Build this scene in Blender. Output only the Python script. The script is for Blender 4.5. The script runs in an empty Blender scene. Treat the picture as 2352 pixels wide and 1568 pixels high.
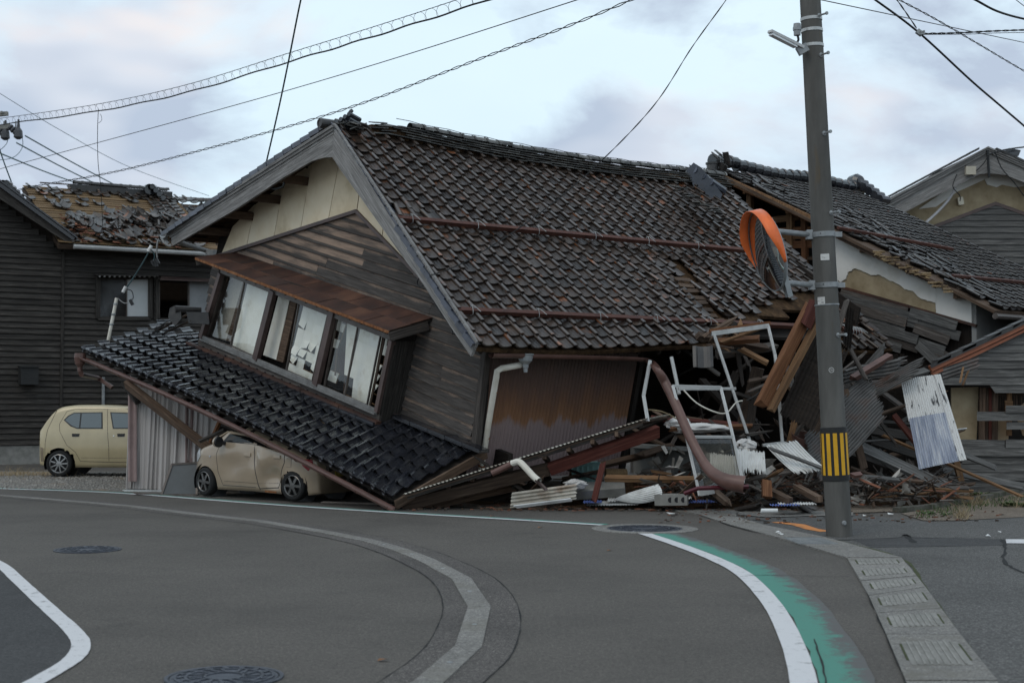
import bpy, math, random
from mathutils import Vector, Matrix
random.seed(7)
R = math.radians
C = bpy.context.scene.collection
sc = bpy.context.scene

# ------------------------------------------------------------------ camera
F = 3267.0                      # focal length in units of a 2352 px wide frame (50 mm on 36 mm)
TH = math.atan(134 / F)         # camera looks up a little
CAMZ = 1.6
cd = bpy.data.cameras.new('camera'); cam = bpy.data.objects.new('camera', cd); C.objects.link(cam)
cam.location = (0, 0, CAMZ); cam.rotation_euler = (math.pi / 2 + TH, 0, 0)
cd.lens = 50; cd.sensor_width = 36; cd.clip_end = 3000
cd.dof.use_dof = True; cd.dof.focus_distance = 20.5; cd.dof.aperture_fstop = 2.8
sc.camera = cam

# ------------------------------------------------------------------ sky, sun, exposure
SUN_EL, SUN_AZ = R(50), R(215)     # soft sun behind thin cloud, behind and left of the camera
w = bpy.data.worlds.new('World'); sc.world = w; w.use_nodes = True
nt = w.node_tree; nt.nodes.clear()
def wn(t, **k):
    n = nt.nodes.new(t)
    for a, b in k.items(): setattr(n, a, b)
    return n
out = wn('ShaderNodeOutputWorld')
sky = wn('ShaderNodeTexSky', sky_type='NISHITA', sun_disc=False)
sky.sun_elevation = SUN_EL; sky.sun_rotation = SUN_AZ; sky.air_density = 1.0; sky.dust_density = 1.5; sky.ozone_density = 1.0
bg_sky = wn('ShaderNodeBackground'); bg_sky.inputs[1].default_value = 0.11
nt.links.new(sky.outputs[0], bg_sky.inputs[0])
tc = wn('ShaderNodeTexCoord')
mp = wn('ShaderNodeMapping'); mp.inputs['Scale'].default_value = (1.0, 1.0, 2.6); mp.inputs['Location'].default_value = (0.55, 0.2, 0.75)
nt.links.new(tc.outputs['Generated'], mp.inputs[0])
def noise(scale, detail, rough, src=mp, dist=0.0):
    n = wn('ShaderNodeTexNoise'); n.inputs['Scale'].default_value = scale; n.inputs['Detail'].default_value = detail
    n.inputs['Roughness'].default_value = rough; n.inputs['Distortion'].default_value = dist
    nt.links.new(src.outputs[0], n.inputs['Vector']); return n
def ramp(src, stops, sock=0):
    r = wn('ShaderNodeValToRGB'); e = r.color_ramp.elements
    while len(e) < len(stops): e.new(0.5)
    for i, (p, c) in enumerate(stops):
        e[i].position = p; e[i].color = (c, c, c, 1) if not isinstance(c, tuple) else (*c, 1)
    nt.links.new(src.outputs[sock], r.inputs[0]); return r
# thin high veil over the blue, then darker broken cumulus in lilac grey and faint pink
n_veil = noise(2.2, 4, 0.5); r_veil = ramp(n_veil, [(0.3, 0.78), (0.72, 0.97)])
bg_veil = wn('ShaderNodeBackground'); bg_veil.inputs[0].default_value = (0.74, 0.90, 1.0, 1); bg_veil.inputs[1].default_value = 1.10
mix1 = wn('ShaderNodeMixShader'); nt.links.new(r_veil.outputs[0], mix1.inputs[0])
nt.links.new(bg_sky.outputs[0], mix1.inputs[1]); nt.links.new(bg_veil.outputs[0], mix1.inputs[2])
mp2 = wn('ShaderNodeMapping'); mp2.inputs['Scale'].default_value = (1.0, 1.0, 2.0); mp2.inputs['Location'].default_value = (7.73, 5.5, 1.19)
nt.links.new(tc.outputs['Generated'], mp2.inputs[0])
n_cl = noise(4.2, 9, 0.56, mp2, 0.25); r_cl = ramp(n_cl, [(0.465, 0.0), (0.585, 0.95)])
n_col = noise(4.2, 3, 0.5, mp); r_col = ramp(n_col, [(0.46, (0.46, 0.54, 0.67)), (0.57, (0.66, 0.71, 0.80)), (0.69, (0.97, 0.88, 0.84))])
bg_cl = wn('ShaderNodeBackground'); nt.links.new(r_col.outputs[0], bg_cl.inputs[0]); bg_cl.inputs[1].default_value = 1.08
mix2 = wn('ShaderNodeMixShader'); nt.links.new(r_cl.outputs[0], mix2.inputs[0])
nt.links.new(mix1.outputs[0], mix2.inputs[1]); nt.links.new(bg_cl.outputs[0], mix2.inputs[2])
nt.links.new(mix2.outputs[0], out.inputs[0])
sd = bpy.data.lights.new('sun', 'SUN'); sun = bpy.data.objects.new('sun', sd); C.objects.link(sun)
sd.energy = 0.5; sd.angle = R(25); sd.color = (1.0, 0.90, 0.76)
sdir = Vector((math.sin(SUN_AZ) * math.cos(SUN_EL), math.cos(SUN_AZ) * math.cos(SUN_EL), math.sin(SUN_EL)))
sun.rotation_euler = sdir.to_track_quat('Z', 'Y').to_euler(); sun.location = (-20, -30, 40)
sc.view_settings.view_transform = 'Standard'; sc.view_settings.look = 'None'
sc.view_settings.exposure = 0.0; sc.view_settings.gamma = 1.0; sc.view_settings.use_curve_mapping = False
sc.render.engine = 'CYCLES'; sc.cycles.use_denoising = True
sc.cycles.max_bounces = 8; sc.cycles.diffuse_bounces = 3; sc.cycles.glossy_bounces = 3; sc.cycles.transmission_bounces = 6
sc.cycles.transparent_max_bounces = 12

# ------------------------------------------------------------------ photo measurements -> world
def V(*a): return Vector(a)
CAM = V(0, 0, CAMZ)
def ray(x, y):
    cx = (x - 1176) / F; cy = (784 - y) / F
    return V(cx, math.cos(TH) - math.sin(TH) * cy, math.sin(TH) + math.cos(TH) * cy)
def P(x, y, d): r = ray(x, y); return CAM + r * (d / r.y)          # at depth d
def G(x, y, z=0.0): r = ray(x, y); return CAM + r * ((z - CAMZ) / r.z)   # on the ground
def HIT(x, y, o, n): r = ray(x, y); return CAM + r * ((o - CAM).dot(n) / r.dot(n))
def proj(p):
    q = p - CAM; cy = -math.sin(TH) * q.y + math.cos(TH) * q.z; cz = math.cos(TH) * q.y + math.sin(TH) * q.z
    return 1176 + F * q.x / cz, 784 - F * cy / cz
def lerp(a, b, t): return a + (b - a) * t

# ------------------------------------------------------------------ materials
MATS = {}
def newmat(name):
    m = bpy.data.materials.new(name); m.use_nodes = True; MATS[name] = m
    t = m.node_tree; b = t.nodes['Principled BSDF']
    return m, t, b
def col4(c): return (c[0], c[1], c[2], 1)
def _coords(t, coord, stretch, rnd=True, isl=True):
    tc = t.nodes.new('ShaderNodeTexCoord'); mp = t.nodes.new('ShaderNodeMapping')
    mp.inputs['Scale'].default_value = stretch
    t.links.new(tc.outputs[coord], mp.inputs[0])
    if rnd:
        oi = t.nodes.new('ShaderNodeObjectInfo'); gi = t.nodes.new('ShaderNodeNewGeometry')
        ad = t.nodes.new('ShaderNodeMath'); ad.operation = 'ADD'
        t.links.new(oi.outputs['Random'], ad.inputs[0]); ad.inputs[1].default_value = 0
        if isl: t.links.new(gi.outputs['Random Per Island'], ad.inputs[1])
        mu = t.nodes.new('ShaderNodeMath'); mu.operation = 'MULTIPLY'; mu.inputs[1].default_value = 47.0
        t.links.new(ad.outputs[0], mu.inputs[0])
        va = t.nodes.new('ShaderNodeVectorMath'); va.operation = 'ADD'
        t.links.new(mp.outputs[0], va.inputs[0]); t.links.new(mu.outputs[0], va.inputs[1])
        return va, ad
    return mp, None
def _noise(t, src, scale, detail=6, rough=.6, dist=0):
    n = t.nodes.new('ShaderNodeTexNoise'); n.inputs['Scale'].default_value = scale; n.inputs['Detail'].default_value = detail
    n.inputs['Roughness'].default_value = rough; n.inputs['Distortion'].default_value = dist
    t.links.new(src.outputs[0], n.inputs['Vector']); return n
def _ramp(t, src, stops, sock=0):
    r = t.nodes.new('ShaderNodeValToRGB'); e = r.color_ramp.elements
    while len(e) < len(stops): e.new(.5)
    for i, (p, c) in enumerate(stops):
        e[i].position = p; e[i].color = col4(c) if isinstance(c, (tuple, list)) else (c, c, c, 1)
    t.links.new(src.outputs[sock], r.inputs[0]); return r
def _mix(t, fac, a, b, mode='MIX'):
    m = t.nodes.new('ShaderNodeMix'); m.data_type = 'RGBA'; m.blend_type = mode
    if isinstance(fac, (int, float)): m.inputs[0].default_value = fac
    else: t.links.new(fac, m.inputs[0])
    for i, x in ((6, a), (7, b)):
        if isinstance(x, (tuple, list)): m.inputs[i].default_value = col4(x)
        else: t.links.new(x, m.inputs[i])
    return m.outputs[2]
def M(name, cols, scale=4, stretch=(1, 1, 1), rough=.75, bump=.15, bscale=None, coord='Object', rnd=.25, metal=0, spec=.4,
      detail=7, fleck=None, rvar=.12, dist=0, isl=True):
    """general weathered surface: a ramp of real colours over noise, per-piece tint, bump"""
    m, t, b = newmat(name)
    src, r = _coords(t, coord, stretch, True, isl)
    n = _noise(t, src, scale, detail, .62, dist)
    k = len(cols); lo, hi = .32, .68
    rp = _ramp(t, n, [(lo + (hi - lo) * i / max(1, k - 1), c) for i, c in enumerate(cols)])
    colour = rp.outputs[0]
    if fleck:
        fc, fs, f0, f1 = fleck
        n2 = _noise(t, src, fs, 5, .6); r2 = _ramp(t, n2, [(f0, 0.0), (f1, 1.0)])
        colour = _mix(t, r2.outputs[0], colour, fc)
    if rnd:
        fr = t.nodes.new('ShaderNodeMath'); fr.operation = 'FRACT'; mm = t.nodes.new('ShaderNodeMath'); mm.operation = 'MULTIPLY'; mm.inputs[1].default_value = 7.31
        t.links.new(r.outputs[0], mm.inputs[0]); t.links.new(mm.outputs[0], fr.inputs[0])
        hs = t.nodes.new('ShaderNodeHueSaturation')
        mr = t.nodes.new('ShaderNodeMapRange'); mr.inputs[3].default_value = 1 - rnd; mr.inputs[4].default_value = 1 + rnd
        t.links.new(fr.outputs[0], mr.inputs[0]); t.links.new(mr.outputs[0], hs.inputs['Value']); t.links.new(colour, hs.inputs['Color'])
        colour = hs.outputs[0]
    t.links.new(colour, b.inputs['Base Color'])
    nr = t.nodes.new('ShaderNodeMapRange'); nr.inputs[3].default_value = max(.02, rough - rvar); nr.inputs[4].default_value = min(1, rough + rvar)
    t.links.new(n.outputs[0], nr.inputs[0]); t.links.new(nr.outputs[0], b.inputs['Roughness'])
    b.inputs['Metallic'].default_value = metal; b.inputs['Specular IOR Level'].default_value = spec
    if bump:
        bn = _noise(t, src, bscale or scale * 4, 6, .65); bp = t.nodes.new('ShaderNodeBump'); bp.inputs['Strength'].default_value = bump
        bp.inputs['Distance'].default_value = .02
        t.links.new(bn.outputs[0], bp.inputs['Height']); t.links.new(bp.outputs[0], b.inputs['Normal'])
    return m
def wood(name, dark, mid, light, fresh=None, amt=(.60, .72), rnd=.28, rough=.85, band=None):
    """weathered timber, grain along u of the UV map"""
    m, t, b = newmat(name)
    src, r = _coords(t, 'UV', (.9, 16, 1))
    n = _noise(t, src, 2.2, 9, .68, .6)
    rp = _ramp(t, n, [(.3, dark), (.5, mid), (.7, light)])
    colour = rp.outputs[0]
    s2, _ = _coords(t, 'UV', (.9, 2.2, 1) if band else (1.4, 5, 1)); n2 = _noise(t, s2, 1.6, 6, .65)
    if fresh:
        if band:      # the strip under each lap stays fresh
            tu = t.nodes.new('ShaderNodeTexCoord'); su = t.nodes.new('ShaderNodeSeparateXYZ'); t.links.new(tu.outputs['UV'], su.inputs[0])
            mb_ = t.nodes.new('ShaderNodeMapRange'); mb_.inputs[1].default_value = band[0]; mb_.inputs[2].default_value = band[1]; mb_.inputs[3].default_value = -.30; mb_.inputs[4].default_value = .20; t.links.new(su.outputs[1], mb_.inputs[0])
            ab = t.nodes.new('ShaderNodeMath'); ab.operation = 'ADD'; t.links.new(n2.outputs[0], ab.inputs[0]); t.links.new(mb_.outputs[0], ab.inputs[1]); n2 = ab
        r2 = _ramp(t, n2, [(amt[0], 0.0), (amt[1], 1.0)]); colour = _mix(t, r2.outputs[0], colour, fresh)
    s3, _ = _coords(t, 'UV', (1.1, 60, 1)); n3 = _noise(t, s3, 2.0, 4, .6, .3); r3 = _ramp(t, n3, [(.35, .68), (.55, 1.0)])
    colour = _mix(t, .8, colour, r3.outputs[0], 'MULTIPLY')
    fr = t.nodes.new('ShaderNodeMath'); fr.operation = 'FRACT'; mm = t.nodes.new('ShaderNodeMath'); mm.operation = 'MULTIPLY'; mm.inputs[1].default_value = 7.31
    t.links.new(r.outputs[0], mm.inputs[0]); t.links.new(mm.outputs[0], fr.inputs[0])
    hs = t.nodes.new('ShaderNodeHueSaturation'); mr = t.nodes.new('ShaderNodeMapRange'); mr.inputs[3].default_value = 1 - rnd; mr.inputs[4].default_value = 1 + rnd
    t.links.new(fr.outputs[0], mr.inputs[0]); t.links.new(mr.outputs[0], hs.inputs['Value']); t.links.new(colour, hs.inputs['Color'])
    t.links.new(hs.outputs[0], b.inputs['Base Color']); b.inputs['Roughness'].default_value = rough; b.inputs['Specular IOR Level'].default_value = .3
    bp = t.nodes.new('ShaderNodeBump'); bp.inputs['Strength'].default_value = .45; bp.inputs['Distance'].default_value = .012
    t.links.new(n3.outputs[0], bp.inputs['Height']); t.links.new(bp.outputs[0], b.inputs['Normal'])
    return m
def flat(name, c, rough=.6, metal=0, spec=.4, **k):
    return M(name, [tuple(x * .85 for x in c), c, tuple(min(1, x * 1.12) for x in c)], rough=rough, metal=metal, spec=spec, **k)
def tilemat(name, cols, rust, amt, rough, rnd, spec=.5):
    m = M(name, cols, scale=3.5, rough=rough, bump=.06, bscale=30, rnd=rnd, spec=spec, fleck=(rust, 2.3, amt[0], amt[1]), rvar=.12)
    return m
tile_brown = tilemat('tile_brown', [(.017, .0125, .0105), (.033, .0235, .0185), (.060, .042, .032)], (.16, .058, .023), (.60, .69), .30, .55, .6)
tile_black = tilemat('tile_black', [(.012, .013, .017), (.019, .020, .025), (.034, .034, .036)], (.06, .045, .02), (.72, .88), .17, .25, .7)
tile_grey = tilemat('tile_grey', [(.016, .015, .015), (.032, .029, .028), (.060, .055, .050)], (.22, .075, .035), (.66, .75), .38, .40)
tile_clay = flat('tile_clay', (.17, .068, .040), .9)
ridge_grey = tilemat('ridge_grey', [(.028, .028, .027), (.075, .073, .068), (.20, .195, .18)], (.2, .2, .18), (.62, .75), .55, .45)
wood_grey = wood('wood_grey', (.032, .028, .026), (.080, .068, .060), (.165, .145, .130), (.36, .215, .140), (.62, .76))
wood_clap = wood('wood_clap', (.036, .032, .030), (.066, .058, .053), (.125, .112, .102), (.31, .222, .168), (.50, .76), band=(.075, .165), rnd=.12)
wood_barge = wood('wood_barge', (.105, .100, .096), (.215, .206, .198), (.37, .36, .35), None, rnd=.10)
wood_black = wood('wood_black', (.018, .0155, .014), (.041, .036, .032), (.092, .082, .073), (.17, .15, .13), (.68, .82), rnd=.18)
wood_shed = wood('wood_shed', (.045, .044, .043), (.105, .102, .098), (.22, .215, .205), (.24, .19, .15), (.70, .85), rnd=.18)
wood_fresh = wood('wood_fresh', (.075, .040, .020), (.17, .092, .046), (.30, .18, .09), None, rnd=.3)
wood_brown = wood('wood_brown', (.032, .020, .014), (.078, .050, .034), (.15, .105, .075), (.28, .17, .09), (.68, .80), rnd=.45)
wood_red = wood('wood_red', (.045, .012, .009), (.085, .022, .015), (.15, .055, .04), (.07, .05, .04), (.62, .74), rnd=.1)
wood_orange = wood('wood_orange', (.085, .036, .017), (.145, .062, .028), (.23, .115, .058), None, rnd=.2)
wood_dark = wood('wood_dark', (.008, .006, .005), (.018, .013, .010), (.035, .026, .020), None, rnd=.3)  # near black for interiors: the shade of the cavities is put into the colour
wood_deck = wood('wood_deck', (.09, .055, .026), (.165, .105, .052), (.25, .165, .088), (.07, .05, .035), (.60, .76), rnd=.2)
tile_left = tilemat('tile_left', [(.024, .020, .018), (.052, .043, .037), (.095, .080, .068)], (.22, .085, .04), (.60, .70), .36, .45)
plaster_cream = M('plaster_cream', [(.66, .54, .37), (.78, .66, .48), (.82, .72, .55)], 1.4, rough=.9, bump=.04, rnd=.03, fleck=((.46, .35, .20), 1.1, .56, .78), spec=.2)
plaster_white = M('plaster_white', [(.62, .60, .55), (.72, .70, .66), (.78, .76, .72)], 1.2, rough=.9, bump=.05, rnd=.02, fleck=((.52, .46, .36), .9, .60, .8), spec=.2, isl=False)
mud = M('mud_wall', [(.25, .195, .12), (.32, .255, .165), (.38, .31, .205)], 3, rough=.95, bump=.3, rnd=.06, spec=.1)
mud_dark = M('mud_bed', [(.030, .018, .011), (.06, .036, .02), (.11, .066, .036)], 8, rough=1, bump=.6, rnd=.1, spec=.1)
rust_roof = M('rusty_sheet', [(.040, .022, .018), (.072, .034, .024), (.115, .055, .034)], 2.0, rough=.62, bump=.08, rnd=.22, spec=.35, fleck=((.030, .022, .02), .9, .50, .72))
rust_edge = M('rust', [(.10, .035, .014), (.22, .085, .03), (.30, .15, .07)], 14, rough=.9, bump=.4, rnd=.1)
bar_rust = M('rusty_bar', [(.040, .014, .010), (.075, .025, .016), (.095, .036, .023)], 5, rough=.7, bump=.1, rnd=.1)
metal_brown = M('brown_metal', [(.055, .036, .032), (.085, .056, .050), (.11, .075, .066)], 3, rough=.45, bump=.04, rnd=.12, spec=.4)
gutter_brown = M('brown_plastic_gutter', [(.085, .046, .037), (.125, .066, .054), (.155, .088, .074)], 3, rough=.38, bump=.02, rnd=.05)
alu = M('aluminium', [(.36, .36, .35), (.46, .46, .45), (.54, .54, .53)], 6, rough=.42, bump=.03, rnd=.08, metal=.45)
alu_dark = M('bronze_aluminium', [(.07, .058, .050), (.105, .088, .078), (.14, .12, .108)], 5, rough=.45, bump=.03, rnd=.1, metal=.3)
galv = M('galvanised_steel', [(.20, .21, .215), (.28, .29, .295), (.34, .35, .35)], 9, rough=.5, bump=.05, rnd=.06, metal=.4)
pvc = M('ivory_pvc', [(.52, .48, .41), (.62, .585, .51), (.68, .65, .585)], 3, rough=.42, bump=.03, rnd=.05, fleck=((.33, .17, .06), 2.6, .70, .78))
white_sheet = M('white_sheet', [(.52, .51, .49), (.66, .66, .64), (.74, .74, .73)], 4, rough=.5, bump=.05, rnd=.08, fleck=((.17, .16, .15), 7, .66, .70))
cream_sheet = M('cream_sheet', [(.36, .31, .25), (.52, .48, .41), (.60, .57, .51)], 2.2, rough=.6, bump=.05, rnd=.08, fleck=((.16, .075, .03), 2.4, .56, .74))
grey_sheet = M('grey_rusted_sheet', [(.055, .050, .047), (.115, .110, .105), (.19, .185, .18)], 2.0, rough=.6, bump=.08, rnd=.12, metal=.2, fleck=((.12, .065, .045), 2.0, .54, .7))
blue_sheet = M('blue_sheet', [(.07, .11, .32), (.10, .15, .40), (.15, .21, .46)], 6, rough=.5, bump=.03, rnd=.05)
black_pl = flat('black_plastic', (.012, .012, .013), .45, rnd=.1, bump=.02)
cable_m = flat('cable_black', (.010, .011, .012), .6, rnd=0, bump=0)
cable_teal = flat('cable_teal', (.018, .05, .055), .55, rnd=0, bump=0)
cable_far = flat('cable_grey', (.16, .22, .235), .7, rnd=0, bump=0)
concrete = M('concrete', [(.17, .165, .15), (.235, .228, .21), (.29, .28, .26)], 5, rough=.9, bump=.25, bscale=60, rnd=.08, spec=.2, fleck=((.07, .066, .058), 3, .64, .8))
conc_pole = M('pole_concrete', [(.080, .077, .071), (.108, .104, .097), (.142, .137, .128)], 1.6, stretch=(3, 3, .5), rough=.92, bump=.2, bscale=90, rnd=0, spec=.15, fleck=((.12, .092, .06), 2.4, .64, .76))
rubber = flat('rubber', (.012, .012, .012), .85, rnd=.05, bump=.03)
alloy = flat('alloy', (.34, .335, .33), .32, metal=.85, rnd=.03, bump=0)
alloy_dark = flat('alloy_dark', (.15, .145, .14), .32, metal=.85, rnd=.03, bump=0)
chrome = flat('chrome', (.6, .6, .6), .12, metal=1, rnd=0, bump=0)
paper = M('shoji_paper', [(.70, .66, .56), (.80, .77, .68), (.84, .81, .74)], 2, rough=.95, bump=.05, rnd=.05, spec=.1, fleck=((.45, .36, .24), 1.6, .62, .8))
sandwall = M('sand_plaster', [(.34, .30, .25), (.40, .36, .30), (.45, .40, .34)], 30, rough=1, bump=.3, rnd=.03, spec=.1)
orange_pl = flat('orange_hood', (.78, .155, .035), .42, rnd=0, bump=.01)
black_st = flat('black_reflective', (.014, .014, .014), .6, rnd=0, bump=.02)
yellow_st = flat('yellow_reflective', (.62, .33, .012), .5, rnd=0, bump=.02)
teal_pl = flat('teal_plastic', (.20, .36, .35), .45, rnd=.05, bump=.02)
red_pl = flat('maroon_metal', (.085, .015, .022), .4, rnd=.05, bump=.03)
wicker = M('wicker', [(.10, .06, .03), (.19, .12, .06), (.28, .19, .10)], 50, stretch=(1, 1, 2), rough=.9, bump=.7, rnd=.05)
white_bag = flat('white_plastic_film', (.62, .60, .58), .4, rnd=.05, bump=.25, bscale=18)
green_leaf = M('weed_leaf', [(.022, .040, .010), (.045, .080, .018), (.08, .12, .032)], 8, rough=.7, bump=.1, rnd=.3)
straw = M('dry_straw', [(.16, .12, .07), (.26, .20, .12), (.36, .29, .18)], 8, rough=.95, bump=.1, rnd=.3)
screen_m = flat('window_screen', (.085, .090, .092), .75, rnd=0, bump=.15, bscale=160)
white_lbl = flat('white_plate', (.62, .61, .59), .5, rnd=0, bump=.01)
ink = flat('ink', (.03, .03, .035), .7, rnd=0, bump=0)
redlens = flat('red_lens', (.20, .006, .012), .18, rnd=0, bump=0)
box_grey = flat('grey_meter_box', (.022, .022, .022), .6, rnd=0, bump=.02)
fridge_m = M('grimy_white_metal', [(.10, .10, .095), (.20, .20, .19), (.30, .30, .285)], 1.6, rough=.5, bump=.05, rnd=.05)
manhole_m = M('cast_iron', [(.030, .033, .042), (.055, .060, .075), (.095, .102, .122)], 12, rough=.5, bump=.2, rnd=.1, metal=.5)

def glassmat(name, tint, alpha, rough=.03):
    m, t, b = newmat(name)
    tr = t.nodes.new('ShaderNodeBsdfTransparent'); tr.inputs[0].default_value = col4(tint)
    gl = t.nodes.new('ShaderNodeBsdfGlossy'); gl.inputs['Roughness'].default_value = rough; gl.inputs[0].default_value = (1, 1, 1, 1)
    fr = t.nodes.new('ShaderNodeFresnel'); fr.inputs[0].default_value = 1.5
    ad = t.nodes.new('ShaderNodeMath'); ad.operation = 'ADD'; ad.inputs[1].default_value = alpha; ad.use_clamp = True
    t.links.new(fr.outputs[0], ad.inputs[0])
    ge = t.nodes.new('ShaderNodeNewGeometry'); fb = t.nodes.new('ShaderNodeMath'); fb.operation = 'SUBTRACT'; fb.use_clamp = True
    t.links.new(ad.outputs[0], fb.inputs[0]); t.links.new(ge.outputs['Backfacing'], fb.inputs[1])
    mx = t.nodes.new('ShaderNodeMixShader'); t.links.new(fb.outputs[0], mx.inputs[0]); t.links.new(tr.outputs[0], mx.inputs[1]); t.links.new(gl.outputs[0], mx.inputs[2])
    t.links.new(mx.outputs[0], t.nodes['Material Output'].inputs[0]); return m
glass = glassmat('window_glass', (.97, .98, .98), .015)
glass_dark = glassmat('tinted_glass', (.18, .20, .20), .03)
glass_dusty = glassmat('dusty_glass', (.70, .68, .64), .03, .25)
mirror_m, t_, b_ = newmat('mirror'); b_.inputs['Metallic'].default_value = 1; b_.inputs['Roughness'].default_value = .03; b_.inputs['Base Color'].default_value = (.62, .63, .63, 1)
def carpaint(name, c):
    m, t, b = newmat(name); src, _ = _coords(t, 'Object', (1, 1, 1), False)
    n = _noise(t, src, 2.5, 6, .6); rp = _ramp(t, n, [(.35, tuple(x * .88 for x in c)), (.65, c)])
    t.links.new(rp.outputs[0], b.inputs['Base Color']); b.inputs['Roughness'].default_value = .32
    b.inputs['Coat Weight'].default_value = .7; b.inputs['Coat Roughness'].default_value = .08; b.inputs['Metallic'].default_value = .08
    return m
paint_cream = carpaint('cream_car_paint', (.49, .405, .245))
paint_beige = carpaint('beige_car_paint', (.335, .262, .185))
m, t, b = newmat('curtain_cloth'); curtain_m = m
b.inputs['Base Color'].default_value = (.38, .355, .34, 1); b.inputs['Roughness'].default_value = .95
m, t, b = newmat('corrugated_clear'); clear_sheet = m          # weathered translucent sheet
src, _ = _coords(t, 'UV', (9, .8, 1), False); n = _noise(t, src, 1.6, 6, .6)
rp = _ramp(t, n, [(.36, (.27, .30, .38)), (.52, (.42, .45, .52)), (.66, (.62, .63, .65))])
t.links.new(rp.outputs[0], b.inputs['Base Color']); b.inputs['Roughness'].default_value = .35
m, t, b = newmat('corrugated_white_worn'); worn_white = m
src, _ = _coords(t, 'UV', (6, 1.1, 1), False); n = _noise(t, src, 2.3, 5, .55)
rp = _ramp(t, n, [(.585, (.70, .695, .68)), (.625, (.09, .09, .095))]); t.links.new(rp.outputs[0], b.inputs['Base Color']); b.inputs['Roughness'].default_value = .55
# corrugated brown wall: mauve paint below, rust run over it in tongues, eave shade put into the colour as a dark top (v = metres up the sheet)
m, t, b = newmat('rust_and_shade_wall'); rust_shade_wall = m
tcn = t.nodes.new('ShaderNodeTexCoord'); sp = t.nodes.new('ShaderNodeSeparateXYZ'); t.links.new(tcn.outputs['UV'], sp.inputs[0])
mpn = t.nodes.new('ShaderNodeMapping'); mpn.inputs['Scale'].default_value = (2.2, .35, 1); t.links.new(tcn.outputs['UV'], mpn.inputs[0])
n1 = _noise(t, mpn, 1.5, 6, .62); sc1 = t.nodes.new('ShaderNodeMath'); sc1.operation = 'MULTIPLY_ADD'; sc1.inputs[1].default_value = 1.05; sc1.inputs[2].default_value = -.52
t.links.new(n1.outputs[0], sc1.inputs[0]); ad1 = t.nodes.new('ShaderNodeMath'); ad1.operation = 'ADD'
t.links.new(sp.outputs[1], ad1.inputs[0]); t.links.new(sc1.outputs[0], ad1.inputs[1])
mr1 = t.nodes.new('ShaderNodeMapRange'); mr1.inputs[1].default_value = 0; mr1.inputs[2].default_value = 2.0; t.links.new(ad1.outputs[0], mr1.inputs[0])
rp = _ramp(t, mr1, [(.44, (.25, .185, .178)), (.485, (.22, .105, .048)), (.60, (.16, .076, .040)), (.76, (.105, .056, .040)), (.95, (.075, .046, .038))])
t.links.new(rp.outputs[0], b.inputs['Base Color']); b.inputs['Roughness'].default_value = .6

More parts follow.
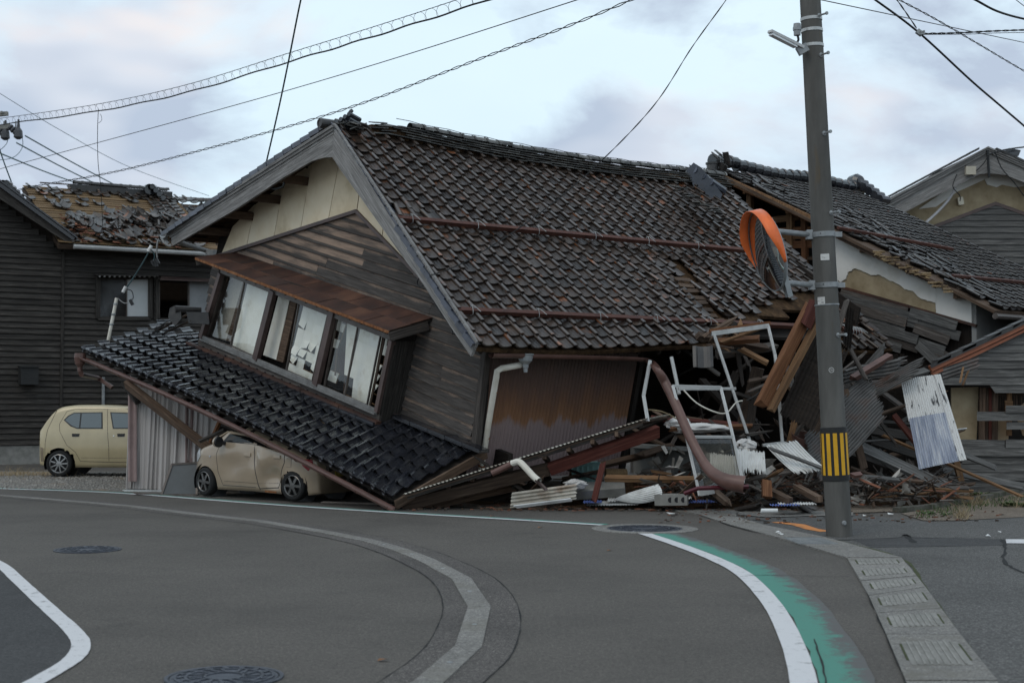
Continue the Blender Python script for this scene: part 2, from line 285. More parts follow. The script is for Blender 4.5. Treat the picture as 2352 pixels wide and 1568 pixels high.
# ------------------------------------------------------------------ mesh building
class MB:
    def __init__(s): s.v = []; s.f = []; s.uv = []; s.mi = []
    def poly(s, pts, uvs=None, mi=0):
        b = len(s.v); s.v += [tuple(p) for p in pts]; s.f.append(list(range(b, b + len(pts)))); s.uv.append(uvs or [(0, 0)] * len(pts)); s.mi.append(mi)
    def grid(s, rows, uvf=None, mi=0, closed=False):
        """rows: list of equal lists of points"""
        b = len(s.v); m = len(rows[0])
        for r_ in rows: s.v += [tuple(p) for p in r_]
        for i in range(len(rows) - 1):
            for j in range(m if closed else m - 1):
                j2 = (j + 1) % m
                s.f.append([b + i * m + j, b + i * m + j2, b + (i + 1) * m + j2, b + (i + 1) * m + j])
                if uvf: s.uv.append([uvf(i, j), uvf(i, j + 1), uvf(i + 1, j + 1), uvf(i + 1, j)])
                else: s.uv.append([(0, 0)] * 4)
                s.mi.append(mi)
    def hexa(s, q, mi=0):
        """8 corners: 0-3 start face, 4-7 end face; u runs from start to end"""
        L = ((q[4] - q[0]).length + (q[6] - q[2]).length) / 2
        b = len(s.v); s.v += [tuple(p) for p in q]; acc = 0
        for i in range(4):
            j = (i + 1) % 4; wd = (q[j] - q[i]).length
            s.f.append([b + i, b + j, b + 4 + j, b + 4 + i]); s.uv.append([(0, acc), (0, acc + wd), (L, acc + wd), (L, acc)]); acc += wd; s.mi.append(mi)
        a, c = (q[1] - q[0]).length, (q[3] - q[0]).length
        s.f.append([b + 3, b + 2, b + 1, b]); s.uv.append([(0, c), (a * .1, c), (a * .1, 0), (0, 0)]); s.mi.append(mi)
        s.f.append([b + 4, b + 5, b + 6, b + 7]); s.uv.append([(0, 0), (a * .1, 0), (a * .1, c), (0, c)]); s.mi.append(mi)
    def beam(s, p0, p1, w, t, up=V(0, 0, 1), mi=0, taper=1.0, rough=0.0):
        """box from p0 to p1, w along side, t along up"""
        d = (p1 - p0).normalized(); sd = d.cross(up)
        if sd.length < 1e-4: sd = d.cross(V(1, 0, 0))
        sd.normalize(); u = sd.cross(d).normalized()
        q = []
        for p, k in ((p0, 1.0), (p1, taper)):
            j = lambda: d * random.uniform(-rough, rough)
            q += [p + sd * (w * k / 2) - u * (t * k / 2) + j(), p + sd * (w * k / 2) + u * (t * k / 2) + j(), p - sd * (w * k / 2) + u * (t * k / 2) + j(), p - sd * (w * k / 2) - u * (t * k / 2) + j()]
        s.hexa(q, mi)
    def slab(s, pts, th, nrm=None, mi=0, uax=None):
        """prism: polygon pts extruded by th along -nrm"""
        if nrm is None: nrm = (pts[1] - pts[0]).cross(pts[2] - pts[0]).normalized()
        ar = V(0, 0, 0)
        for i_ in range(len(pts)): ar += (pts[i_] - pts[0]).cross(pts[(i_ + 1) % len(pts)] - pts[0])
        if ar.dot(nrm) < 0: pts = pts[::-1]
        ua = (uax or (pts[1] - pts[0])).normalized(); va = nrm.cross(ua)
        uv = [((p - pts[0]).dot(ua), (p - pts[0]).dot(va)) for p in pts]
        q = [p - nrm * th for p in pts]; n = len(pts); b = len(s.v)
        s.v += [tuple(p) for p in pts] + [tuple(p) for p in q]
        s.f.append(list(range(b, b + n))); s.uv.append(uv); s.mi.append(mi)
        s.f.append(list(range(b + 2 * n - 1, b + n - 1, -1))); s.uv.append(uv[::-1]); s.mi.append(mi)
        for i in range(n):
            j = (i + 1) % n
            s.f.append([b + j, b + i, b + n + i, b + n + j]); s.uv.append([(uv[j][0], uv[j][1]), (uv[i][0], uv[i][1]), (uv[i][0], uv[i][1] + th), (uv[j][0], uv[j][1] + th)]); s.mi.append(mi)
    def tube(s, pts, r, n=6, cap=True, mi=0, r1=None, arc=None, open_up=None):
        """round pipe along pts; arc=(a0,a1) makes an open gutter, angles from open_up axis"""
        rings = []; prev = None; acc = 0; us = []
        for i, p in enumerate(pts):
            d = (pts[min(i + 1, len(pts) - 1)] - pts[max(i - 1, 0)]).normalized()
            a = open_up if open_up is not None else (prev if prev is not None else (V(0, 0, 1) if abs(d.z) < .9 else V(1, 0, 0)))
            u = (a - d * a.dot(d)).normalized(); sdv = d.cross(u); prev = u
            rr = r if r1 is None else lerp(r, r1, i / (len(pts) - 1))
            if arc: rings.append([p + (u * math.cos(lerp(arc[0], arc[1], k / n)) + sdv * math.sin(lerp(arc[0], arc[1], k / n))) * rr for k in range(n + 1)])
            else: rings.append([p + (u * math.cos(2 * math.pi * k / n) + sdv * math.sin(2 * math.pi * k / n)) * rr for k in range(n)])
            if i: acc += (p - pts[i - 1]).length
            us.append(acc)
        s.grid(rings, uvf=lambda i, j: (us[i], j * r * .5), mi=mi, closed=not arc)
        if cap and not arc:
            b = len(s.v); s.v += [tuple(p) for p in rings[0]] + [tuple(p) for p in rings[-1]]
            s.f.append([b + k for k in range(n)][::-1]); s.f.append([b + n + k for k in range(n)]); s.uv += [[(0, 0)] * n] * 2; s.mi += [mi, mi]
    def lathe(s, o, ax, prof, n=20, mi=0, a0=0, a1=2 * math.pi):
        """prof: list of (radius, height along ax)"""
        ax = ax.normalized(); u = ax.orthogonal().normalized(); v_ = ax.cross(u); full = abs(a1 - a0 - 2 * math.pi) < 1e-6
        rows = [[o + ax * h + (u * math.cos(lerp(a0, a1, k / n)) + v_ * math.sin(lerp(a0, a1, k / n))) * r_ for k in range(n if full else n + 1)] for r_, h in prof]
        s.grid(rows, mi=mi, closed=full)
    def add(s, mb, M_):
        b = len(s.v); s.v += [tuple(M_ @ Vector(p)) for p in mb.v]; s.f += [[b + i for i in f] for f in mb.f]; s.uv += mb.uv; s.mi += mb.mi
    def mesh(s, name, mats, smooth=False, org=None):
        me = bpy.data.meshes.new(name)
        vs = s.v if org is None else [(p[0] - org.x, p[1] - org.y, p[2] - org.z) for p in s.v]
        me.from_pydata(vs, [], s.f)
        ul = me.uv_layers.new(name='UVMap'); ul.data.foreach_set('uv', [c for fu in s.uv for uv in fu for c in uv])
        for m_ in (mats if isinstance(mats, (list, tuple)) else [mats]): me.materials.append(m_)
        if any(s.mi): me.polygons.foreach_set('material_index', s.mi)
        if smooth: me.polygons.foreach_set('use_smooth', [True] * len(s.f))
        me.update(); return me
    def build(s, name, mats, parent=None, smooth=False, org=None):
        o0 = org if org is not None else (WORG.get(parent.name, V(0, 0, 0)) if parent else V(0, 0, 0))
        o = bpy.data.objects.new(name, s.mesh(name, mats, smooth, o0)); C.objects.link(o)
        if parent: o.parent = parent
        else: o.location = o0
        WORG[o.name] = o0; return o
WORG = {}
def tag(o, label=None, cat=None, group=None, kind=None):
    if label: o['label'] = label
    if cat: o['category'] = cat
    if group: o['group'] = group
    if kind: o['kind'] = kind
    return o
def thing(name, label, cat, loc, group=None):
    o = bpy.data.objects.new(name, None); C.objects.link(o); o.location = loc; o.empty_display_size = .2
    WORG[o.name] = Vector(loc); return tag(o, label, cat, group)
def inst(name, me, Mw, parent):
    o = bpy.data.objects.new(name, me); C.objects.link(o); o.parent = parent
    o.matrix_basis = Matrix.Translation(-WORG[parent.name]) @ Mw; return o
def frame(o, x, y, z):
    return Matrix(((x.x, y.x, z.x, o.x), (x.y, y.y, z.y, o.y), (x.z, y.z, z.z, o.z), (0, 0, 0, 1)))
def bx(name, mat, parent, p0, p1, w_, t_, up=V(0, 0, 1), **k):
    m_ = MB(); m_.beam(p0, p1, w_, t_, up, **k); return m_.build(name, mat, parent)
def slabo(name, mat, parent, pts, th, nrm, uax=None, smooth=False):
    m_ = MB(); m_.slab(pts, th, nrm, uax=uax); return m_.build(name, mat, parent)
def solo(o, label, cat, group=None): return tag(o, label, cat, group)

# pantile: raised roll on the left, falling into a shallow pan
def tile_mb(w_=.29, ln=.32, th=.017, amp=1.0, up=.030):
    xs = [0, .02, .17, .19, .245, .36, .53, .70, .87, 1.0]; zs = [.044, .053, .055, .049, .020, .000, -.014, -.014, -.002, .018]
    m_ = MB(); n = len(xs); W_ = w_ * 1.04
    top = [[V(x * W_ - w_ / 2, y, z * amp + l) for x, z in zip(xs, zs)] for y, l in ((0, up), (ln, 0.0))]
    bot = [[p - V(0, 0, th) for p in r_] for r_ in top]
    m_.grid(top[::1], uvf=lambda i, j: (i * .3, j * .03)); m_.grid(bot[::-1], uvf=lambda i, j: (i * .3, j * .03))
    m_.grid([bot[0], top[0]], mi=0); m_.grid([top[1], bot[1]], mi=0)
    for j, sgn in ((0, 1), (n - 1, -1)):
        q = [top[0][j], top[1][j], bot[1][j], bot[0][j]]; m_.poly(q if sgn > 0 else q[::-1])
    return m_
def tile_field(name, parent, mb, mat, A, D, B_, C_, nc, nr, keep=None, jit=.004, off=.03, cap=300, warp=None, loose=None):
    """A-D ridge side, B-C eave side; tiles nearest the camera become objects, the rest one joined piece"""
    todo = []; xa = (lerp(D, C_, .5) - lerp(A, B_, .5)).normalized(); ya = (lerp(A, D, .5) - lerp(B_, C_, .5)).normalized(); ksh = ya.dot(xa); kc = math.sqrt(1 - ksh * ksh)
    m0 = mb; mb = MB(); mb.f, mb.uv, mb.mi = m0.f, m0.uv, m0.mi; mb.v = [(p[0] + p[1] * ksh, p[1] * kc, p[2]) for p in m0.v]
    me = mb.mesh(name, mat)
    for j in range(nr):
        for i in range(nc):
            s_ = (i + .5) / nc; t_ = (j + 1) / nr
            def pt(a, b_): 
                p_ = lerp(lerp(A, D, a), lerp(B_, C_, a), b_)
                return p_ + warp(a, b_) if warp else p_
            p = pt(s_, t_); X = (pt(min(1, s_ + .02), t_) - pt(max(0, s_ - .02), t_)).normalized()
            Y = (pt(s_, max(0, t_ - .04)) - pt(s_, t_)).normalized(); Z = X.cross(Y).normalized(); Y = Z.cross(X)
            px, py = proj(p)
            if keep and not keep(i, j, px, py): continue
            rz = random.gauss(0, .012); rx = random.gauss(0, .008); dx = random.gauss(0, jit); dy = random.gauss(0, jit * 1.5)
            if loose:
                l_ = loose(i, j, px, py)
                if l_: rz += l_[0]; dx += l_[1]; dy += l_[2]; rx += l_[3]
            Mw = frame(p + X * dx + Y * dy + Z * off, X, Y, Z) @ Matrix.Rotation(rz, 4, 'Z') @ Matrix.Rotation(rx, 4, 'X')
            todo.append(((p - CAM).length, Mw))
    todo.sort(key=lambda q: q[0])
    for d_, Mw in todo[:cap]: inst(name, me, Mw, parent)
    if len(todo) > cap:
        big = MB()
        for d_, Mw in todo[cap:]: big.add(mb, Mw)
        tag(big.build('far_roof_tiles', mat, parent), kind='stuff')
def corr(p0, u, v_, lu, lv, pitch=.075, amp=.018, nv=6, bend=None, rag=0.0, hole=None):
    """corrugated sheet: waves across u, ribs along v"""
    m_ = MB(); n = max(4, int(lu / pitch * 6)); nn = u.cross(v_).normalized()
    ends = [random.uniform(-rag, rag) for _ in range(n + 1)]
    rows = []
    for j in range(nv + 1):
        r_ = []
        for i in range(n + 1):
            a = lu * i / n; b_ = lv * j / nv + (ends[i] if j == nv else (ends[-1 - i] * .4 if j == 0 else 0))
            z = amp * math.sin(2 * math.pi * a / pitch)
            if bend: z += bend(i / n, j / nv)
            r_.append(p0 + u * a + v_ * b_ + nn * z)
        rows.append(r_)
    m_.grid(rows, uvf=lambda i, j: (lu * j / n, lv * i / nv))
    return m_

# ================================================================== GROUND
def asphalt(name, base, speck, scale=1.0, tint=None, bump=.35):
    m, t, b = newmat(name); src, _ = _coords(t, 'Object', (1, 1, 1), False)
    n = _noise(t, src, 160 * scale, 3, .7); rp = _ramp(t, n, [(.36, tuple(x * .62 for x in base)), (.52, base), (.70, speck)])
    n2 = _noise(t, src, .42, 8, .68); r2 = _ramp(t, n2, [(.3, .74), (.5, 1.0), (.7, 1.18)])
    c = _mix(t, 1.0, rp.outputs[0], r2.outputs[0], 'MULTIPLY')
    n4 = _noise(t, src, 22, 6, .8); r4 = _ramp(t, n4, [(.34, .70), (.5, 1.0), (.66, 1.30)]); c = _mix(t, 1.0, c, r4.outputs[0], 'MULTIPLY')
    n6 = _noise(t, src, 55, 2, .6); r6 = _ramp(t, n6, [(.36, .74), (.5, 1.0), (.66, 1.34)]); c = _mix(t, 1.0, c, r6.outputs[0], 'MULTIPLY')
    n7 = _noise(t, src, 1.3, 7, .6); r7 = _ramp(t, n7, [(.60, 1.0), (.74, .72)]); c = _mix(t, 1.0, c, r7.outputs[0], 'MULTIPLY')
    if tint:
        n3 = _noise(t, src, 1.7, 6, .65); r3 = _ramp(t, n3, [(.52, 0.0), (.70, 1.0)]); c = _mix(t, r3.outputs[0], c, tint)
    t.links.new(c, b.inputs['Base Color']); b.inputs['Roughness'].default_value = .88; b.inputs['Specular IOR Level'].default_value = .35
    bp = t.nodes.new('ShaderNodeBump'); bp.inputs['Strength'].default_value = bump; bp.inputs['Distance'].default_value = .006
    t.links.new(n.outputs[0], bp.inputs['Height']); t.links.new(bp.outputs[0], b.inputs['Normal']); return m
asph = asphalt('asphalt', (.084, .0745, .0650), (.168, .152, .134))
asph_new = asphalt('asphalt_dark', (.045, .044, .044), (.085, .083, .082))
asph_patch = asphalt('asphalt_patch', (.078, .069, .063), (.185, .168, .152), .55, bump=.6)
asph_walk = asphalt('asphalt_walk', (.078, .075, .071), (.20, .192, .182), .5, bump=.6)
dirt_m = asphalt('dirt', (.155, .122, .092), (.25, .205, .16), .35, (.115, .088, .064))
gravel_m = asphalt('gravel', (.15, .14, .125), (.34, .32, .29), .14, (.20, .14, .085), .9)
slab_m = asphalt('gutter_concrete', (.19, .18, .165), (.30, .285, .265), .5, (.13, .12, .10))
crack_m = flat('crack_black', (.008, .008, .008), .95, rnd=0, bump=.1)
moss_m = M('moss', [(.022, .030, .009), (.045, .055, .016), (.07, .07, .03)], 20, rough=1, bump=.6, rnd=.1)
def roadpaint(name, c, a0, a1, under=(.088, .084, .081), streak=(1, 1, 1), edge=None):
    m, t, b = newmat(name); src, _ = _coords(t, 'Object', streak, False)
    n = _noise(t, src, 9, 8, .75); rp = _ramp(t, n, [(a0, 0.0), (a1, 1.0)])
    fac = rp.outputs[0]
    if edge:
        tcn = t.nodes.new('ShaderNodeTexCoord'); sp = t.nodes.new('ShaderNodeSeparateXYZ'); t.links.new(tcn.outputs['UV'], sp.inputs[0])
        n5 = _noise(t, src, 5.5, 10, .82); ad = t.nodes.new('ShaderNodeMath'); ad.operation = 'MULTIPLY_ADD'; ad.inputs[1].default_value = 1.25
        iv = t.nodes.new('ShaderNodeMath'); iv.operation = 'MULTIPLY_ADD'; iv.inputs[1].default_value = -.46; iv.inputs[2].default_value = .46; t.links.new(sp.outputs[1], iv.inputs[0])
        t.links.new(n5.outputs[0], ad.inputs[0]); t.links.new(iv.outputs[0], ad.inputs[2])
        r5 = _ramp(t, ad, [(edge[0], 0.0), (edge[1], 1.0)])
        mx = t.nodes.new('ShaderNodeMath'); mx.operation = 'MAXIMUM'; t.links.new(fac, mx.inputs[0]); t.links.new(r5.outputs[0], mx.inputs[1]); fac = mx.outputs[0]
    n2 = _noise(t, src, 120, 3, .6); r2 = _ramp(t, n2, [(.3, tuple(x * .86 for x in c)), (.6, c)])
    cc = _mix(t, fac, r2.outputs[0], under)
    t.links.new(cc, b.inputs['Base Color']); b.inputs['Roughness'].default_value = .8; return m
white_paint = roadpaint('white_road_paint', (.60, .59, .595), .56, .70)
green_paint = roadpaint('green_road_paint', (.062, .225, .172), .60, .72, edge=(.84, 1.42))
orange_paint = roadpaint('orange_road_paint', (.55, .20, .045), .55, .63)

def sheet(name, pts, mat, z, kind='structure', parent=None):
    m_ = MB(); m_.poly([V(p.x, p.y, z) for p in pts]); o = m_.build(name, mat, parent)
    return tag(o, kind=kind) if kind else o
def smooth(pts, k=8):
    out_ = []; n = len(pts)
    for i in range(n - 1):
        p0, p1, p2, p3 = pts[max(0, i - 1)], pts[i], pts[i + 1], pts[min(n - 1, i + 2)]
        for q in range(k):
            t = q / k; out_.append(.5 * ((2 * p1) + (p2 - p0) * t + (2 * p0 - 5 * p1 + 4 * p2 - p3) * t * t + (3 * p1 - p0 - 3 * p2 + p3) * t ** 3))
    return out_ + [pts[-1]]
def ribbon(name, pts, l, r_, mat, z, jag=0.0, kind='structure', parent=None):
    """strip along a ground line: l metres to the left, r_ to the right of travel"""
    a = []; L = 0
    for i, p in enumerate(pts):
        d = pts[min(i + 1, len(pts) - 1)] - pts[max(i - 1, 0)]; d.z = 0; d.normalize(); s_ = V(d.y, -d.x, 0)
        if i: L += (p - pts[i - 1]).length
        a.append((p - s_ * (l + random.uniform(-jag, jag)), p + s_ * (r_ + random.uniform(-jag, jag)), L))
    m_ = MB(); rows = [[V(x.x, x.y, z), V(y.x, y.y, z)] for x, y, _ in a]
    m_.grid(rows[::-1], uvf=lambda i, j: (a[len(a) - 1 - i][2], j))
    o = m_.build(name, mat, parent); return tag(o, kind=kind) if kind else o
def gp(*px): return [G(x, y) for x, y in px]

sheet('road', [V(-300, -60, 0), V(300, -60, 0), V(300, 600, 0), V(-300, 600, 0)], asph, 0)
sheet('road_resurfaced', gp((-200, 1294), (0, 1294), (52, 1341), (108, 1391), (172, 1451), (188, 1481), (168, 1516), (100, 1558), (60, 1600), (-400, 1600)), asph_new, .004)
ribbon('road_edge_line', smooth(gp((-60, 1270), (0, 1297), (50, 1341), (104, 1391), (166, 1448), (186, 1481), (168, 1514), (105, 1554), (20, 1600))), .062, .062, white_paint, .008, .002)
far = smooth(gp((-200, 1112), (0, 1122), (150, 1127), (300, 1134), (600, 1157), (900, 1177), (1176, 1193), (1385, 1206)), 6)
ribbon('road_edge_line', far, .03, .085, white_paint, .008, .002)
ribbon('road_green_line', far, .20, -.03, green_paint, .0065, .01)
near = smooth(gp((1462, 1219), (1500, 1232), (1560, 1252), (1640, 1283), (1711, 1321), (1776, 1391), (1822, 1481), (1847, 1568), (1856, 1640)), 6)
ribbon('road_edge_line', near, .075, .08, white_paint, .008, .002)
ribbon('road_green_line', near, .40, -.08, green_paint, .0065, .012)
# sprinkler strip: concrete blocks set in a trench patch
cl_px = [(-150, 1130), (0, 1138), (125, 1148), (300, 1163), (450, 1181), (600, 1198), (750, 1223), (850, 1243), (915, 1262), (980, 1287), (1060, 1330), (1101, 1395), (1076, 1486), (985, 1568), (850, 1660)]
cl = gp(*cl_px)
ribbon('trench_patch', smooth(cl, 8), .30, .28, asph_patch, .004, .012)
ribbon('trench_joint', smooth(cl, 8)[44:], .306, -.298, crack_m, .0055, .004)
ribbon('trench_joint', smooth(cl, 8)[44:], -.277, .285, crack_m, .0055, .004)
strip = thing('sprinkler_strip', None, None, cl[8]); strip['kind'] = 'structure'
for i in range(len(cl) - 1):
    a, b_ = cl[i], cl[i + 1]; d = (b_ - a).normalized(); s_ = V(d.y, -d.x, 0) * .088
    k = max(1, round((b_ - a).length / 1.6))
    for q in range(k):
        p, e = lerp(a, b_, q / k), lerp(a, b_, (q + 1) / k)
        d1 = (cl[i] - cl[max(i - 1, 0)]); d2 = cl[min(i + 2, len(cl) - 1)] - cl[min(i + 1, len(cl) - 2)]
        sa = s_ if q or i == 0 else s_ + (V(d1.y, -d1.x, 0).normalized() * .088 - s_) / 2
        sb = s_ if q < k - 1 or i == len(cl) - 2 else s_ + (V(d2.y, -d2.x, 0).normalized() * .088 - s_) / 2
        m_ = MB(); z = V(0, 0, .012); g_ = d * .004
        m_.slab([p - sa + z + g_, p + sa + z + g_, e + sb + z - g_, e - sb + z - g_][::-1], .03, V(0, 0, 1)); m_.build('kerb_block', slab_m, strip)
        if 6 < i:
            c_ = (p + e) / 2; m_ = MB(); m_.lathe(c_ + V(0, 0, .0122), V(0, 0, 1), [(.001, .002), (.016, .002), (.02, 0)], 10); m_.build('nozzle', galv, strip)
# gutter with covers on the right
gl = gp((1540, 1172), (1601, 1181), (1681, 1208), (1786, 1236), (1946, 1283), (1996, 1371), (2036, 1461), (2081, 1568), (2110, 1650))
gr = gp((1630, 1172), (1676, 1183), (1756, 1208), (1896, 1236), (2071, 1283), (2126, 1351), (2206, 1461), (2291, 1568), (2350, 1650))
walk_far = gp((2900, 1185), (2352, 1188), (2150, 1200), (2060, 1192), (1960, 1180), (1850, 1183), (1760, 1180), (1690, 1176))
sheet('pavement', [V(q.x, q.y, 0) for q in gr[1:]] + [V(9, 3, 0), V(40, 3, 0)] + walk_far, asph_walk, .006)
gut = thing('gutter', None, None, gl[4]); gut['kind'] = 'structure'
for i in range(len(gl) - 1):
    k = max(1, round((gl[i + 1] - gl[i]).length / 1.1))
    for q in range(k):
        e = .012
        a0, a1 = lerp(gl[i], gl[i + 1], q / k + e / 2), lerp(gl[i], gl[i + 1], (q + 1) / k - e / 2); b0, b1 = lerp(gr[i], gr[i + 1], q / k + e / 2), lerp(gr[i], gr[i + 1], (q + 1) / k - e / 2)
        z = V(0, 0, .016 + random.uniform(-.003, .003))
        m_ = MB(); m_.slab([a0 + z, b0 + z, b1 + z, a1 + z], .05, V(0, 0, 1)); sb_ = m_.build('gutter_slab', slab_m, gut)
        if i >= 4:      # ribbed inset cover with finger slots
            c = [lerp(lerp(a0, b0, u), lerp(a1, b1, u), v_) + z for u, v_ in ((.14, .2), (.86, .2), (.86, .72), (.14, .72))]
            m_ = MB(); m_.slab([p + V(0, 0, .004) for p in c], .01, V(0, 0, 1)); cv = m_.build('gutter_cover', concrete, gut)
            m_ = MB()
            for r_ in range(1, 9):
                u = r_ / 9; p, e2 = lerp(c[0], c[1], u), lerp(c[3], c[2], u); m_.beam(p + V(0, 0, .006), e2 + V(0, 0, .006), .012, .008)
            m_.build('cover_ribs', concrete, gut)
            m_ = MB()
            for u in (-.02, 1.02):
                p, e2 = lerp(c[0], c[1], u), lerp(c[3], c[2], u); m_.beam(lerp(p, e2, .1) + V(0, 0, .001), lerp(p, e2, .8) + V(0, 0, .001), .016, .004)
            m_.build('finger_slot', moss_m, gut)
ribbon('gutter_joint', smooth(gl, 5), .025, .012, crack_m, .009, .012)
ribbon('gutter_moss', smooth(gr, 5), .006, .03, moss_m, .0095, .014)
gm = gp((1798, 1238), (1882, 1238), (1926, 1253), (1836, 1253))
m_ = MB()
for q in range(12):
    u = (q + .5) / 12; m_.beam(lerp(gm[0], gm[3], u) + V(0, 0, .022), lerp(gm[1], gm[2], u) + V(0, 0, .022), .018, .012)
gro = m_.build('steel_grate', galv, None, org=gm[0]); tag(gro, 'steel bar grate set into the gutter beside the concrete pole', 'grate')
# cracks in the pavement and orange mark
def crack(px, w_, name='pavement_crack'):
    ribbon(name, smooth(gp(*px), 5), w_, w_, crack_m, .0105, w_ * .8)
crack([(1960, 1240), (2060, 1236), (2082, 1228), (2100, 1236), (2200, 1236), (2300, 1240), (2352, 1243)], .012)
crack([(1990, 1253), (2080, 1254), (2180, 1255)], .006); crack([(2300, 1240), (2310, 1255), (2305, 1285), (2325, 1305), (2370, 1322)], .02)
crack([(2080, 1229), (2100, 1248)], .03); crack([(1730, 1194), (1768, 1199)], .03); crack([(1895, 1239), (1930, 1241), (1968, 1240)], .02)
crack([(1950, 1326), (1760, 1322), (1700, 1326)], .006, 'road_crack'); crack([(1150, 1229), (1290, 1222)], .004, 'road_crack')
crack([(1870, 1470), (1880, 1500), (1896, 1560), (1898, 1620)], .006, 'road_crack')
sheet('pavement_patch', gp((1960, 1241), (2085, 1234), (2300, 1240), (2305, 1253), (2180, 1256), (2000, 1258)), asph_new, .0085)
ribbon('orange_mark', gp((1780, 1200), (1830, 1206), (1862, 1216), (1896, 1222)), .10, .06, orange_paint, .0105, .02)
sheet('kerb_line', gp((2310, 1240), (2420, 1240), (2420, 1250), (2312, 1249)), white_paint, .012)
# concrete pad and dirt under the ruins, kerb and weed strip on the right
pad = [G(1120, 1169), G(1380, 1170), G(1560, 1170), G(1700, 1178), G(1950, 1179), G(2066, 1176), G(2235, 1149), G(2360, 1123), V(30, 30, 0), V(30, 60, 0), V(-4, 60, 0), V(-4, 24, 0)]
sheet('rubble_ground', pad, dirt_m, .013)
for nm, px in (('concrete_apron', [(1690, 1183), (1760, 1190), (1850, 1187), (1960, 1186), (1960, 1178), (1850, 1174), (1700, 1174)]), ('concrete_apron', [(1600, 1176), (1690, 1188), (1700, 1173), (1620, 1170)])):
    sheet(nm, gp(*px), slab_m, .017)
m_ = MB(); kp = gp((2060, 1177), (2130, 1170), (2235, 1152), (2352, 1128), (2500, 1100))
for i in range(len(kp) - 1): m_.beam(kp[i] + V(0, 0, .03), kp[i + 1] + V(0, 0, .03), .14, .09)
tag(m_.build('foundation_kerb', M('mossy_concrete', [(.045, .043, .032), (.085, .08, .065), (.14, .132, .115)], 5, rough=.95, bump=.4, fleck=((.03, .036, .012), 4, .5, .65)), None), kind='structure')
sheet('weed_strip', gp((2070, 1180), (2235, 1155), (2352, 1130), (2600, 1080), (2700, 1185), (2352, 1188), (2200, 1196), (2120, 1196)), dirt_m, .010)
# gravel yard on the left, with the white edge line in front
sheet('gravel_yard', gp((-300, 1080), (-300, 1108), (0, 1118), (150, 1124), (300, 1130), (470, 1142), (700, 1150), (700, 1085)), gravel_m, .005)
sheet('dry_grass_verge', gp((-200, 1084), (120, 1084), (130, 1091), (-200, 1094)), M('dry_grass', [(.16, .11, .06), (.22, .16, .09), (.30, .23, .14)], 12, rough=1, bump=.6), .009)
# gravel stones (stuff)
st = MB()
for _ in range(2600):
    p = G(random.uniform(0, 470), random.uniform(1086, 1124)); r_ = random.uniform(.012, .035)
    u = [V(random.uniform(-1, 1), random.uniform(-1, 1), 0).normalized() * r_ for _ in range(3)]
    b0 = [p + V(math.cos(a) * r_ * random.uniform(.7, 1.2), math.sin(a) * r_ * random.uniform(.7, 1.2), .004) for a in (0, 1.6, 3.1, 4.7)]; tp = p + V(0, 0, r_ * .9)
    for k in range(4): st.poly([b0[k], b0[(k + 1) % 4], tp])
tag(st.build('gravel_stones', flat('gravel_stone', (.22, .205, .185), .95, rnd=.45), None), 'loose grey gravel stones in the yard beside the cream car', 'gravel', kind='stuff')
# manholes
def manhole(px, py, rad, ring, label, pat):
    c = G(px, py); o = thing('manhole_cover', label, 'manhole cover', c)
    m_ = MB(); m_.lathe(c, V(0, 0, 1), [(rad * .93, .008), (rad, .009), (rad, -.01)], 40); m_.build('frame_ring', manhole_m, o)
    m_ = MB(); m_.lathe(c, V(0, 0, 1), [(.0005, .009), (rad * .90, .009), (rad * .915, .004)], 40); m_.build('lid', manhole_m, o)
    m_ = MB(); rnd_ = random.Random(int(px))
    for rr in (.30, .62, .80):
        m_.lathe(c + V(0, 0, .009), V(0, 0, 1), [(rad * rr, 0), (rad * rr, .006), (rad * (rr + .05), .006), (rad * (rr + .05), 0)], 40)
    for k in range(pat):
        a = 2 * math.pi * k / pat; b2 = a + rnd_.uniform(.1, .3)
        m_.beam(c + V(math.cos(a), math.sin(a), 0) * rad * .37 + V(0, 0, .011), c + V(math.cos(b2), math.sin(b2), 0) * rad * .60 + V(0, 0, .011), .022, .008)
        a2 = a + .1; m_.beam(c + V(math.cos(a2), math.sin(a2), 0) * rad * .68 + V(0, 0, .011), c + V(math.cos(a2 + .12), math.sin(a2 + .12), 0) * rad * .79 + V(0, 0, .011), .03, .008)
    m_.build('relief_pattern', manhole_m, o)
    m_ = MB(); m_.lathe(c + V(0, 0, .0045), V(0, 0, 1), [(rad * .90, .0), (rad * .935, .0)], 40); m_.build('gap', crack_m, o)
    if ring:
        m_ = MB(); m_.lathe(c, V(0, 0, 1), [(rad, .0098), (ring, .0098), (ring, -.005)], 40); m_.build('concrete_collar', slab_m, o)
    return o
manhole(515, 1556, .34, 0, 'large blue grey iron manhole cover at the bottom edge of the road', 16)
manhole(201, 1262.5, .35, 0, 'patterned iron manhole cover near the left white line', 14)
manhole(1481, 1214.5, .47, .66, 'dark manhole cover in a pale concrete collar between the white lines', 20)
# leaf litter and dust on the road
lf = MB()
for px, py in ((1400, 1265), (878, 1518), (1240, 1212), (1130, 1186)):
    p = G(px, py); lf.poly([p + V(-.03, -.02, .006), p + V(.03, -.015, .02), p + V(.025, .03, .01), p + V(-.02, .02, .016)])
tag(lf.build('fallen_leaves', flat('dead_leaf', (.20, .09, .04), .8), None), 'a few brown dead leaves scattered on the asphalt', 'leaves', kind='stuff')
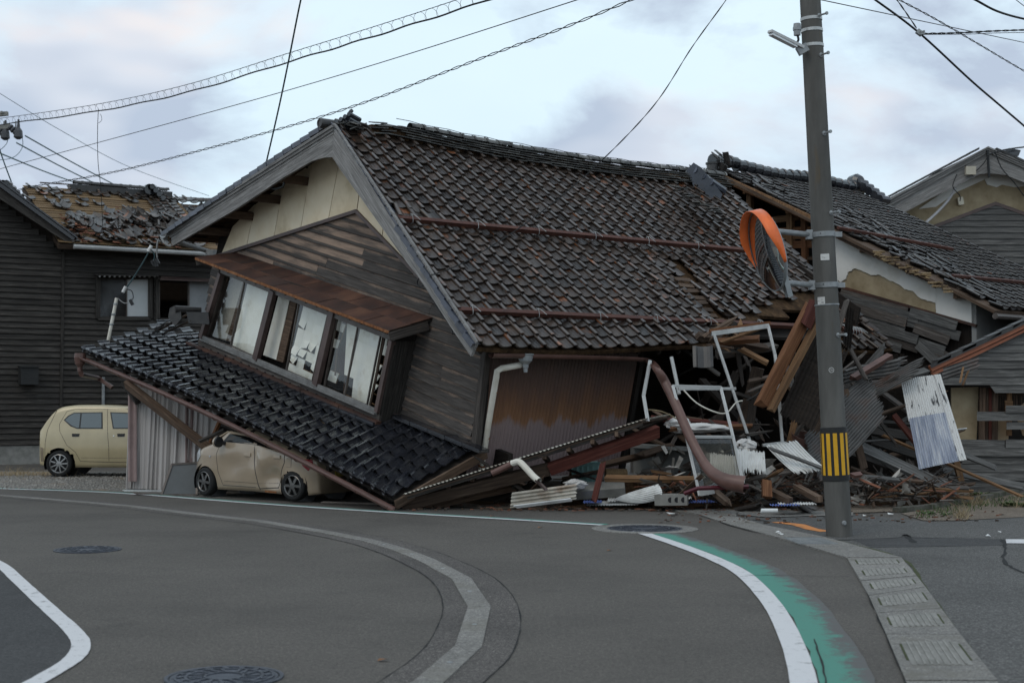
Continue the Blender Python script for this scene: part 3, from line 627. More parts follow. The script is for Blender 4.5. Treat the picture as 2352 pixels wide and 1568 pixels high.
# bank of grass and weeds on the right strip, straw
gs = MB()
def blade(m_, p, h, wd, lean):
    a = random.uniform(0, 6.28); s_ = V(math.cos(a), math.sin(a), 0) * wd; t_ = V(random.gauss(0, lean), random.gauss(0, lean), h)
    m_.poly([p - s_, p + s_, p + s_ * .6 + t_ * .55, p - s_ * .6 + t_ * .55]); m_.poly([p - s_ * .6 + t_ * .55, p + s_ * .6 + t_ * .55, p + t_ * 1.0 + V(t_.x, t_.y, 0) * .5])
for _ in range(420):
    x = random.uniform(2105, 2380); y = 1188 - (x - 2105) * .17 + random.uniform(-8, 10); p = G(x, y)
    blade(gs, p + V(0, 0, .008), random.uniform(.03, .10), .006, .03)
for _ in range(160):
    p = G(random.gauss(415, 35), random.gauss(1115, 2)); blade(gs, p, random.uniform(.04, .12), .008, .03)
tag(gs.build('grass', green_leaf, None), 'short green grass along the mossy kerb and yard edge', 'grass', kind='stuff')
gs = MB()
for cx, cy, n_, s_ in ((2240, 1160, 120, 16), (2205, 1190, 90, 12), (2340, 1165, 60, 20), (40, 1092, 260, 60)):
    for _ in range(n_): blade(gs, G(random.gauss(cx, s_), random.gauss(cy, 2.5)) + V(0, 0, .01), random.uniform(.08, .24), .004, .10)
tag(gs.build('dry_grass_tufts', straw, None), 'dry straw tufts on the weed strip and by the dark wooden wall', 'dry grass', kind='stuff')
def weed(px, py, n_, s_, label):
    c = G(px, py, .014); m_ = MB()
    for _ in range(n_):
        a = random.uniform(0, 6.28); l_ = random.uniform(.5, 1) * s_; d = V(math.cos(a), math.sin(a), random.uniform(.25, 1.0)).normalized(); sd = V(-math.sin(a), math.cos(a), 0) * l_ * .22
        b0 = c + V(math.cos(a), math.sin(a), 0) * random.uniform(0, s_ * .9)
        m_.poly([b0, b0 + d * l_ * .55 + sd, b0 + d * l_ - V(0, 0, l_ * .15)]); m_.poly([b0, b0 + d * l_ - V(0, 0, l_ * .15), b0 + d * l_ * .55 - sd])
    tag(m_.build('weed_plant', green_leaf, None, org=c), label, 'plant')
weed(2252, 1138, 70, .15, 'bright green weed clump on the dirt slab near the shed'); weed(2330, 1162, 80, .16, 'broad leafed weeds on the mossy kerb at the right edge')
weed(2130, 1180, 30, .10, 'small weed at the broken corner of the mossy kerb'); weed(2175, 1183, 25, .08, 'low weed tuft under the kerb left of the dry straw')

# ================================================================== COLLAPSED HOUSE
g = V(-.63819, .72771, .25129); n = V(.75331, .65760, .00881); u = V(.15884, -.19492, .96787)   # along gable, along ridge, up (house leans)
RA = P(768, 289, 23.67); RB = P(1092, 798, 20.7); RC = P(2052, 803, 27.5); RD = P(1665, 432, 30.46); RE = P(385, 543, 27.8)
WO = RB + n * .66
def GW(x, y, off=0.0): return HIT(x, y, WO - n * off, n)
K = GW(1118, 808)
def EW(x, y, off=0.0): return HIT(x, y, K - g * off, g)
NR = (RC - RB).cross(RA - RB).normalized(); NR = NR if NR.z > 0 else -NR
def RS(x, y, off=0.0): return HIT(x, y, RB + NR * off, NR)
def HC(p): q = p - K; return q.dot(-g), q.dot(n), q.dot(u)
def HP(a, b_, c): return K - g * a + n * b_ + u * c
house = thing('collapsed_house', 'collapsed wooden house leaning over a crushed car, brown tiled roof and smashed bay window', 'house', (K.x - 2, K.y + 2, 0))

# ---- main roof: deck, tiles, verge, boards
def hole(px, py):
    xc = 1552 + (py - 615) * .72
    if 615 < py < 775 and abs(px - xc) < 15: return True
    if py > 752 + (1660 - px) * .35 and 1640 < px < 1905: return True
    if py > 700 and 1880 < px < 1938 and py > 735: return True
    return False
warp = lambda a, b_: V(0, 0, -.14 * math.sin(math.pi * min(1, a * 1.05)) * (1 - b_) ** 1.3 - .05 * math.sin(3 * math.pi * a) * b_)
dk = MB(); NC, NRW = 33, 22
for j in range(NRW):
    for i in range(NC):
        q = []
        for a, b_ in ((i, j), (i + 1, j), (i + 1, j + 1), (i, j + 1)):
            a /= NC; b_ /= NRW; q.append(lerp(lerp(RA, RD, a), lerp(RB, RC, a), b_) + warp(a, b_))
        c = (q[0] + q[2]) / 2; px, py = proj(c)
        if py > 762 + (1660 - px) * .3 and 1655 < px < 1900: continue
        dk.slab([p - NR * .005 for p in q[::-1]], .07, NR)
roof = dk.build('roof', mud_dark, house)
tmb = tile_mb(.314, .32, .024, 1.05, .048)
def loose(i, j, px, py):
    if 1500 < px < 1660 and py > 600 and random.random() < .5: return (random.gauss(0, .10), random.gauss(0, .02), random.gauss(0, .03), random.gauss(0, .03))
    if (i, j) in ((1, 9), (2, 9), (0, 9), (1, 8)): return (random.gauss(0, .12), .02, -.05, .10)
    if py > 690 and px > 1640: return (random.gauss(0, .08), random.gauss(0, .02), random.gauss(0, .03), random.gauss(0, .05))
    if random.random() < .015: return (random.gauss(0, .06), 0, random.uniform(-.04, .02), random.uniform(0, .05))
tile_field('roof_tile', roof, tmb, tile_brown, RA, RD, RB, RC, NC, NRW, keep=lambda i, j, px, py: not hole(px, py), warp=warp, loose=loose)
# rotten boards showing in the split
for q in range(9):
    y0 = 640 + q * 14; xc = 1552 + (y0 - 615) * .72
    bx('sheathing_board', wood_brown, roof, RS(xc - 20, y0, .03), RS(xc + 18 + random.uniform(-6, 6), y0 + random.uniform(-3, 5), .02), .09, .015, NR)
# left slope, seen almost edge on
m_ = MB(); back = n * 10.3
NL = (RE - RA).cross(n).normalized(); NL = NL if NL.z > 0 else -NL
m_.slab([RA, RE, RE + back, RA + back], .07, NL); m_.build('roof_far_slope', mud_dark, house)
S_ = (RE - RA); sl = S_.length; sdn = S_ / sl
lm = tmb.mesh('roof_tile_far_slope', tile_brown)
for j in range(21):
    for i in range(4):
        p = RA + sdn * (sl * (j + 1) / 21) + n * (.15 + i * .29); Y = -sdn; X = -n; Z = X.cross(Y); 
        inst('roof_tile', lm, frame(p + Z * .03, X, Y, Z), roof)
# verge tiles: flap over the bargeboard, one per course
def verge(A_, B_, nrow, Nn, out_, mat, oo):
    d = (B_ - A_).normalized(); L = (B_ - A_).length / nrow
    m_ = MB(); m_.slab([V(-.13, 0, .035), V(.0, 0, .035), V(.0, L * 1.08, .012), V(-.13, L * 1.08, .012)], .016, V(0, 0, 1)); 
    m_.slab([V(-.145, 0, .036), V(-.13, 0, .036), V(-.13, L * 1.08, .013), V(-.145, L * 1.08, .013)], .085, V(0, 0, 1)); me = m_.mesh('verge_tile', mat)
    for j in range(nrow):
        p = A_ + d * L * (j + 1) + out_ * oo; X = -out_; Y = -d; Z = X.cross(Y)
        if Z.dot(Nn) < 0:    # mirror side
            Z = -Z; Mw = frame(p + Nn * .045, X, Y, Nn)
        else: Mw = frame(p + Nn * .045, X, Y, Z)
        inst('verge_tile', me, Mw @ Matrix.Rotation(random.gauss(0, .012), 4, 'Z'), roof)
vt_m = tilemat('tile_verge', [(.03, .034, .045), (.055, .062, .082), (.085, .095, .125)], (.05, .04, .035), (.66, .8), .30, .3)
verge(RA, RB, 22, NR, -n, vt_m, -.055); verge(RA, RE, 21, NL, -n, vt_m, .0)
# bargeboards and mouldings (traced, 0.45 m in front of the gable wall)
OF = .68
def traced(px, off, th, name, mat, parent=house, uax=None):
    m_ = MB(); m_.slab([GW(x, y, off) for x, y in px], th, -n, uax=uax); return m_.build(name, mat, parent)
traced([(393, 546), (580, 424), (765, 309), (763, 361), (744, 362), (716, 370), (652, 407), (549, 476), (396, 565)], OF, .05, 'bargeboard', wood_barge, uax=GW(765, 309) - GW(393, 546))
traced([(766, 296), (895, 496), (969, 603), (1071, 753), (1093, 789), (1081, 818), (1038, 755), (961, 636), (932, 600), (824, 448), (781, 389), (763, 361)], OF, .05, 'bargeboard', wood_barge, uax=GW(1071, 753) - GW(766, 296))
for k in range(3):
    a0, a1 = (378 + k * 5, 531 + k * 5), (762 + k, 286 + k * 7.6)
    b0, b1 = (380 + k * 5, 536 + k * 5), (763 + k, 292.5 + k * 7.6)
    traced([a0, a1, b1, b0], OF + .05 - k * .022, .05, 'verge_moulding', wood_barge, uax=GW(*a1) - GW(*a0))
tb = traced([(764, 283), (768, 286), (1094, 784), (1092, 790)], OF + .02, .05, 'verge_moulding', wood_barge)
# purlin ends under the left overhang + soffit rafters
for (x, y) in ((710, 417), (646, 459), (584, 497), (523, 533)):
    q_ = GW(x, y, .0); bx('purlin', wood_brown, house, q_ + n * .2, q_ - n * (OF - .05), .12, .15, u)
for k in range(9):
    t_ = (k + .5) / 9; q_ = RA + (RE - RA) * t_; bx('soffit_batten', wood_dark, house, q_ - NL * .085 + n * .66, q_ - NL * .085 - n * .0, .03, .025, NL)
# ridge: mud core, flat noshi courses, round caps
rid = MB(); NS = 34
rp_ = []
for k in range(NS + 1):
    a = k / NS * .985 + .012; rp_.append(lerp(RA, RD, a) + warp(a, 0) + V(0, 0, .0 if k > 2 else -.04))
for k in range(2, NS): rid.beam(rp_[k] + V(0, 0, .08), rp_[k + 1] + V(0, 0, .08), .17, .2)
ridge = rid.build('ridge', mud_dark, house)
nm_ = MB(); nm_.beam(V(-.155, 0, 0), V(.155, 0, 0), .13, .017); nme = nm_.mesh('ridge_tile', ridge_grey)
cm_ = MB(); cm_.tube([V(-.16, 0, 0), V(.13, 0, 0)], .085, 8, arc=(-1.5, 1.5)); cm_.tube([V(.10, 0, 0), V(.15, 0, 0)], .098, 8, arc=(-1.5, 1.5)); cme = cm_.mesh('ridge_cap', ridge_grey)
for k in range(2, NS):
    p = (rp_[k] + rp_[k + 1]) / 2; X = (rp_[k + 1] - rp_[k]).normalized(); Y = V(0, 0, 1).cross(X).normalized(); Z = X.cross(Y)
    for l in range(5):
        for s_ in (-1, 1):
            if k < 5 and random.random() < .3: continue
            o_ = Y * s_ * (.125 - l * .012 + random.gauss(0, .006)) + Z * (.03 + l * .046 + random.gauss(0, .004)) + X * ((.15 if l % 2 else 0) + random.gauss(0, .012))
            inst('ridge_tile', nme, frame(p + o_, X, Y, Z) @ Matrix.Rotation(s_ * -.22 + random.gauss(0, .04), 4, 'X') @ Matrix.Rotation(random.gauss(0, .03), 4, 'Z'), ridge)
    if k > 4: inst('ridge_cap', cme, frame(p + Z * (.255 + random.gauss(0, .006)), X, Y, Z) @ Matrix.Rotation(random.gauss(0, .04), 4, 'Y'), ridge)
m_ = MB(); m_.tube([p + V(0, 0, .355 + .01 * math.sin(k * 2.1)) for k, p in enumerate(rp_[4:])], .006, 5); m_.build('ridge_wire', cable_m, ridge)
# ridge end ornament, toppled: stacked rolls, horn, round disc on the left verge
c0 = P(797, 268, 23.7)
for k in range(4):
    for s_ in (0, 1):
        p = c0 + V(-.12 + k * .07, 0, -.06 + k * .045 - s_ * .09); m_ = MB(); m_.tube([p - V(.05, .10, .05), p + V(.11, .12, -.11)], .045, 8); m_.build('ridge_end_roll', tile_black, ridge)
m_ = MB(); m_.tube(smooth([P(812, 282, 23.75), P(806, 268, 23.75), P(805, 258, 23.7), P(810, 253, 23.7)], 4), .055, 8, r1=.03); m_.build('ridge_horn', tile_black, ridge)
c1 = P(738, 283, 23.55)
m_ = MB(); m_.lathe(c1, -n, [(.0005, .03), (.05, .028), (.055, .04), (.075, .04), (.085, 0), (.085, -.35)], 18); m_.build('round_end_tile', tile_grey, ridge)
for q in range(10):
    p = P(random.uniform(780, 850), random.uniform(283, 292), 23.7); inst('ridge_tile', nme, Matrix.Translation(p) @ Matrix.Rotation(random.uniform(-.5, .5), 4, 'Y') @ Matrix.Rotation(random.uniform(0, 1.5), 4, 'Z'), ridge)
# fallen onigawara block at the far end of the ridge
oc = P(1608, 415, 29.6); om = MB()
for k in range(3):
    om.tube([oc + V(-.15 + .17 * k, -.1, .22 - .13 * k), oc + V(.12 + .2 * k, .25, .08 - .13 * k)], .09, 8)
om.slab([oc + V(-.3, -.12, .2), oc + V(-.1, -.12, -.25), oc + V(.35, -.1, -.55), oc + V(.45, -.1, -.30), oc + V(.25, -.12, -.05), oc + V(.02, -.12, .25), oc + V(-.15, -.12, .36)], .16, V(0, -1, 0))
tag(om.build('ridge_end_ornament', vt_m, ridge), 'toppled blue grey ridge end ornament')
for q in range(12):
    p = RS(1560 + q * 9 + random.uniform(-5, 5), 432 + q * 6 + random.uniform(-6, 6), .09); inst('ridge_tile', nme, Matrix.Translation(p) @ Matrix.Rotation(random.uniform(-.3, .3), 4, 'Y') @ Matrix.Rotation(random.uniform(0, 3), 4, 'Z'), ridge)
# snow guard bars: rusty angle irons tied with wire
def bar(x0, y0, x1, y1):
    a, b_ = RS(x0, y0, .11), RS(x1, y1, .11); m_ = MB(); dn = (RB - RA).normalized()
    m_.beam(a, b_, .075, .008, NR); m_.beam(a + NR * -.035 + dn * .035, b_ + NR * -.035 + dn * .035, .075, .008, dn)
    o = m_.build('snow_guard_bar', bar_rust, roof)
    k = 0.03
    while k < 1:
        p = lerp(a, b_, k); m_ = MB(); m_.tube(smooth([p + NR * .03 + dn * -.06, p + NR * .05, p + NR * -.02 + dn * .09, p + NR * -.1 + dn * .02, p + NR * .02 + dn * -.07 + n * .05, p + NR * .06 + dn * .12 + n * .09], 3), .006, 4); m_.build('tie_wire', galv, roof); k += .16
bar(915, 497, 1714, 572); bar(1052, 708, 1856, 747); bar(1935, 752, 1975, 760)

# ---- gable wall
core = MB(); core.slab([HP(*HC(GW(x, y))) + n * .03 for x, y in ((500, 545), (770, 320), (905, 420), (1112, 790), (1092, 1030), (455, 800))], .14, -n)
gable = core.build('gable_wall', wood_dark, house)
jt = [((534, 520), (507, 585)), ((585, 470), (566, 569)), ((650, 425), (628, 550)), ((715, 372), (690, 529)), ((786, 335), (754, 504)), ((832, 385), (819.5, 483))]
for k in range(5):
    a, b_, c, d = jt[k][0], jt[k + 1][0], jt[k + 1][1], jt[k][1]
    traced([(a[0] + .6, a[1]), (b_[0] - .6, b_[1]), (c[0] - .6, c[1]), (d[0] + .6, d[1])], .05, .025, 'plaster_panel', plaster_cream, gable)
for pts in ([(833.5, 386), (885, 470), (877, 541), (821, 483)], [(886.5, 472), (960, 585), (940, 606), (878.5, 542.5)], [(961, 587), (1040, 700), (1010, 690), (941, 608)]):
    traced(pts, .05, .025, 'plaster_panel', plaster_cream, gable)
m_ = MB(); m_.beam(GW(500, 588, .06), GW(819, 485, .06), .06, .06, u); m_.build('trim_moulding', metal_brown, gable)
m_ = MB(); m_.beam(GW(819, 485, .06), GW(1010, 685, .06), .06, .055, u); m_.build('trim_moulding', metal_brown, gable)
T0, T1, T2 = HC(GW(506, 590)), HC(GW(819, 487)), HC(GW(1010, 690))
xl = HC(GW(478, 690))[0]; ph = .178
def xlim(z):
    a = xl if z < T0[2] else T0[0] + (z - T0[2]) / (T1[2] - T0[2]) * (T1[0] - T0[0])
    b_ = 0.0 if z < T2[2] - .6 else T1[0] + (z - T1[2]) / (T2[2] - T1[2]) * (T2[0] - T1[0])
    return max(a, xl), min(b_, 0.0)
z = T1[2] - .02; r_i = 0; zmin = HC(GW(1092, 1018))[2]
def lap(x0, x1, zt, zb, y0, name, mat, parent, cut0=None, cut1=None, sag=0.0):
    """one clapboard, bottom edge proud, optional slanted top corners"""
    a0 = x0 if cut0 is None else cut0; a1 = x1 if cut1 is None else cut1
    q = [HP(x0, y0 - .052, zb), HP(a0, y0 - .016, zt), HP(a0, y0, zt), HP(x0, y0, zb)]
    q2 = [HP(x1, y0 - .052, zb - sag), HP(a1, y0 - .016, zt - sag), HP(a1, y0, zt - sag), HP(x1, y0, zb - sag)]
    m_ = MB(); m_.hexa(q + q2); return m_.build(name, mat, parent)
while z > zmin - .1:
    zb = z - ph + .013; a, b_ = xlim(zb); at, bt = xlim(z)
    joints = [a]; x = a + (random.uniform(1.2, 2.6) if r_i % 2 else random.uniform(2.2, 3.4))
    while x < b_ - .7: joints.append(x); x += random.uniform(2.0, 3.4)
    joints.append(b_)
    for k in range(len(joints) - 1):
        x0, x1 = joints[k] + .003, joints[k + 1] - .003
        lap(x0, x1, z, zb + random.gauss(0, .003), -.0 + random.gauss(0, .003), 'plank', wood_clap, gable, max(x0, at) if k == 0 else None, min(x1, bt) if k == len(joints) - 2 else None)
    z -= ph; r_i += 1
bx('corner_post', wood_grey, house, GW(1117, 800, .02), GW(1093, 1022, .02), .11, .11, n)
# base flashing and black capping tiles where the lower roof meets the wall
for x0, y0, x1, y1 in ((913, 952, 1000, 988), (1000, 988, 1092, 1028)):
    bx('flashing', metal_brown, house, GW(x0, y0, .10), GW(x1, y1, .10), .16, .03, u)

# ---- bay window
BO = .46
def BW(x, y, o=0.0): return GW(x, y, BO + o)
bay_b = MB()
b4 = [BW(452, 792), BW(868, 968), BW(903, 782), BW(506, 625)]
def quadslab(pts, th, name, mat, parent, nr=None, uax=None):
    m_ = MB(); m_.slab(pts, th, nr if nr is not None else -n, uax=uax); return m_.build(name, mat, parent)
bay = quadslab([GW(503, 620, .06), GW(447, 795, .06), GW(915, 960, .06), GW(955, 770, .06)], .02, 'bay_window', wood_dark, house)
# floor, side cheek and base boards
quadslab([b4[0], b4[1], b4[1] + n * (BO - .05), b4[0] + n * (BO - .05)], .04, 'bay_floor', wood_fresh, bay, u)
quadslab([BW(868, 970), BW(906, 783), BW(906, 783) + n * (BO - .03), BW(868, 970) + n * (BO - .03)], .03, 'bay_side', wood_black, bay, -g, uax=u)
quadslab([BW(455, 795), BW(505, 628), BW(505, 628) + n * (BO - .03), BW(455, 795) + n * (BO - .03)], .03, 'bay_side', wood_grey, bay, g, uax=u)
sill0, sill1 = BW(465, 775), BW(868, 946)
for k, (ya, yb) in enumerate(((783, 793), (796, 809))):
    d1 = 0 if k == 0 else 3
    for x0, x1 in ((452, 610), (612, 760), (762, 869)) if k else ((455, 690), (692, 871)):
        sl_ = .415; y0a = ya + (x0 - 460) * sl_; y1a = ya + (x1 - 460) * sl_
        traced([(x0, y0a), (x1, y1a), (x1, y1a + 14), (x0, y0a + 14)], BO + .012 - k * .006, .03, 'base_board', wood_grey, bay)
m_ = MB(); m_.beam(sill0 - n * .02, sill1 - n * .02, .10, .035, n); m_.beam(sill0 - n * .06 - u * .03, sill1 - n * .06 - u * .03, .03, .02, n); m_.build('sill_track', M('dull_aluminium', [(.13, .125, .12), (.19, .185, .178), (.24, .235, .225)], 6, rough=.5, bump=.04, rnd=.05, metal=.3), bay)
m_ = MB(); m_.beam(BW(509, 622), BW(905, 778), .08, .05, n); m_.build('head_rail', alu_dark, bay)
for (xt, yt, xb, yb, w_) in ((508, 628, 463, 776, .10), (628, 668, 588, 826, .15), (765, 716, 726, 884, .14), (901, 782, 867, 946, .09)):
    bx('mullion', metal_brown, bay, BW(xb, yb, .01), BW(xt, yt, .01), w_, .09, n)
# sashes with glass
def sash(px, o, name='sash'):
    q = [BW(x, y, o) for x, y in px]; m_ = MB()
    for k in range(4): m_.beam(q[k], q[(k + 1) % 4], .02, .034, n)
    s_ = m_.build('sash', alu_dark, bay)
    m2 = MB(); m2.slab(q, .005, -n); m2.build('glass_pane', glass, bay); return s_
sash([(563, 644), (620, 666), (584, 818), (530, 793)], -.03)
sash([(516, 630), (566, 648), (531, 795), (477, 774)], -.06)
sash([(688, 690), (755, 716), (717, 876), (658, 850)], -.03)
sash([(776, 722), (828, 742), (790, 908), (745, 888)], -.05); sash([(824, 740), (876, 762), (843, 930), (792, 908)], -.03)
# behind the glass: sand wall strip, shoji screens, torn paper, dark room
IN = .20
def inner(px, name, mat, off=IN, th=.01): return quadslab([GW(x, y, off) for x, y in px], th, name, mat, bay)
inner([(519, 622), (562, 636), (519, 782), (478, 768)], 'interior_wall', sandwall)
inner([(562, 636), (571, 640), (529, 785), (519, 782)], 'wood_post', wood_brown, IN + .03, .03)
inner([(573, 632), (634, 654), (590, 822), (532, 800)], 'shoji_screen', paper, IN + .10)
inner([(643, 665), (668, 675), (634, 826), (604, 815)], 'shoji_screen', paper, IN + .03)
inner([(670, 676), (684, 680), (650, 832), (634, 827)], 'wood_post', wood_brown, IN + .05, .03)
def torn(px, nx, ny, hole_p, name, off, seed, low=0):
    rnd_ = random.Random(seed); q = [GW(x, y, off) for x, y in px]; m_ = MB()
    pt = lambda a, b_: lerp(lerp(q[0], q[1], a), lerp(q[3], q[2], a), b_)
    for i in range(nx):
        for j in range(ny):
            if rnd_.random() < hole_p * (1.6 if j > ny * .6 else .7): continue
            a0, a1, b0, b1 = i / nx, (i + 1) / nx, j / ny, (j + 1) / ny
            if rnd_.random() < .35 and j > 1:
                k = rnd_.uniform(.03, .09); m_.poly([pt(a0, b0), pt(a1, b0), lerp(pt(a1, b0), pt(a1, b1), rnd_.uniform(.6, .95)) - n * k, lerp(pt(a0, b0), pt(a0, b1), rnd_.uniform(.55, 1)) - n * k * rnd_.uniform(0, 1)])
            else: m_.poly([pt(a0, b0), pt(a1, b0), pt(a1, b1), pt(a0, b1)])
    m_.build(name, paper, bay)
    m_ = MB()
    for i in range(nx + 1): m_.beam(pt(i / nx, 0) + n * .012, pt(i / nx, 1) + n * .012, .008, .015, n)
    for j in range(0, ny + 1): m_.beam(pt(0, j / ny) + n * .014, pt(1, j / ny) + n * .014, .015, .008, n)
    m_.build('shoji_lattice', wood_fresh, bay)
torn([(700, 690), (765, 713), (722, 884), (660, 853)], 4, 8, .06, 'torn_shoji_paper', IN + .06, 3)
torn([(781, 718), (800, 727), (775, 800), (762, 797)], 2, 4, .15, 'torn_shoji_paper', IN + .08, 9)
torn([(798, 727), (880, 761), (848, 931), (788, 904)], 3, 4, .03, 'torn_shoji_paper', IN + .05, 5)
torn([(758, 850), (778, 858), (771, 880), (752, 872)], 3, 2, .1, 'torn_shoji_paper', IN + .08, 8)
torn([(885, 768), (899, 774), (870, 935), (852, 925)], 2, 7, .30, 'torn_shoji_paper', IN + .04, 12)
for x0, y0, x1, y1, w_ in ((884, 770, 850, 930, .05), (881, 850, 872, 935, .02), (876, 860, 862, 938, .015), (775, 800, 770, 862, .03)):
    bx('broken_wood_strip', wood_brown, bay, GW(x0, y0, IN + .12), GW(x1, y1, IN + .12), w_, .02, n)
rc = MB()
for k in range(6): rc.tube([GW(776 + k * 4, 795, IN - .06), GW(768 + k * 4, 862, IN - .06)], .02, 6)
rc.build('red_curtain', flat('dark_red_cloth', (.05, .012, .012), .9), bay)
# bay roof: overlapping rusty sheets, rust line on the front edge, wooden end board and rafter tails
f0, f1 = GW(449, 591, BO + .20), GW(894, 760, BO + .20); k0, k1 = GW(540, 580, .03), GW(994, 731, .03)
for i in range(9):
    for j in range(2):
        s0, s1 = i / 9 + (.05 if j else 0), (i + 1) / 9 + (.05 if j else 0); s0 = 0 if i == 0 else s0; s1 = 1 if i == 8 else min(1, s1)
        v0, v1 = (0, .5) if j == 0 else (.47, 1)
        pt = lambda s_, v_: lerp(lerp(f0, f1, s_), lerp(k0, k1, s_), v_)
        lift = u * (.006 if j == 0 else .012) + u * random.uniform(0, .004)
        m_ = MB(); m_.slab([pt(s0 + .002, v0) + lift, pt(s1 - .001, v0) + lift, pt(s1 - .001, v1) + lift, pt(s0 + .002, v1) + lift], .006, u); m_.build('roof_sheet', rust_roof, bay)
m_ = MB(); m_.beam(f0 - u * .022, f1 - u * .022, .018, .045, u); m_.build('rusty_drip_edge', rust_edge, bay)
m_ = MB(); m_.slab([f0 - u * .01, f1 - u * .01, k1 - u * .01, k0 - u * .01], .03, u); m_.build('bay_roof_boards', wood_dark, bay)
bx('end_board', wood_grey, bay, lerp(f1, k1, .02) - u * .10, lerp(f1, k1, .92) - u * .10, .03, .14, u); bx('end_board', wood_grey, bay, lerp(f0, k0, .02) - u * .09, lerp(f0, k0, .6) - u * .09, .03, .12, u)
for k in range(19):
    p = lerp(f0, f1, (k + .5) / 19); q = lerp(k0, k1, (k + .5) / 19); bx('rafter_tail', wood_grey, bay, lerp(p, q, .04) - u * .065, lerp(p, q, .5) - u * .05, .035, .05, u)

# ---- lower skirt roof over the car
Q1 = P(905, 1147, 20.6); Q0 = P(190, 806, 26.5); U1 = GW(1112, 1030, -.02); U0 = GW(392, 738, -.3)
NS_ = (Q0 - Q1).cross(U1 - Q1).normalized(); NS_ = NS_ if NS_.z > 0 else -NS_
sag = lambda a, b_: V(0, 0, .10 * math.sin(math.pi * a) * b_ - .0)
sk = MB(); skp = lambda a, b_: lerp(lerp(U0, U1, a), lerp(Q0, Q1, a), b_) + sag(a, b_) - NS_ * .035
for i in range(18):
    for j in range(5):
        q = [skp(i / 18, j / 5.1), skp((i + 1) / 18, j / 5.1), skp((i + 1) / 18, (j + 1) / 5.1), skp(i / 18, (j + 1) / 5.1)]; sk.slab(q, .05, NS_)
skirt = sk.build('skirt_roof', wood_dark, house)
tile_field('skirt_tile', skirt, tile_mb(.25, .33, .020, .78, .040), tile_black, U0, U1, Q0, Q1, 36, 7, keep=lambda i, j, px, py: not (j == 0 and i < 6 and random.random() < .45), warp=sag,
           loose=lambda i, j, px, py: (random.gauss(0, .15), random.gauss(0, .03), random.gauss(0, .05), .05) if j < 2 and i < 7 else None)
# round end tiles along the eave
rt = MB(); rt.lathe(V(0, 0, 0), V(0, -1, 0), [(.0005, .01), (.032, .01), (.042, .02), (.05, .015), (.05, -.04)], 10); rme = rt.mesh('eave_end_tile', tile_black)
for i in range(36):
    a = (i + .12) / 36; p = lerp(Q0, Q1, a) + sag(a, 1); X = -g; Z = NS_; Y = Z.cross(X); inst('eave_end_tile', rme, frame(p + Z * .045, X, Y, Z), skirt)
# capping courses at the wall
for (x0, y0, x1, y1, nn_) in ((428, 800, 868, 985, 11), (912, 965, 1112, 1046, 5)):
    for k in range(nn_):
        for l in range(2):
            a, b_ = GW(lerp(x0, x1, k / nn_), lerp(y0, y1, k / nn_) - l * 5, (BO if x0 < 500 else .1) + .09 - l * .04), GW(lerp(x0, x1, (k + .97) / nn_), lerp(y0, y1, (k + .97) / nn_) - l * 5, (BO if x0 < 500 else .1) + .09 - l * .04)
            bx('capping_tile', tile_black, skirt, a + u * .05, b_ + u * (.05 + random.gauss(0, .004)), .20, .03, u)
for k in range(5):
    x0 = 432 + k * 88; bx('flashing', rust_roof, skirt, GW(x0, 787 + k * 37, BO + .06), GW(x0 + 86, 787 + k * 37 + 36, BO + .06), .10, .05, u)
# gutter with brackets, hopper and broken pipe
gp_ = [lerp(Q0, Q1, k / 24) + sag(k / 24, 1) * .9 - n * .05 - V(0, 0, .10) for k in range(25)]
m_ = MB(); m_.tube(gp_, .062, 10, arc=(math.pi * .5, math.pi * 1.5), open_up=V(0, 0, 1)); gt = m_.build('gutter', gutter_brown, house)
m_ = MB(); m_.tube([p + V(0, 0, .0) - n * .062 for p in gp_], .008, 6); m_.build('gutter_lip', gutter_brown, house)
for k in range(0, 25, 2):
    p = gp_[k]; m_ = MB(); m_.tube([p + (-n * math.cos(a) - V(0, 0, 1) * math.sin(a)) * .068 for a in (0, .5, 1, 1.57, 2.1, 2.6, 3.1)], .006, 5); m_.build('gutter_bracket', gutter_brown, house)
hp = gp_[0] - V(0, 0, .04)
m_ = MB(); m_.lathe(hp, V(0, 0, -1), [(.10, -.10), (.11, -.02), (.09, .10), (.045, .16), (.045, .24)], 12); m_.build('rain_hopper', gutter_brown, house)
m_ = MB(); m_.tube([hp - V(0, 0, .22), hp - V(-.03, 0, .30), P(225, 868, 28.2), P(258, 890, 28.1)], .045, 8); m_.build('downpipe', gutter_brown, house)
# dark underside: ground-floor wall remains behind the car, beams, sill
for (x0, y0, x1, y1, dd) in ((300, 880, 560, 1010, .9), (560, 1010, 900, 1150, .6)): pass
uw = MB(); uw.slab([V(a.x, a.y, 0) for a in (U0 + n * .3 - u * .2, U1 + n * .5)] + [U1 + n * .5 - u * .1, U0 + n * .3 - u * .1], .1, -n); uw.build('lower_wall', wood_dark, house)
m_ = MB(); m_.slab([V(p.x, p.y, .016) for p in (U0, U1, U1 + n * 5, U0 + n * 5)], .01, V(0, 0, 1)); m_.build('floor', mud_dark, house)
for k in range(18):
    a = (k + .5) / 18; bx('skirt_rafter', wood_dark, skirt, lerp(U0, U1, a) - NS_ * .10, lerp(Q0, Q1, a) + n * .12 - NS_ * .10, .06, .08, NS_)
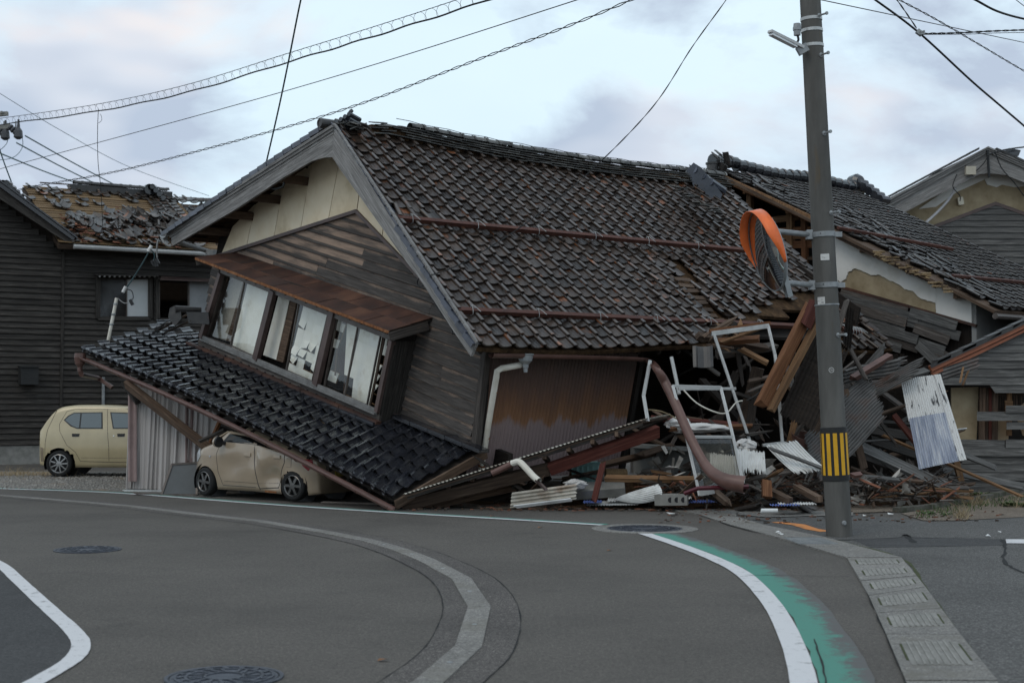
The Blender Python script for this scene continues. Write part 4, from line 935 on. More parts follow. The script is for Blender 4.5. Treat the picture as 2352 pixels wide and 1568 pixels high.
# plank ends and boards sticking out at the left end of the skirt roof
for (x0, y0, x1, y1, mt) in ((368, 757, 430, 722, wood_brown), (382, 762, 440, 735, wood_brown), (352, 765, 380, 742, tile_grey), (360, 752, 398, 738, tile_grey), (300, 885, 332, 905, wood_grey)):
    bx('broken_board', mt, house, P(x0, y0, 27.0), P(x1, y1, 26.7), .10, .03, V(0, -.5, 1), rough=.04)
ob = P(402, 722, 26.6); m_ = MB(); m_.slab([ob + V(-.10, 0, .12), ob + V(-.13, 0, -.05), ob + V(0, 0, -.22), ob + V(.12, 0, -.08), ob + V(.10, 0, .12), ob + V(0, 0, .17)], .08, V(0, -1, 0)); m_.tube([ob + V(0, 0, .1), ob + V(.42, .25, .09)], .07, 8); m_.slab([ob + V(.2, .05, .05), ob + V(.24, .05, -.16), ob + V(.62, .1, -.18), ob + V(.6, .1, .05)], .1, V(0, -1, 0)); tag(m_.build('ridge_end_ornament', tile_grey, house), 'crested end tile on the torn corner of the skirt roof')
# right end of the skirt: board edge
bx('verge_board', wood_brown, skirt, Q1 - NS_ * .08 - g * .02, U1 - NS_ * .08 - g * .04, .04, .14, NS_)
# ---- side wall (corrugated, rust stained) and interior
wl = corr(K - u * 2.05 + g * .03, n, u, 3.35, 2.15, .075, .014, 4); sw = wl.build('side_wall', rust_shade_wall, house)
bx('wall_edge_strip', metal_brown, house, K - g * .03 + n * .04, K - g * .03 + n * .04 - u * 1.8, .04, .03, n)
m_ = MB()
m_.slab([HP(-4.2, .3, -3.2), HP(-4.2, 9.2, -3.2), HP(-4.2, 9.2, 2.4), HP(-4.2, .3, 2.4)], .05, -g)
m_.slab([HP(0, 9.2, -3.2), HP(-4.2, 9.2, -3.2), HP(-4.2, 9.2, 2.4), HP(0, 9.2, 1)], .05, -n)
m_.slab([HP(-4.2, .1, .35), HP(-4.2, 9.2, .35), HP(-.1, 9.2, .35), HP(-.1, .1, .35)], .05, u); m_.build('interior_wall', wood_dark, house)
bx('wall_end_post', wood_dark, house, HP(-.02, 3.4, .1), HP(-.02, 3.4, -2.05), .10, .10, n)
# ---- eave gutter, torn loose and bent to the ground, with hopper and ivory pipe
e0 = [EW(x, y, .42) for x, y in ((1128, 812), (1207, 813), (1300, 815), (1400, 818), (1468, 821), (1490, 826))]
e1 = [P(1508, 842, 20.9), P(1530, 880, 20.7), P(1552, 925, 20.5), P(1578, 985, 20.3), P(1605, 1040, 20.1), P(1632, 1080, 19.9), P(1668, 1103, 19.7), P(1712, 1112, 19.6)]
pts = smooth(e0 + e1, 5)
m_ = MB(); rows = []
for i, p in enumerate(pts):
    d = (pts[min(i + 1, len(pts) - 1)] - pts[max(i - 1, 0)]).normalized(); k = min(1, max(0, (i - 24) / 12))
    upv = lerp(V(0, 0, 1), V(.55, .75, .35), k); upv = (upv - d * upv.dot(d)).normalized(); sd_ = d.cross(upv); rr = .066 + .012 * k + (.05 * max(0, (i - 52) / 12))
    rows.append([p + (upv * math.cos(a) + sd_ * math.sin(a)) * rr for a in [math.pi * (.5 + q / 10) for q in range(11)]])
m_.grid(rows); m_.build('gutter', gutter_brown, house, smooth=True)
h1 = EW(1207, 826, .42)
m_ = MB(); m_.lathe(h1 + V(0, 0, .08), V(0, 0, -1), [(.125, -.01), (.13, .0), (.115, .02), (.10, .10), (.05, .15), (.045, .20), (.035, .21), (.03, .27)], 14); tag(m_.build('rain_hopper', galv, house), 'pale grey rain hopper')
m_ = MB(); m_.tube([EW(1195, 838, .34), EW(1152, 846, .34), EW(1142, 852, .33), EW(1140, 866, .32), EW(1128, 935, .22), EW(1112, 1035, .10), EW(1104, 1082, .06)], .047, 10, cap=False); tag(m_.build('downpipe', pvc, house, smooth=False), 'ivory plastic downpipe')
for x, y in ((1135, 900), (1118, 1005), (1106, 1070)):
    c = EW(x, y, .26 if y < 950 else .13); m_ = MB(); m_.lathe(c, u, [(.053, -.012), (.053, .012)], 10); m_.build('pipe_clip', rust_edge, house)
# soffit pieces visible above the gutter
for k in range(12):
    p = lerp(RB, RC, (k + .4) / 22); bx('rafter', wood_dark, house, p - NR * .12 + (RA - RB).normalized() * .02, p - NR * .12 + (RA - RB).normalized() * .8, .05, .06, NR)

# ================================================================== LEFT WOODEN HOUSE
n2 = V(.848, .53, 0); m2 = V(.53, -.848, 0); Zv = V(0, 0, 1)
LO = V((140 - 1176) / F * 36, 36, 0)
def LW(x, y, off=0.0): return HIT(x, y, LO + m2 * off, m2)
def LP(t, z, off=0.0): return LO + n2 * t + Zv * z + m2 * off
lh = thing('wooden_house', 'two storey blackened clapboard house on the left with tiles slid off its roof', 'house', LO)
m_ = MB(); m_.slab([LP(-5, .45), LP(9, .45), LP(9, 5.5), LP(3.4, 5.5), LP(0, 5.6), LP(-2.6, 7.6), LP(-5, 7.6)], .15, m2); lw = m_.build('wall', wood_dark, lh)
m_ = MB(); m_.slab([LP(-5, 0, .03), LP(9, 0, .03), LP(9, .46, .03), LP(-5, .46, .03)], .2, m2); m_.build('foundation', concrete, lh)
def lplank(t0, t1, zb, zt, parent=lw, mat=wood_black):
    q = [LP(t0, zb, .06), LP(t0, zt, .015), LP(t0, zt, .0), LP(t0, zb, .0)]; q2 = [LP(t1, zb, .06), LP(t1, zt, .015), LP(t1, zt, .0), LP(t1, zb, .0)]
    m_ = MB(); m_.hexa(q + q2); m_.build('plank', mat, parent)
hz = .146; k = 0; z = .48
wz0, wz1 = LW(285, 733).z - .06, LW(285, 628).z
tw0, tw1 = (LW(222, 680) - LO).dot(n2), (LW(352, 680) - LO).dot(n2); tv0, tv1 = (LW(358, 680) - LO).dot(n2), (LW(490, 680) - LO).dot(n2) + 1
while z < 7.4:
    top = z + hz + .01
    def tmax(zz): return 8.8 if zz < 5.5 else -.1 - (zz - 5.5) * 1.28
    segs = [(-4.9, min(-.03, tmax(top))), (.03, tmax(top))] if top < 5.5 else [(-4.9, tmax(top))]
    for a, b_ in segs:
        if b_ <= a: continue
        cuts = [a] + ([random.uniform(-3.5, -1.5)] if a < -2 and random.random() < .6 else []) + ([random.uniform(1, 3.4)] if b_ > 4 and random.random() < .4 else []) + [b_]
        for q in range(len(cuts) - 1):
            x0, x1 = cuts[q] + .003, cuts[q + 1] - .003
            if wz0 < z + .07 < wz1 and x1 > tw0:      # leave the window openings
                for c0_, c1_ in ((x0, tw0), (tw1, tv0), (tv1, x1)):
                    if c1_ - max(c0_, x0) > .02 and c1_ > x0 and c0_ < x1: lplank(max(c0_, x0), min(c1_, x1), z, top)
            else: lplank(x0, x1, z, top)
    z += hz
bx('corner_batten', wood_black, lh, LP(0, .46, .05), LP(0, 5.35, .05), .07, .05, m2)
# windows with frosted panes
def lwin(x0, y0, x1, y1, panes, label=None):
    f = MB(); q = [LW(x, y, .05) for x, y in ((x0, y1), (x1, y1), (x1, y0), (x0, y0))]
    for a in range(4): f.beam(q[a], q[(a + 1) % 4], .10, .09, m2)
    w_ = f.build('window', wood_black, lh)
    for (xa, xb, mt, o) in panes:
        m_ = MB(); m_.slab([LW(xa, y1 - 3, o), LW(xb, y1 - 3, o), LW(xb, y0 + 3, o), LW(xa, y0 + 3, o)], .01, m2); m_.build('pane', mt, w_)
        e = MB(); r_ = [LW(xa, y1 - 3, o + .012), LW(xb, y1 - 3, o + .012), LW(xb, y0 + 3, o + .012), LW(xa, y0 + 3, o + .012)]
        for a in range(4): e.beam(r_[a], r_[(a + 1) % 4], .025, .03, m2)
        e.build('sash', alu_dark, w_)
frost = M('frosted_pane', [(.16, .165, .17), (.22, .225, .23), (.27, .275, .28)], .8, rough=.35, bump=.03, rnd=.05)
frost2 = M('papered_pane', [(.36, .37, .37), (.44, .45, .45), (.50, .50, .50)], 1.2, rough=.5, bump=.08, rnd=.05)
dark_pane = glassmat('dark_room_glass', (.02, .02, .02), .04)
lwin(224, 637, 345, 731, [(229, 290, frost, .0), (291, 341, frost2, .03)])
lwin(361, 642, 492, 735, [(366, 432, dark_pane, .0), (434, 488, frost, .03)])
aw = MB(); aw.slab([LW(215, 628, .05), LW(362, 631, .05), LW(365, 633, .45), LW(221, 631, .45)][::-1], .02, Zv); aw.build('awning', wood_black, lh)
for k in range(12): bx('awning_bracket', alu, lh, LW(228 + k * 11.5, 636, .05), LW(229 + k * 11.5, 634, .42), .04, .03, Zv)
aw = MB(); aw.slab([LW(370, 634, .05), LW(500, 640, .05), LW(500, 646, .35), LW(368, 641, .35)][::-1], .02, Zv); aw.build('awning', metal_brown, lh)
m_ = MB(); c = [LW(x, y, .06) for x, y in ((42, 883), (82, 883), (82, 842), (42, 842))]; m_.slab([p + m2 * .28 for p in c], .28, m2); m_.slab([c[3] + m2 * .32 - n2 * .02, c[2] + m2 * .32 + n2 * .02, c[2] + Zv * .03 + n2 * .02, c[3] + Zv * .03 - n2 * .02], .02, Zv); m_.build('meter_box', box_grey, lh)
m_ = MB(); m_.tube([LW(237, 935, .1), LW(237, 875, .1), LW(238, 866, .12)], .04, 8); m_.build('drain_pipe', galv, lh)
# roof: sheathing boards, surviving tiles, heap of slid tiles
ez, rz_ = 5.52, 7.45; run = 3.3
def LR(t, s_, off=0.0):     # s 0 ridge .. 1 eave
    p = LO + n2 * t + m2 * lerp(-run, .62, s_) + Zv * lerp(rz_, ez, s_); return p + LNR * off
LNR = V(0, 0, 1); LNR = ((LR(1, 0) - LR(0, 0)).cross(LR(0, 0) - LR(0, 1))).normalized(); LNR = LNR if LNR.z > 0 else -LNR
T_0, T_1 = -.25, 3.7
m_ = MB(); m_.slab([LR(T_0, 1, -.05), LR(T_1 + .35, 1, -.05), LR(T_1 + .35, 0, -.05), LR(T_0, 0, -.05)], .12, LNR); lr = m_.build('roof', wood_brown, lh)
nb = 24
for k in range(nb):
    a, b_ = k / nb, (k + 1) / nb
    for t0, t1 in ((T_0, 1.0 + (k % 3) * .5), (1.005 + (k % 3) * .5, T_1 + .3)):
        m_ = MB(); o_ = random.uniform(0, .012); m_.slab([LR(t0, b_ - .001, .012 + o_), LR(t1, b_ - .001, .012 + o_), LR(t1, a, .0 + o_), LR(t0, a, .0 + o_)], .012, LNR); m_.build('sheathing_board', wood_deck, lr)
ltm = tile_mb(.28, .30, .02); lme = [ltm.mesh('roof_tile', tile_left)]
def ltile(t, s_, off, rz, rx=0, ry=0):
    X = n2; Yv = (LR(t, 0) - LR(t, 1)).normalized(); Z = LNR; Xv = Yv.cross(Z)
    inst('roof_tile', lme[0], frame(LR(t, s_, off), Xv, Yv, Z) @ Matrix.Rotation(rz, 4, 'Z') @ Matrix.Rotation(rx, 4, 'X') @ Matrix.Rotation(ry, 4, 'Y'), lr)
for c in range(17):
    t = T_0 + .2 + c * .275
    for r_ in range(2):
        if (c in (1, 3, 6) and r_ == 0) or (c in (0, 5, 8) and r_): continue
        ltile(t + random.gauss(0, .02), (r_ + 1.1) / 17, .035, random.gauss(0, .06), random.gauss(0, .03))
for r_ in range(2, 12):
    for c in range(3): ltile(T_1 - .55 + c * .275, (r_ + 1.1) / 17, .035, random.gauss(0, .04))
    if r_ < 7 and r_ % 2 == 0: ltile(T_0 + .25 + random.uniform(0, .6), (r_ + 1) / 17, .04, random.gauss(0, .15))
for t, s_ in ((1.15, .24), (1.5, .30), (1.05, .34), (2.3, .36), (2.6, .2), (.2, .3), (-.3, .28), (.5, .2)): ltile(t, s_, .03, random.gauss(0, .12))
for _ in range(150):
    t = random.uniform(T_0 + .4, T_1 - .2); s_ = min(.99, max(.42, random.gauss(.76, .16)))
    ltile(t, s_, random.uniform(.02, .15), random.gauss(0, .45), random.gauss(.05, .14), random.gauss(0, .16) + (math.pi if random.random() < .15 else 0))
for _ in range(40): ltile(random.uniform(1.8, 3.2), random.gauss(.62, .06), random.uniform(.05, .3), random.gauss(.3, .2), random.gauss(0, .12), random.choice((0, .2, -.9)))
# clay-coloured fragments in the heap
fr_ = MB()
for _ in range(240):
    t = random.uniform(T_0 + .4, T_1); s_ = random.gauss(.75, .14); p = LR(t, min(s_, .99), random.uniform(.03, .12)); a = random.uniform(0, 6.28)
    fr_.beam(p, p + (n2 * math.cos(a) + m2 * math.sin(a)) * random.uniform(.06, .2), random.uniform(.03, .08), .018, LNR)
tag(fr_.build('broken_tile_pieces', tile_clay, lr), kind='stuff')
# ridge: lost at the left, kept at the right, with end ornament
m_ = MB(); m_.beam(LR(1.0, 0, .02), LR(T_1 + .2, 0, .02), .3, .22); m_.build('ridge', tile_grey, lh)
for k in range(10): 
    p = LR(1.1 + k * .27, -.0, .17); m_ = MB(); m_.tube([p, p + n2 * .26], .09, 8, arc=(-1.5, 1.5)); m_.tube([p + n2 * .22, p + n2 * .28], .10, 8, arc=(-1.5, 1.5)); m_.build('ridge_cap', tile_grey, lh)
bx('loose_batten', wood_brown, lh, LR(.2, 0, .12), LR(2.6, 0, .16), .05, .03)
for c_ in (P(342, 436, 40.2), P(6, 428, 37.5)):
    m_ = MB(); m_.lathe(c_, m2 * -1, [(.0005, .08), (.13, .08), (.17, .0), (.16, -.1)], 12)
    for a in range(4): m_.tube([c_ + V(.1 + a * .10, 0, .10 - a * .11), c_ + V(.1 + a * .10, .3, .10 - a * .11)], .075, 8)
    m_.build('ridge_end_ornament', tile_black, lh)
# lower rear wing of the same house
rw = MB(); w0, w1 = P(400, 468, 44), P(640, 478, 44); dn_ = V(0, -3.2, -1.7); rw.slab([w0, w1, w1 + dn_, w0 + dn_], .1, V(0, -.47, .88)); rwo = rw.build('rear_roof', wood_brown, lh)
for k in range(14):
    p = lerp(w0, w1, k / 14); m_ = MB(); m_.tube([p + V(0, 0, .1), p + V(.22, 0, .1)], .12, 8, arc=(-1.6, 1.6), open_up=Zv); m_.build('ridge_cap', tile_grey, lh)
tile_field('rear_roof_tile', rwo, ltm, tile_grey, w0, w1, w0 + dn_, w1 + dn_, 12, 13, keep=lambda i, j, px, py: random.random() < .8)
# gable bargeboard of the left wing
def ltr(px, off, th, name, mat): m_ = MB(); m_.slab([LW(x, y, off) for x, y in px], th, m2); return m_.build(name, mat, lh)
ltr([(-140, 330), (14, 436), (160, 545), (168, 560), (163, 563), (0, 457), (-140, 362)], .55, .05, 'bargeboard', wood_black)
ltr([(-140, 322), (16, 430), (172, 546), (168, 552), (12, 438), (-140, 330)], .62, .6, 'verge_roof', tile_black)
for k in range(16): ltr([(178 - k * 13, 548 - k * 9.6), (166 - k * 13, 539 - k * 9.6), (164 - k * 13, 533 - k * 9.6), (178 - k * 13, 544 - k * 9.6)], .66, .3, 'verge_tile', tile_black)
bx('bracket', wood_black, lh, LW(140, 562, .05), LW(150, 562, .5), .1, .1)
m_ = MB(); m_.tube([LR(.1 + k * .5, 1, -.04) + m2 * .06 - Zv * .05 for k in range(12)], .06, 8); tag(m_.build('gutter', flat('white_gutter', (.27, .27, .265), .45), lh), 'pale grey gutter')
# side of the main house's left eave: white gutter stub and hopper
m_ = MB(); e_ = [P(374, 538, 27.8), P(420, 556, 28.6), P(490, 578, 30.0)]; m_.tube(e_, .075, 10, arc=(math.pi * .5, math.pi * 1.5), open_up=Zv); m_.build('gutter', MATS['white_gutter'], house)
h2 = P(486, 580, 29.5); m_ = MB(); m_.lathe(h2, V(0, 0, -1), [(.13, -.05), (.12, .06), (.06, .14), (.05, .22)], 10); m_.build('rain_hopper', MATS['white_gutter'], house)

# ================================================================== OPEN-GABLED HOUSE BEHIND (right)
bn = V(.752, .659, 0); bs = V(.659, -.752, 0); BR0 = V(4.45, 32, 6.82); BSL = (bs * 6.64 + V(0, 0, -3.34)) * 1.06; BL = 5.6
BNR = bn.cross(-BSL).normalized(); BNR = BNR if BNR.z > 0 else -BNR
BO_ = BR0 + bn * .40
def BG(x, y, off=0.0): return HIT(x, y, BO_ - bn * off, bn)
def BRP(a, b_, off=0.0): return BR0 + bn * (a * BL) + BSL * b_ + BNR * off
bh = thing('damaged_house', 'white plastered house behind the pole with its gable torn open under a grey tiled roof', 'house', (BR0.x + 3, BR0.y, 0))
m_ = MB(); m_.slab([BRP(0, 0), BRP(0, 1), BRP(1, 1), BRP(1, 0)], .06, BNR); br = m_.build('roof', wood_brown, bh)
btm = tile_mb(.28, .30, .018, 1.0)
def bloose(i, j, px, py):
    if abs(py - (560 + (px - 2050) * .55)) < 22 and 1950 < px < 2300: return (random.gauss(0, .25), random.gauss(0, .04), random.gauss(0, .06), random.gauss(.05, .1))
    if 1730 < px < 1830 and 405 < py < 460: return (random.gauss(0, .2), random.gauss(0, .04), random.gauss(0, .05), random.gauss(.05, .1))
    return (random.gauss(0, .03), 0, random.gauss(0, .015), random.gauss(0, .02))
def bkeep(i, j, px, py):
    if i == 0 and j > 1 and random.random() < .3: return False
    if 2000 < px < 2170 and abs(py - (592 + (px - 2050) * .50)) < 7 and random.random() < .6: return False
    return True
tile_field('roof_tile', br, btm, tile_grey, BRP(0.03, .02), BRP(1, .02), BRP(.03, 1), BRP(1, 1), 20, 31, keep=bkeep, loose=bloose)
mdl = MB()
for k in range(34):
    t_ = k / 34; p = HIT(2000 + 175 * t_ + random.gauss(0, 6), 575 + 95 * t_ + random.gauss(0, 4), BR0 + BNR * .07, BNR); mdl.beam(p, p + bn * random.uniform(-.15, .15) + bs * random.uniform(.05, .2), random.uniform(.03, .09), .03, BNR)
tag(mdl.build('exposed_mud_bed', M('broken_mud', [(.10, .07, .04), (.19, .13, .07), (.28, .2, .11)], 9, rough=1, bump=.5, rnd=.3), br), kind='stuff')
for (x0, y0, x1, y1) in ((1925, 523, 2188, 572), (2188, 633, 2420, 655)):
    a, b_ = HIT(x0, y0, BR0 + BNR * .13, BNR), HIT(x1, y1, BR0 + BNR * .13, BNR); bx('snow_guard_bar', bar_rust, br, a, b_, .07, .06, BNR)
# ridge of big round caps
for k in range(21):
    p = BR0 + bn * (k * .28 + .12) + Zv * (.16 + .03 * math.sin(k * .6) + (.05 if k < 3 else 0)); m_ = MB(); m_.tube([p, p + bn * .27], .135, 12); m_.lathe(p, bn, [(.135, 0), (.155, .01), (.155, .05), (.135, .06)], 12); m_.build('ridge_cap', tile_black, br, smooth=False)
c_ = BRP(1.0, 0) + Zv * .25 + bn * .1
m_ = MB(); m_.lathe(c_, bs, [(.0005, .1), (.18, .1), (.24, 0), (.2, -.2)], 14)
for k in range(5): m_.tube([c_ + bs * (.1 + k * .16) - Zv * (.02 + k * .12) - bn * .15, c_ + bs * (.1 + k * .16) - Zv * (.02 + k * .12) + bn * .2], .11, 8)
m_.build('ridge_end_ornament', tile_black, br)
m_ = MB(); c_ = P(1637, 388, 31.7); m_.tube([c_ - Zv * .14, c_ + Zv * .10], .135, 14); m_.lathe(c_ + Zv * .10, Zv, [(.135, 0), (.16, 0), (.16, .04), (.12, .04)], 14); m_.build('loose_ridge_cap', tile_grey, br)
for x, y, a in ((1655, 372, .3), (1668, 380, .9), (1652, 400, 1.2), (1662, 364, .2), (1640, 410, .5), (1610, 400, .2), (1600, 408, .5)):
    p = P(x, y, 31.7); inst('roof_tile', btm.mesh('roof_tile', tile_grey), Matrix.Translation(p) @ Matrix.Rotation(a, 4, 'Y') @ Matrix.Rotation(a * 2, 4, 'Z') @ Matrix.Rotation(.5, 4, 'X'), br)
# verge boards
m_ = MB(); m_.slab([BG(x, y, .36) for x, y in ((1622, 396), (1640, 392), (1900, 512), (1900, 526))], .05, -bn); m_.build('verge_board', wood_fresh, bh)
m_ = MB(); m_.slab([BG(x, y, .34) for x, y in ((1640, 397), (1900, 520), (1900, 530), (1650, 412))], .04, -bn); m_.build('verge_board', wood_orange, bh)
m_ = MB(); m_.slab([BG(x, y, .36) for x, y in ((1920, 535), (2030, 590), (2240, 688), (2238, 696), (2020, 597), (1920, 547))], .05, -bn); m_.build('verge_board', wood_brown, bh)
# wall: mud core, white plaster with a broken edge, brown trim
m_ = MB(); m_.slab([BG(x, y, .03) for x, y in ((1890, 530), (2242, 690), (2242, 748), (1890, 650))], .12, -bn); bw = m_.build('gable_wall', mud, bh)
edge = [(1924, 652), (1943, 640), (1948, 625), (1962, 617), (1978, 620), (2000, 632), (2020, 631), (2042, 643), (2060, 650), (2078, 664), (2096, 667), (2112, 684), (2130, 690), (2148, 694), (2151, 704), (2148, 718)]
rag = []
for i in range(len(edge) - 1):
    for q in range(4): rag.append((lerp(edge[i][0], edge[i + 1][0], q / 4) + random.uniform(-1, 1), lerp(edge[i][1], edge[i + 1][1], q / 4) + random.uniform(-1.2, 1.2)))
def bpl(px): m_ = MB(); m_.slab([BG(x, y, .06) for x, y in px], .028, -bn); return m_.build('plaster', plaster_white, bw)
# built as strips so that the ragged hole has real edges
top_line = lambda x: 530 + (x - 1890) * (690 - 530) / 352.
m_ = MB(); xs = sorted(set([1890, 1924] + [round(p[0], 1) for p in rag if p[0] > 1926] + [2150]))
bot = sorted(rag, key=lambda p: p[0])
def boty(x):
    for a, b_ in zip(bot, bot[1:]):
        if a[0] <= x <= b_[0]: return lerp(a[1], b_[1], (x - a[0]) / max(.01, b_[0] - a[0]))
    return 655
for a, b_ in zip(xs, xs[1:]):
    if b_ - a < .2: continue
    m_.slab([BG(x, y, .06) for x, y in ((a, top_line(a)), (b_, top_line(b_)), (b_, boty(b_) if b_ > 1925 else 652), (a, boty(a) if a > 1925 else 642))], .028, -bn)
m_.slab([BG(x, y, .06) for x, y in ((2150, top_line(2150)), (2242, 690), (2242, 747), (2150, 719))], .028, -bn); m_.build('plaster', plaster_white, bw)
bx('trim', rust_roof, bh, BG(1915, 654, .08), BG(2243, 748, .08), .07, .05, Zv)
m_ = MB(); m_.slab([BG(2242, 690, .06), V(*BG(2242, 748, .06)[:2], 0), V(*(BG(2242, 748, .06) + bn * 6)[:2], 0), BG(2242, 690, .06) + bn * 6], .1, bs); m_.build('side_wall', M('shaded_plaster', [(.16, .16, .155), (.2, .2, .195), (.24, .24, .235)], 1.5, rough=.9), bh)  # plaster coloured grey: the shade under the eave is put into the colour
m_ = MB(); m_.tube([BRP(k / 8, 1, -.12) + bs * .05 for k in range(9)], .06, 8); m_.build('gutter', alu_dark, bh)
for x, y in ((1984, 573), (2091, 621), (2200, 678)): bx('purlin_end', wood_brown, bh, BG(x, y, .32), BG(x, y, -.1), .17, .13, Zv)
# open gable: posts, ties, dark loft
for x, y in ((1718, 439), (1816, 484)): bx('purlin_end', wood_fresh, bh, BG(x, y, .25), BG(x, y, -1.2), .22, .11, Zv)
for x0, y0, x1, y1, w_, mt in ((1723, 445, 1723, 580, .13, wood_fresh), (1816, 490, 1816, 600, .14, wood_fresh), (1848, 500, 1850, 640, .12, wood_orange), (1662, 415, 1662, 480, .16, wood_fresh)):
    bx('post', mt, bh, BG(x0, y0, -.2), BG(x1, y1, -.2), w_, .12, bn)
for x0, y0, x1, y1, w_, mt in ((1775, 506, 1838, 498, .14, wood_fresh), (1780, 530, 1900, 524, .11, wood_orange), (1795, 545, 1900, 540, .12, wood_fresh), (1800, 563, 1900, 560, .16, wood_orange), (1800, 595, 1900, 592, .08, wood_brown)):
    bx('tie_beam', mt, bh, BG(x0, y0, -.25), BG(x1, y1, -.25), .1, w_, Zv)
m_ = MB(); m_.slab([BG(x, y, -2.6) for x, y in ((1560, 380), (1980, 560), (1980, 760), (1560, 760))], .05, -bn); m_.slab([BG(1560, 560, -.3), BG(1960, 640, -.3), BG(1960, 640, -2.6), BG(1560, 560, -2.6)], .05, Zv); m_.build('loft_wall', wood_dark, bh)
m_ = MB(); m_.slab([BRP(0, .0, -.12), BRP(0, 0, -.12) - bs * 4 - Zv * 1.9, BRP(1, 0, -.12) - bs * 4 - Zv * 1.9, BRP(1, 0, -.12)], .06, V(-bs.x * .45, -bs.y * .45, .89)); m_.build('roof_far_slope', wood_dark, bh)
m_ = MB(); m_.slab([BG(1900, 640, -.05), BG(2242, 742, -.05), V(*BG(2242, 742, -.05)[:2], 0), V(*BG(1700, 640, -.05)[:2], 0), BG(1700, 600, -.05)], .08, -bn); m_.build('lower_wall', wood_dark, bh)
# sagging lower planks
prow = [(1932, 668, 2085, 713), (1936, 684, 2110, 733), (2090, 716, 2198, 748), (1938, 700, 2082, 741), (2085, 738, 2205, 772), (1944, 717, 2078, 758), (2100, 752, 2180, 782), (1955, 735, 2108, 780), (2075, 775, 2170, 806), (1975, 756, 2110, 800), (1990, 776, 2070, 800), (2108, 790, 2150, 830), (2140, 800, 2200, 835)]
for k, (x0, y0, x1, y1) in enumerate(prow):
    bx('plank', wood_shed if k % 3 else wood_grey, bw, BG(x0, y0, .10 + (k % 4) * .012), BG(x1, y1, .10 + (k % 4) * .012), .022, .19, V(.05, 0, 1))
for k in range(4): bx('panel_board', wood_dark, bw, BG(2030 + k * 14, 838, .12), BG(2030 + k * 14, 812, .12), .11, .02, bn)

# ================================================================== FAR RIGHT GABLE HOUSE
fh = thing('gabled_house', 'grey weathered gable house at the far right with peeling mud plaster under the eaves', 'house', P(2280, 900, 38))
def FP(x, y, o=0.0): return P(x, y, 38 - o)
Ny = V(0, -1, 0)
def ftr(px, o, th, name, mat, parent=None, uax=None): m_ = MB(); m_.slab([FP(x, y, o) for x, y in px], th, Ny, uax=uax); return m_.build(name, mat, parent or fh)
fw = ftr([(2000, 640), (2000, 520), (2272, 350), (2560, 470), (2560, 640)], 0, .2, 'gable_wall', mud)
ftr([(2150, 475), (2200, 440), (2232, 426), (2262, 412), (2268, 424), (2290, 430), (2302, 424), (2330, 430), (2352, 428), (2400, 440), (2400, 400), (2272, 370), (2110, 480)], .03, .028, 'plaster', plaster_white, fw)
ftr([(2025, 470), (2150, 396), (2270, 338), (2271, 398), (2250, 400), (2218, 417), (2130, 460), (2060, 498)], .6, .06, 'bargeboard', wood_barge, None, V(1, 0, .5))
ftr([(2270, 338), (2352, 372), (2560, 470), (2560, 520), (2352, 419), (2310, 402), (2271, 398)], .6, .06, 'bargeboard', wood_barge, None, V(1, 0, -.4))
for k in range(3):
    ftr([(2020 + k * 5, 466 + k * 4), (2270, 336 + k * 5), (2270, 340 + k * 5), (2024 + k * 5, 470 + k * 4)], .72 - k * .03, .1, 'verge_moulding', wood_barge); ftr([(2270, 336 + k * 5), (2560, 462 + k * 5), (2560, 466 + k * 5), (2270, 340 + k * 5)], .72 - k * .03, .1, 'verge_moulding', wood_barge)
for k in range(11):
    x, y = 2250 - k * 21, 345 + k * 11.2
    ftr([(x, y - 2), (x - 22, y + 9), (x - 22, y + 4), (x, y - 7)], .75 - .02 * (k % 2), .3, 'verge_tile', tile_grey)
for k in range(8):
    x, y = 2290 + k * 21, 346 + k * 9.2; ftr([(x, y - 2), (x + 22, y + 8), (x + 22, y + 3), (x, y - 7)], .75 - .02 * (k % 2), .3, 'verge_tile', tile_grey)
m_ = MB(); m_.slab([FP(2270, 336, .7), FP(1990, 486, .7), FP(1990, 486, -8), FP(2270, 336, -8)], .06, V(-.45, 0, .89)); m_.slab([FP(2270, 336, .7), FP(2600, 480, .7), FP(2600, 480, -8), FP(2270, 336, -8)], .06, V(.45, 0, .89)); m_.build('roof', tile_grey, fh)
ftr([(2300, 352), (2318, 340), (2345, 345), (2340, 358)], .3, .3, 'ridge_tile', tile_black); 
ftr([(2130, 522), (2287, 463), (2420, 510), (2420, 518), (2287, 471), (2130, 530)], .08, .06, 'trim', metal_brown)
for k in range(13):
    yb = 478 + k * 14; xl_ = 2287 - (yb - 468) * 2.65; xr = 2287 + (yb - 468) * 2.75
    m_ = MB(); xl_ = max(xl_, 2040); xr = min(xr, 2480)
    q = [FP(xl_, yb, .075), FP(xl_ + 28 if xl_ > 2040 else xl_, yb - 14.5, .04), FP(xl_ + 28 if xl_ > 2040 else xl_, yb - 14.5, .02), FP(xl_, yb, .02)]; q2 = [FP(xr, yb, .075), FP(xr - 28 if xr < 2480 else xr, yb - 14.5, .04), FP(xr - 28 if xr < 2480 else xr, yb - 14.5, .02), FP(xr, yb, .02)]
    m_.hexa(q + q2); m_.build('plank', wood_shed, fw)
m_ = MB(); c_ = FP(2229, 392, .72); m_.beam(c_ - V(.13, 0, 0), c_ + V(.13, 0, 0), .12, .22); m_.build('junction_box', flat('ivory_box', (.55, .5, .4), .5), fh)
m_ = MB(); m_.tube(smooth([FP(2125, 513, .35), FP(2150, 490, .35), FP(2178, 460, .4), FP(2195, 432, .55)], 4), .035, 6); tag(m_.build('conduit', flat('grey_conduit', (.5, .5, .52), .4), fh), 'pale conduit pipe hanging loose')
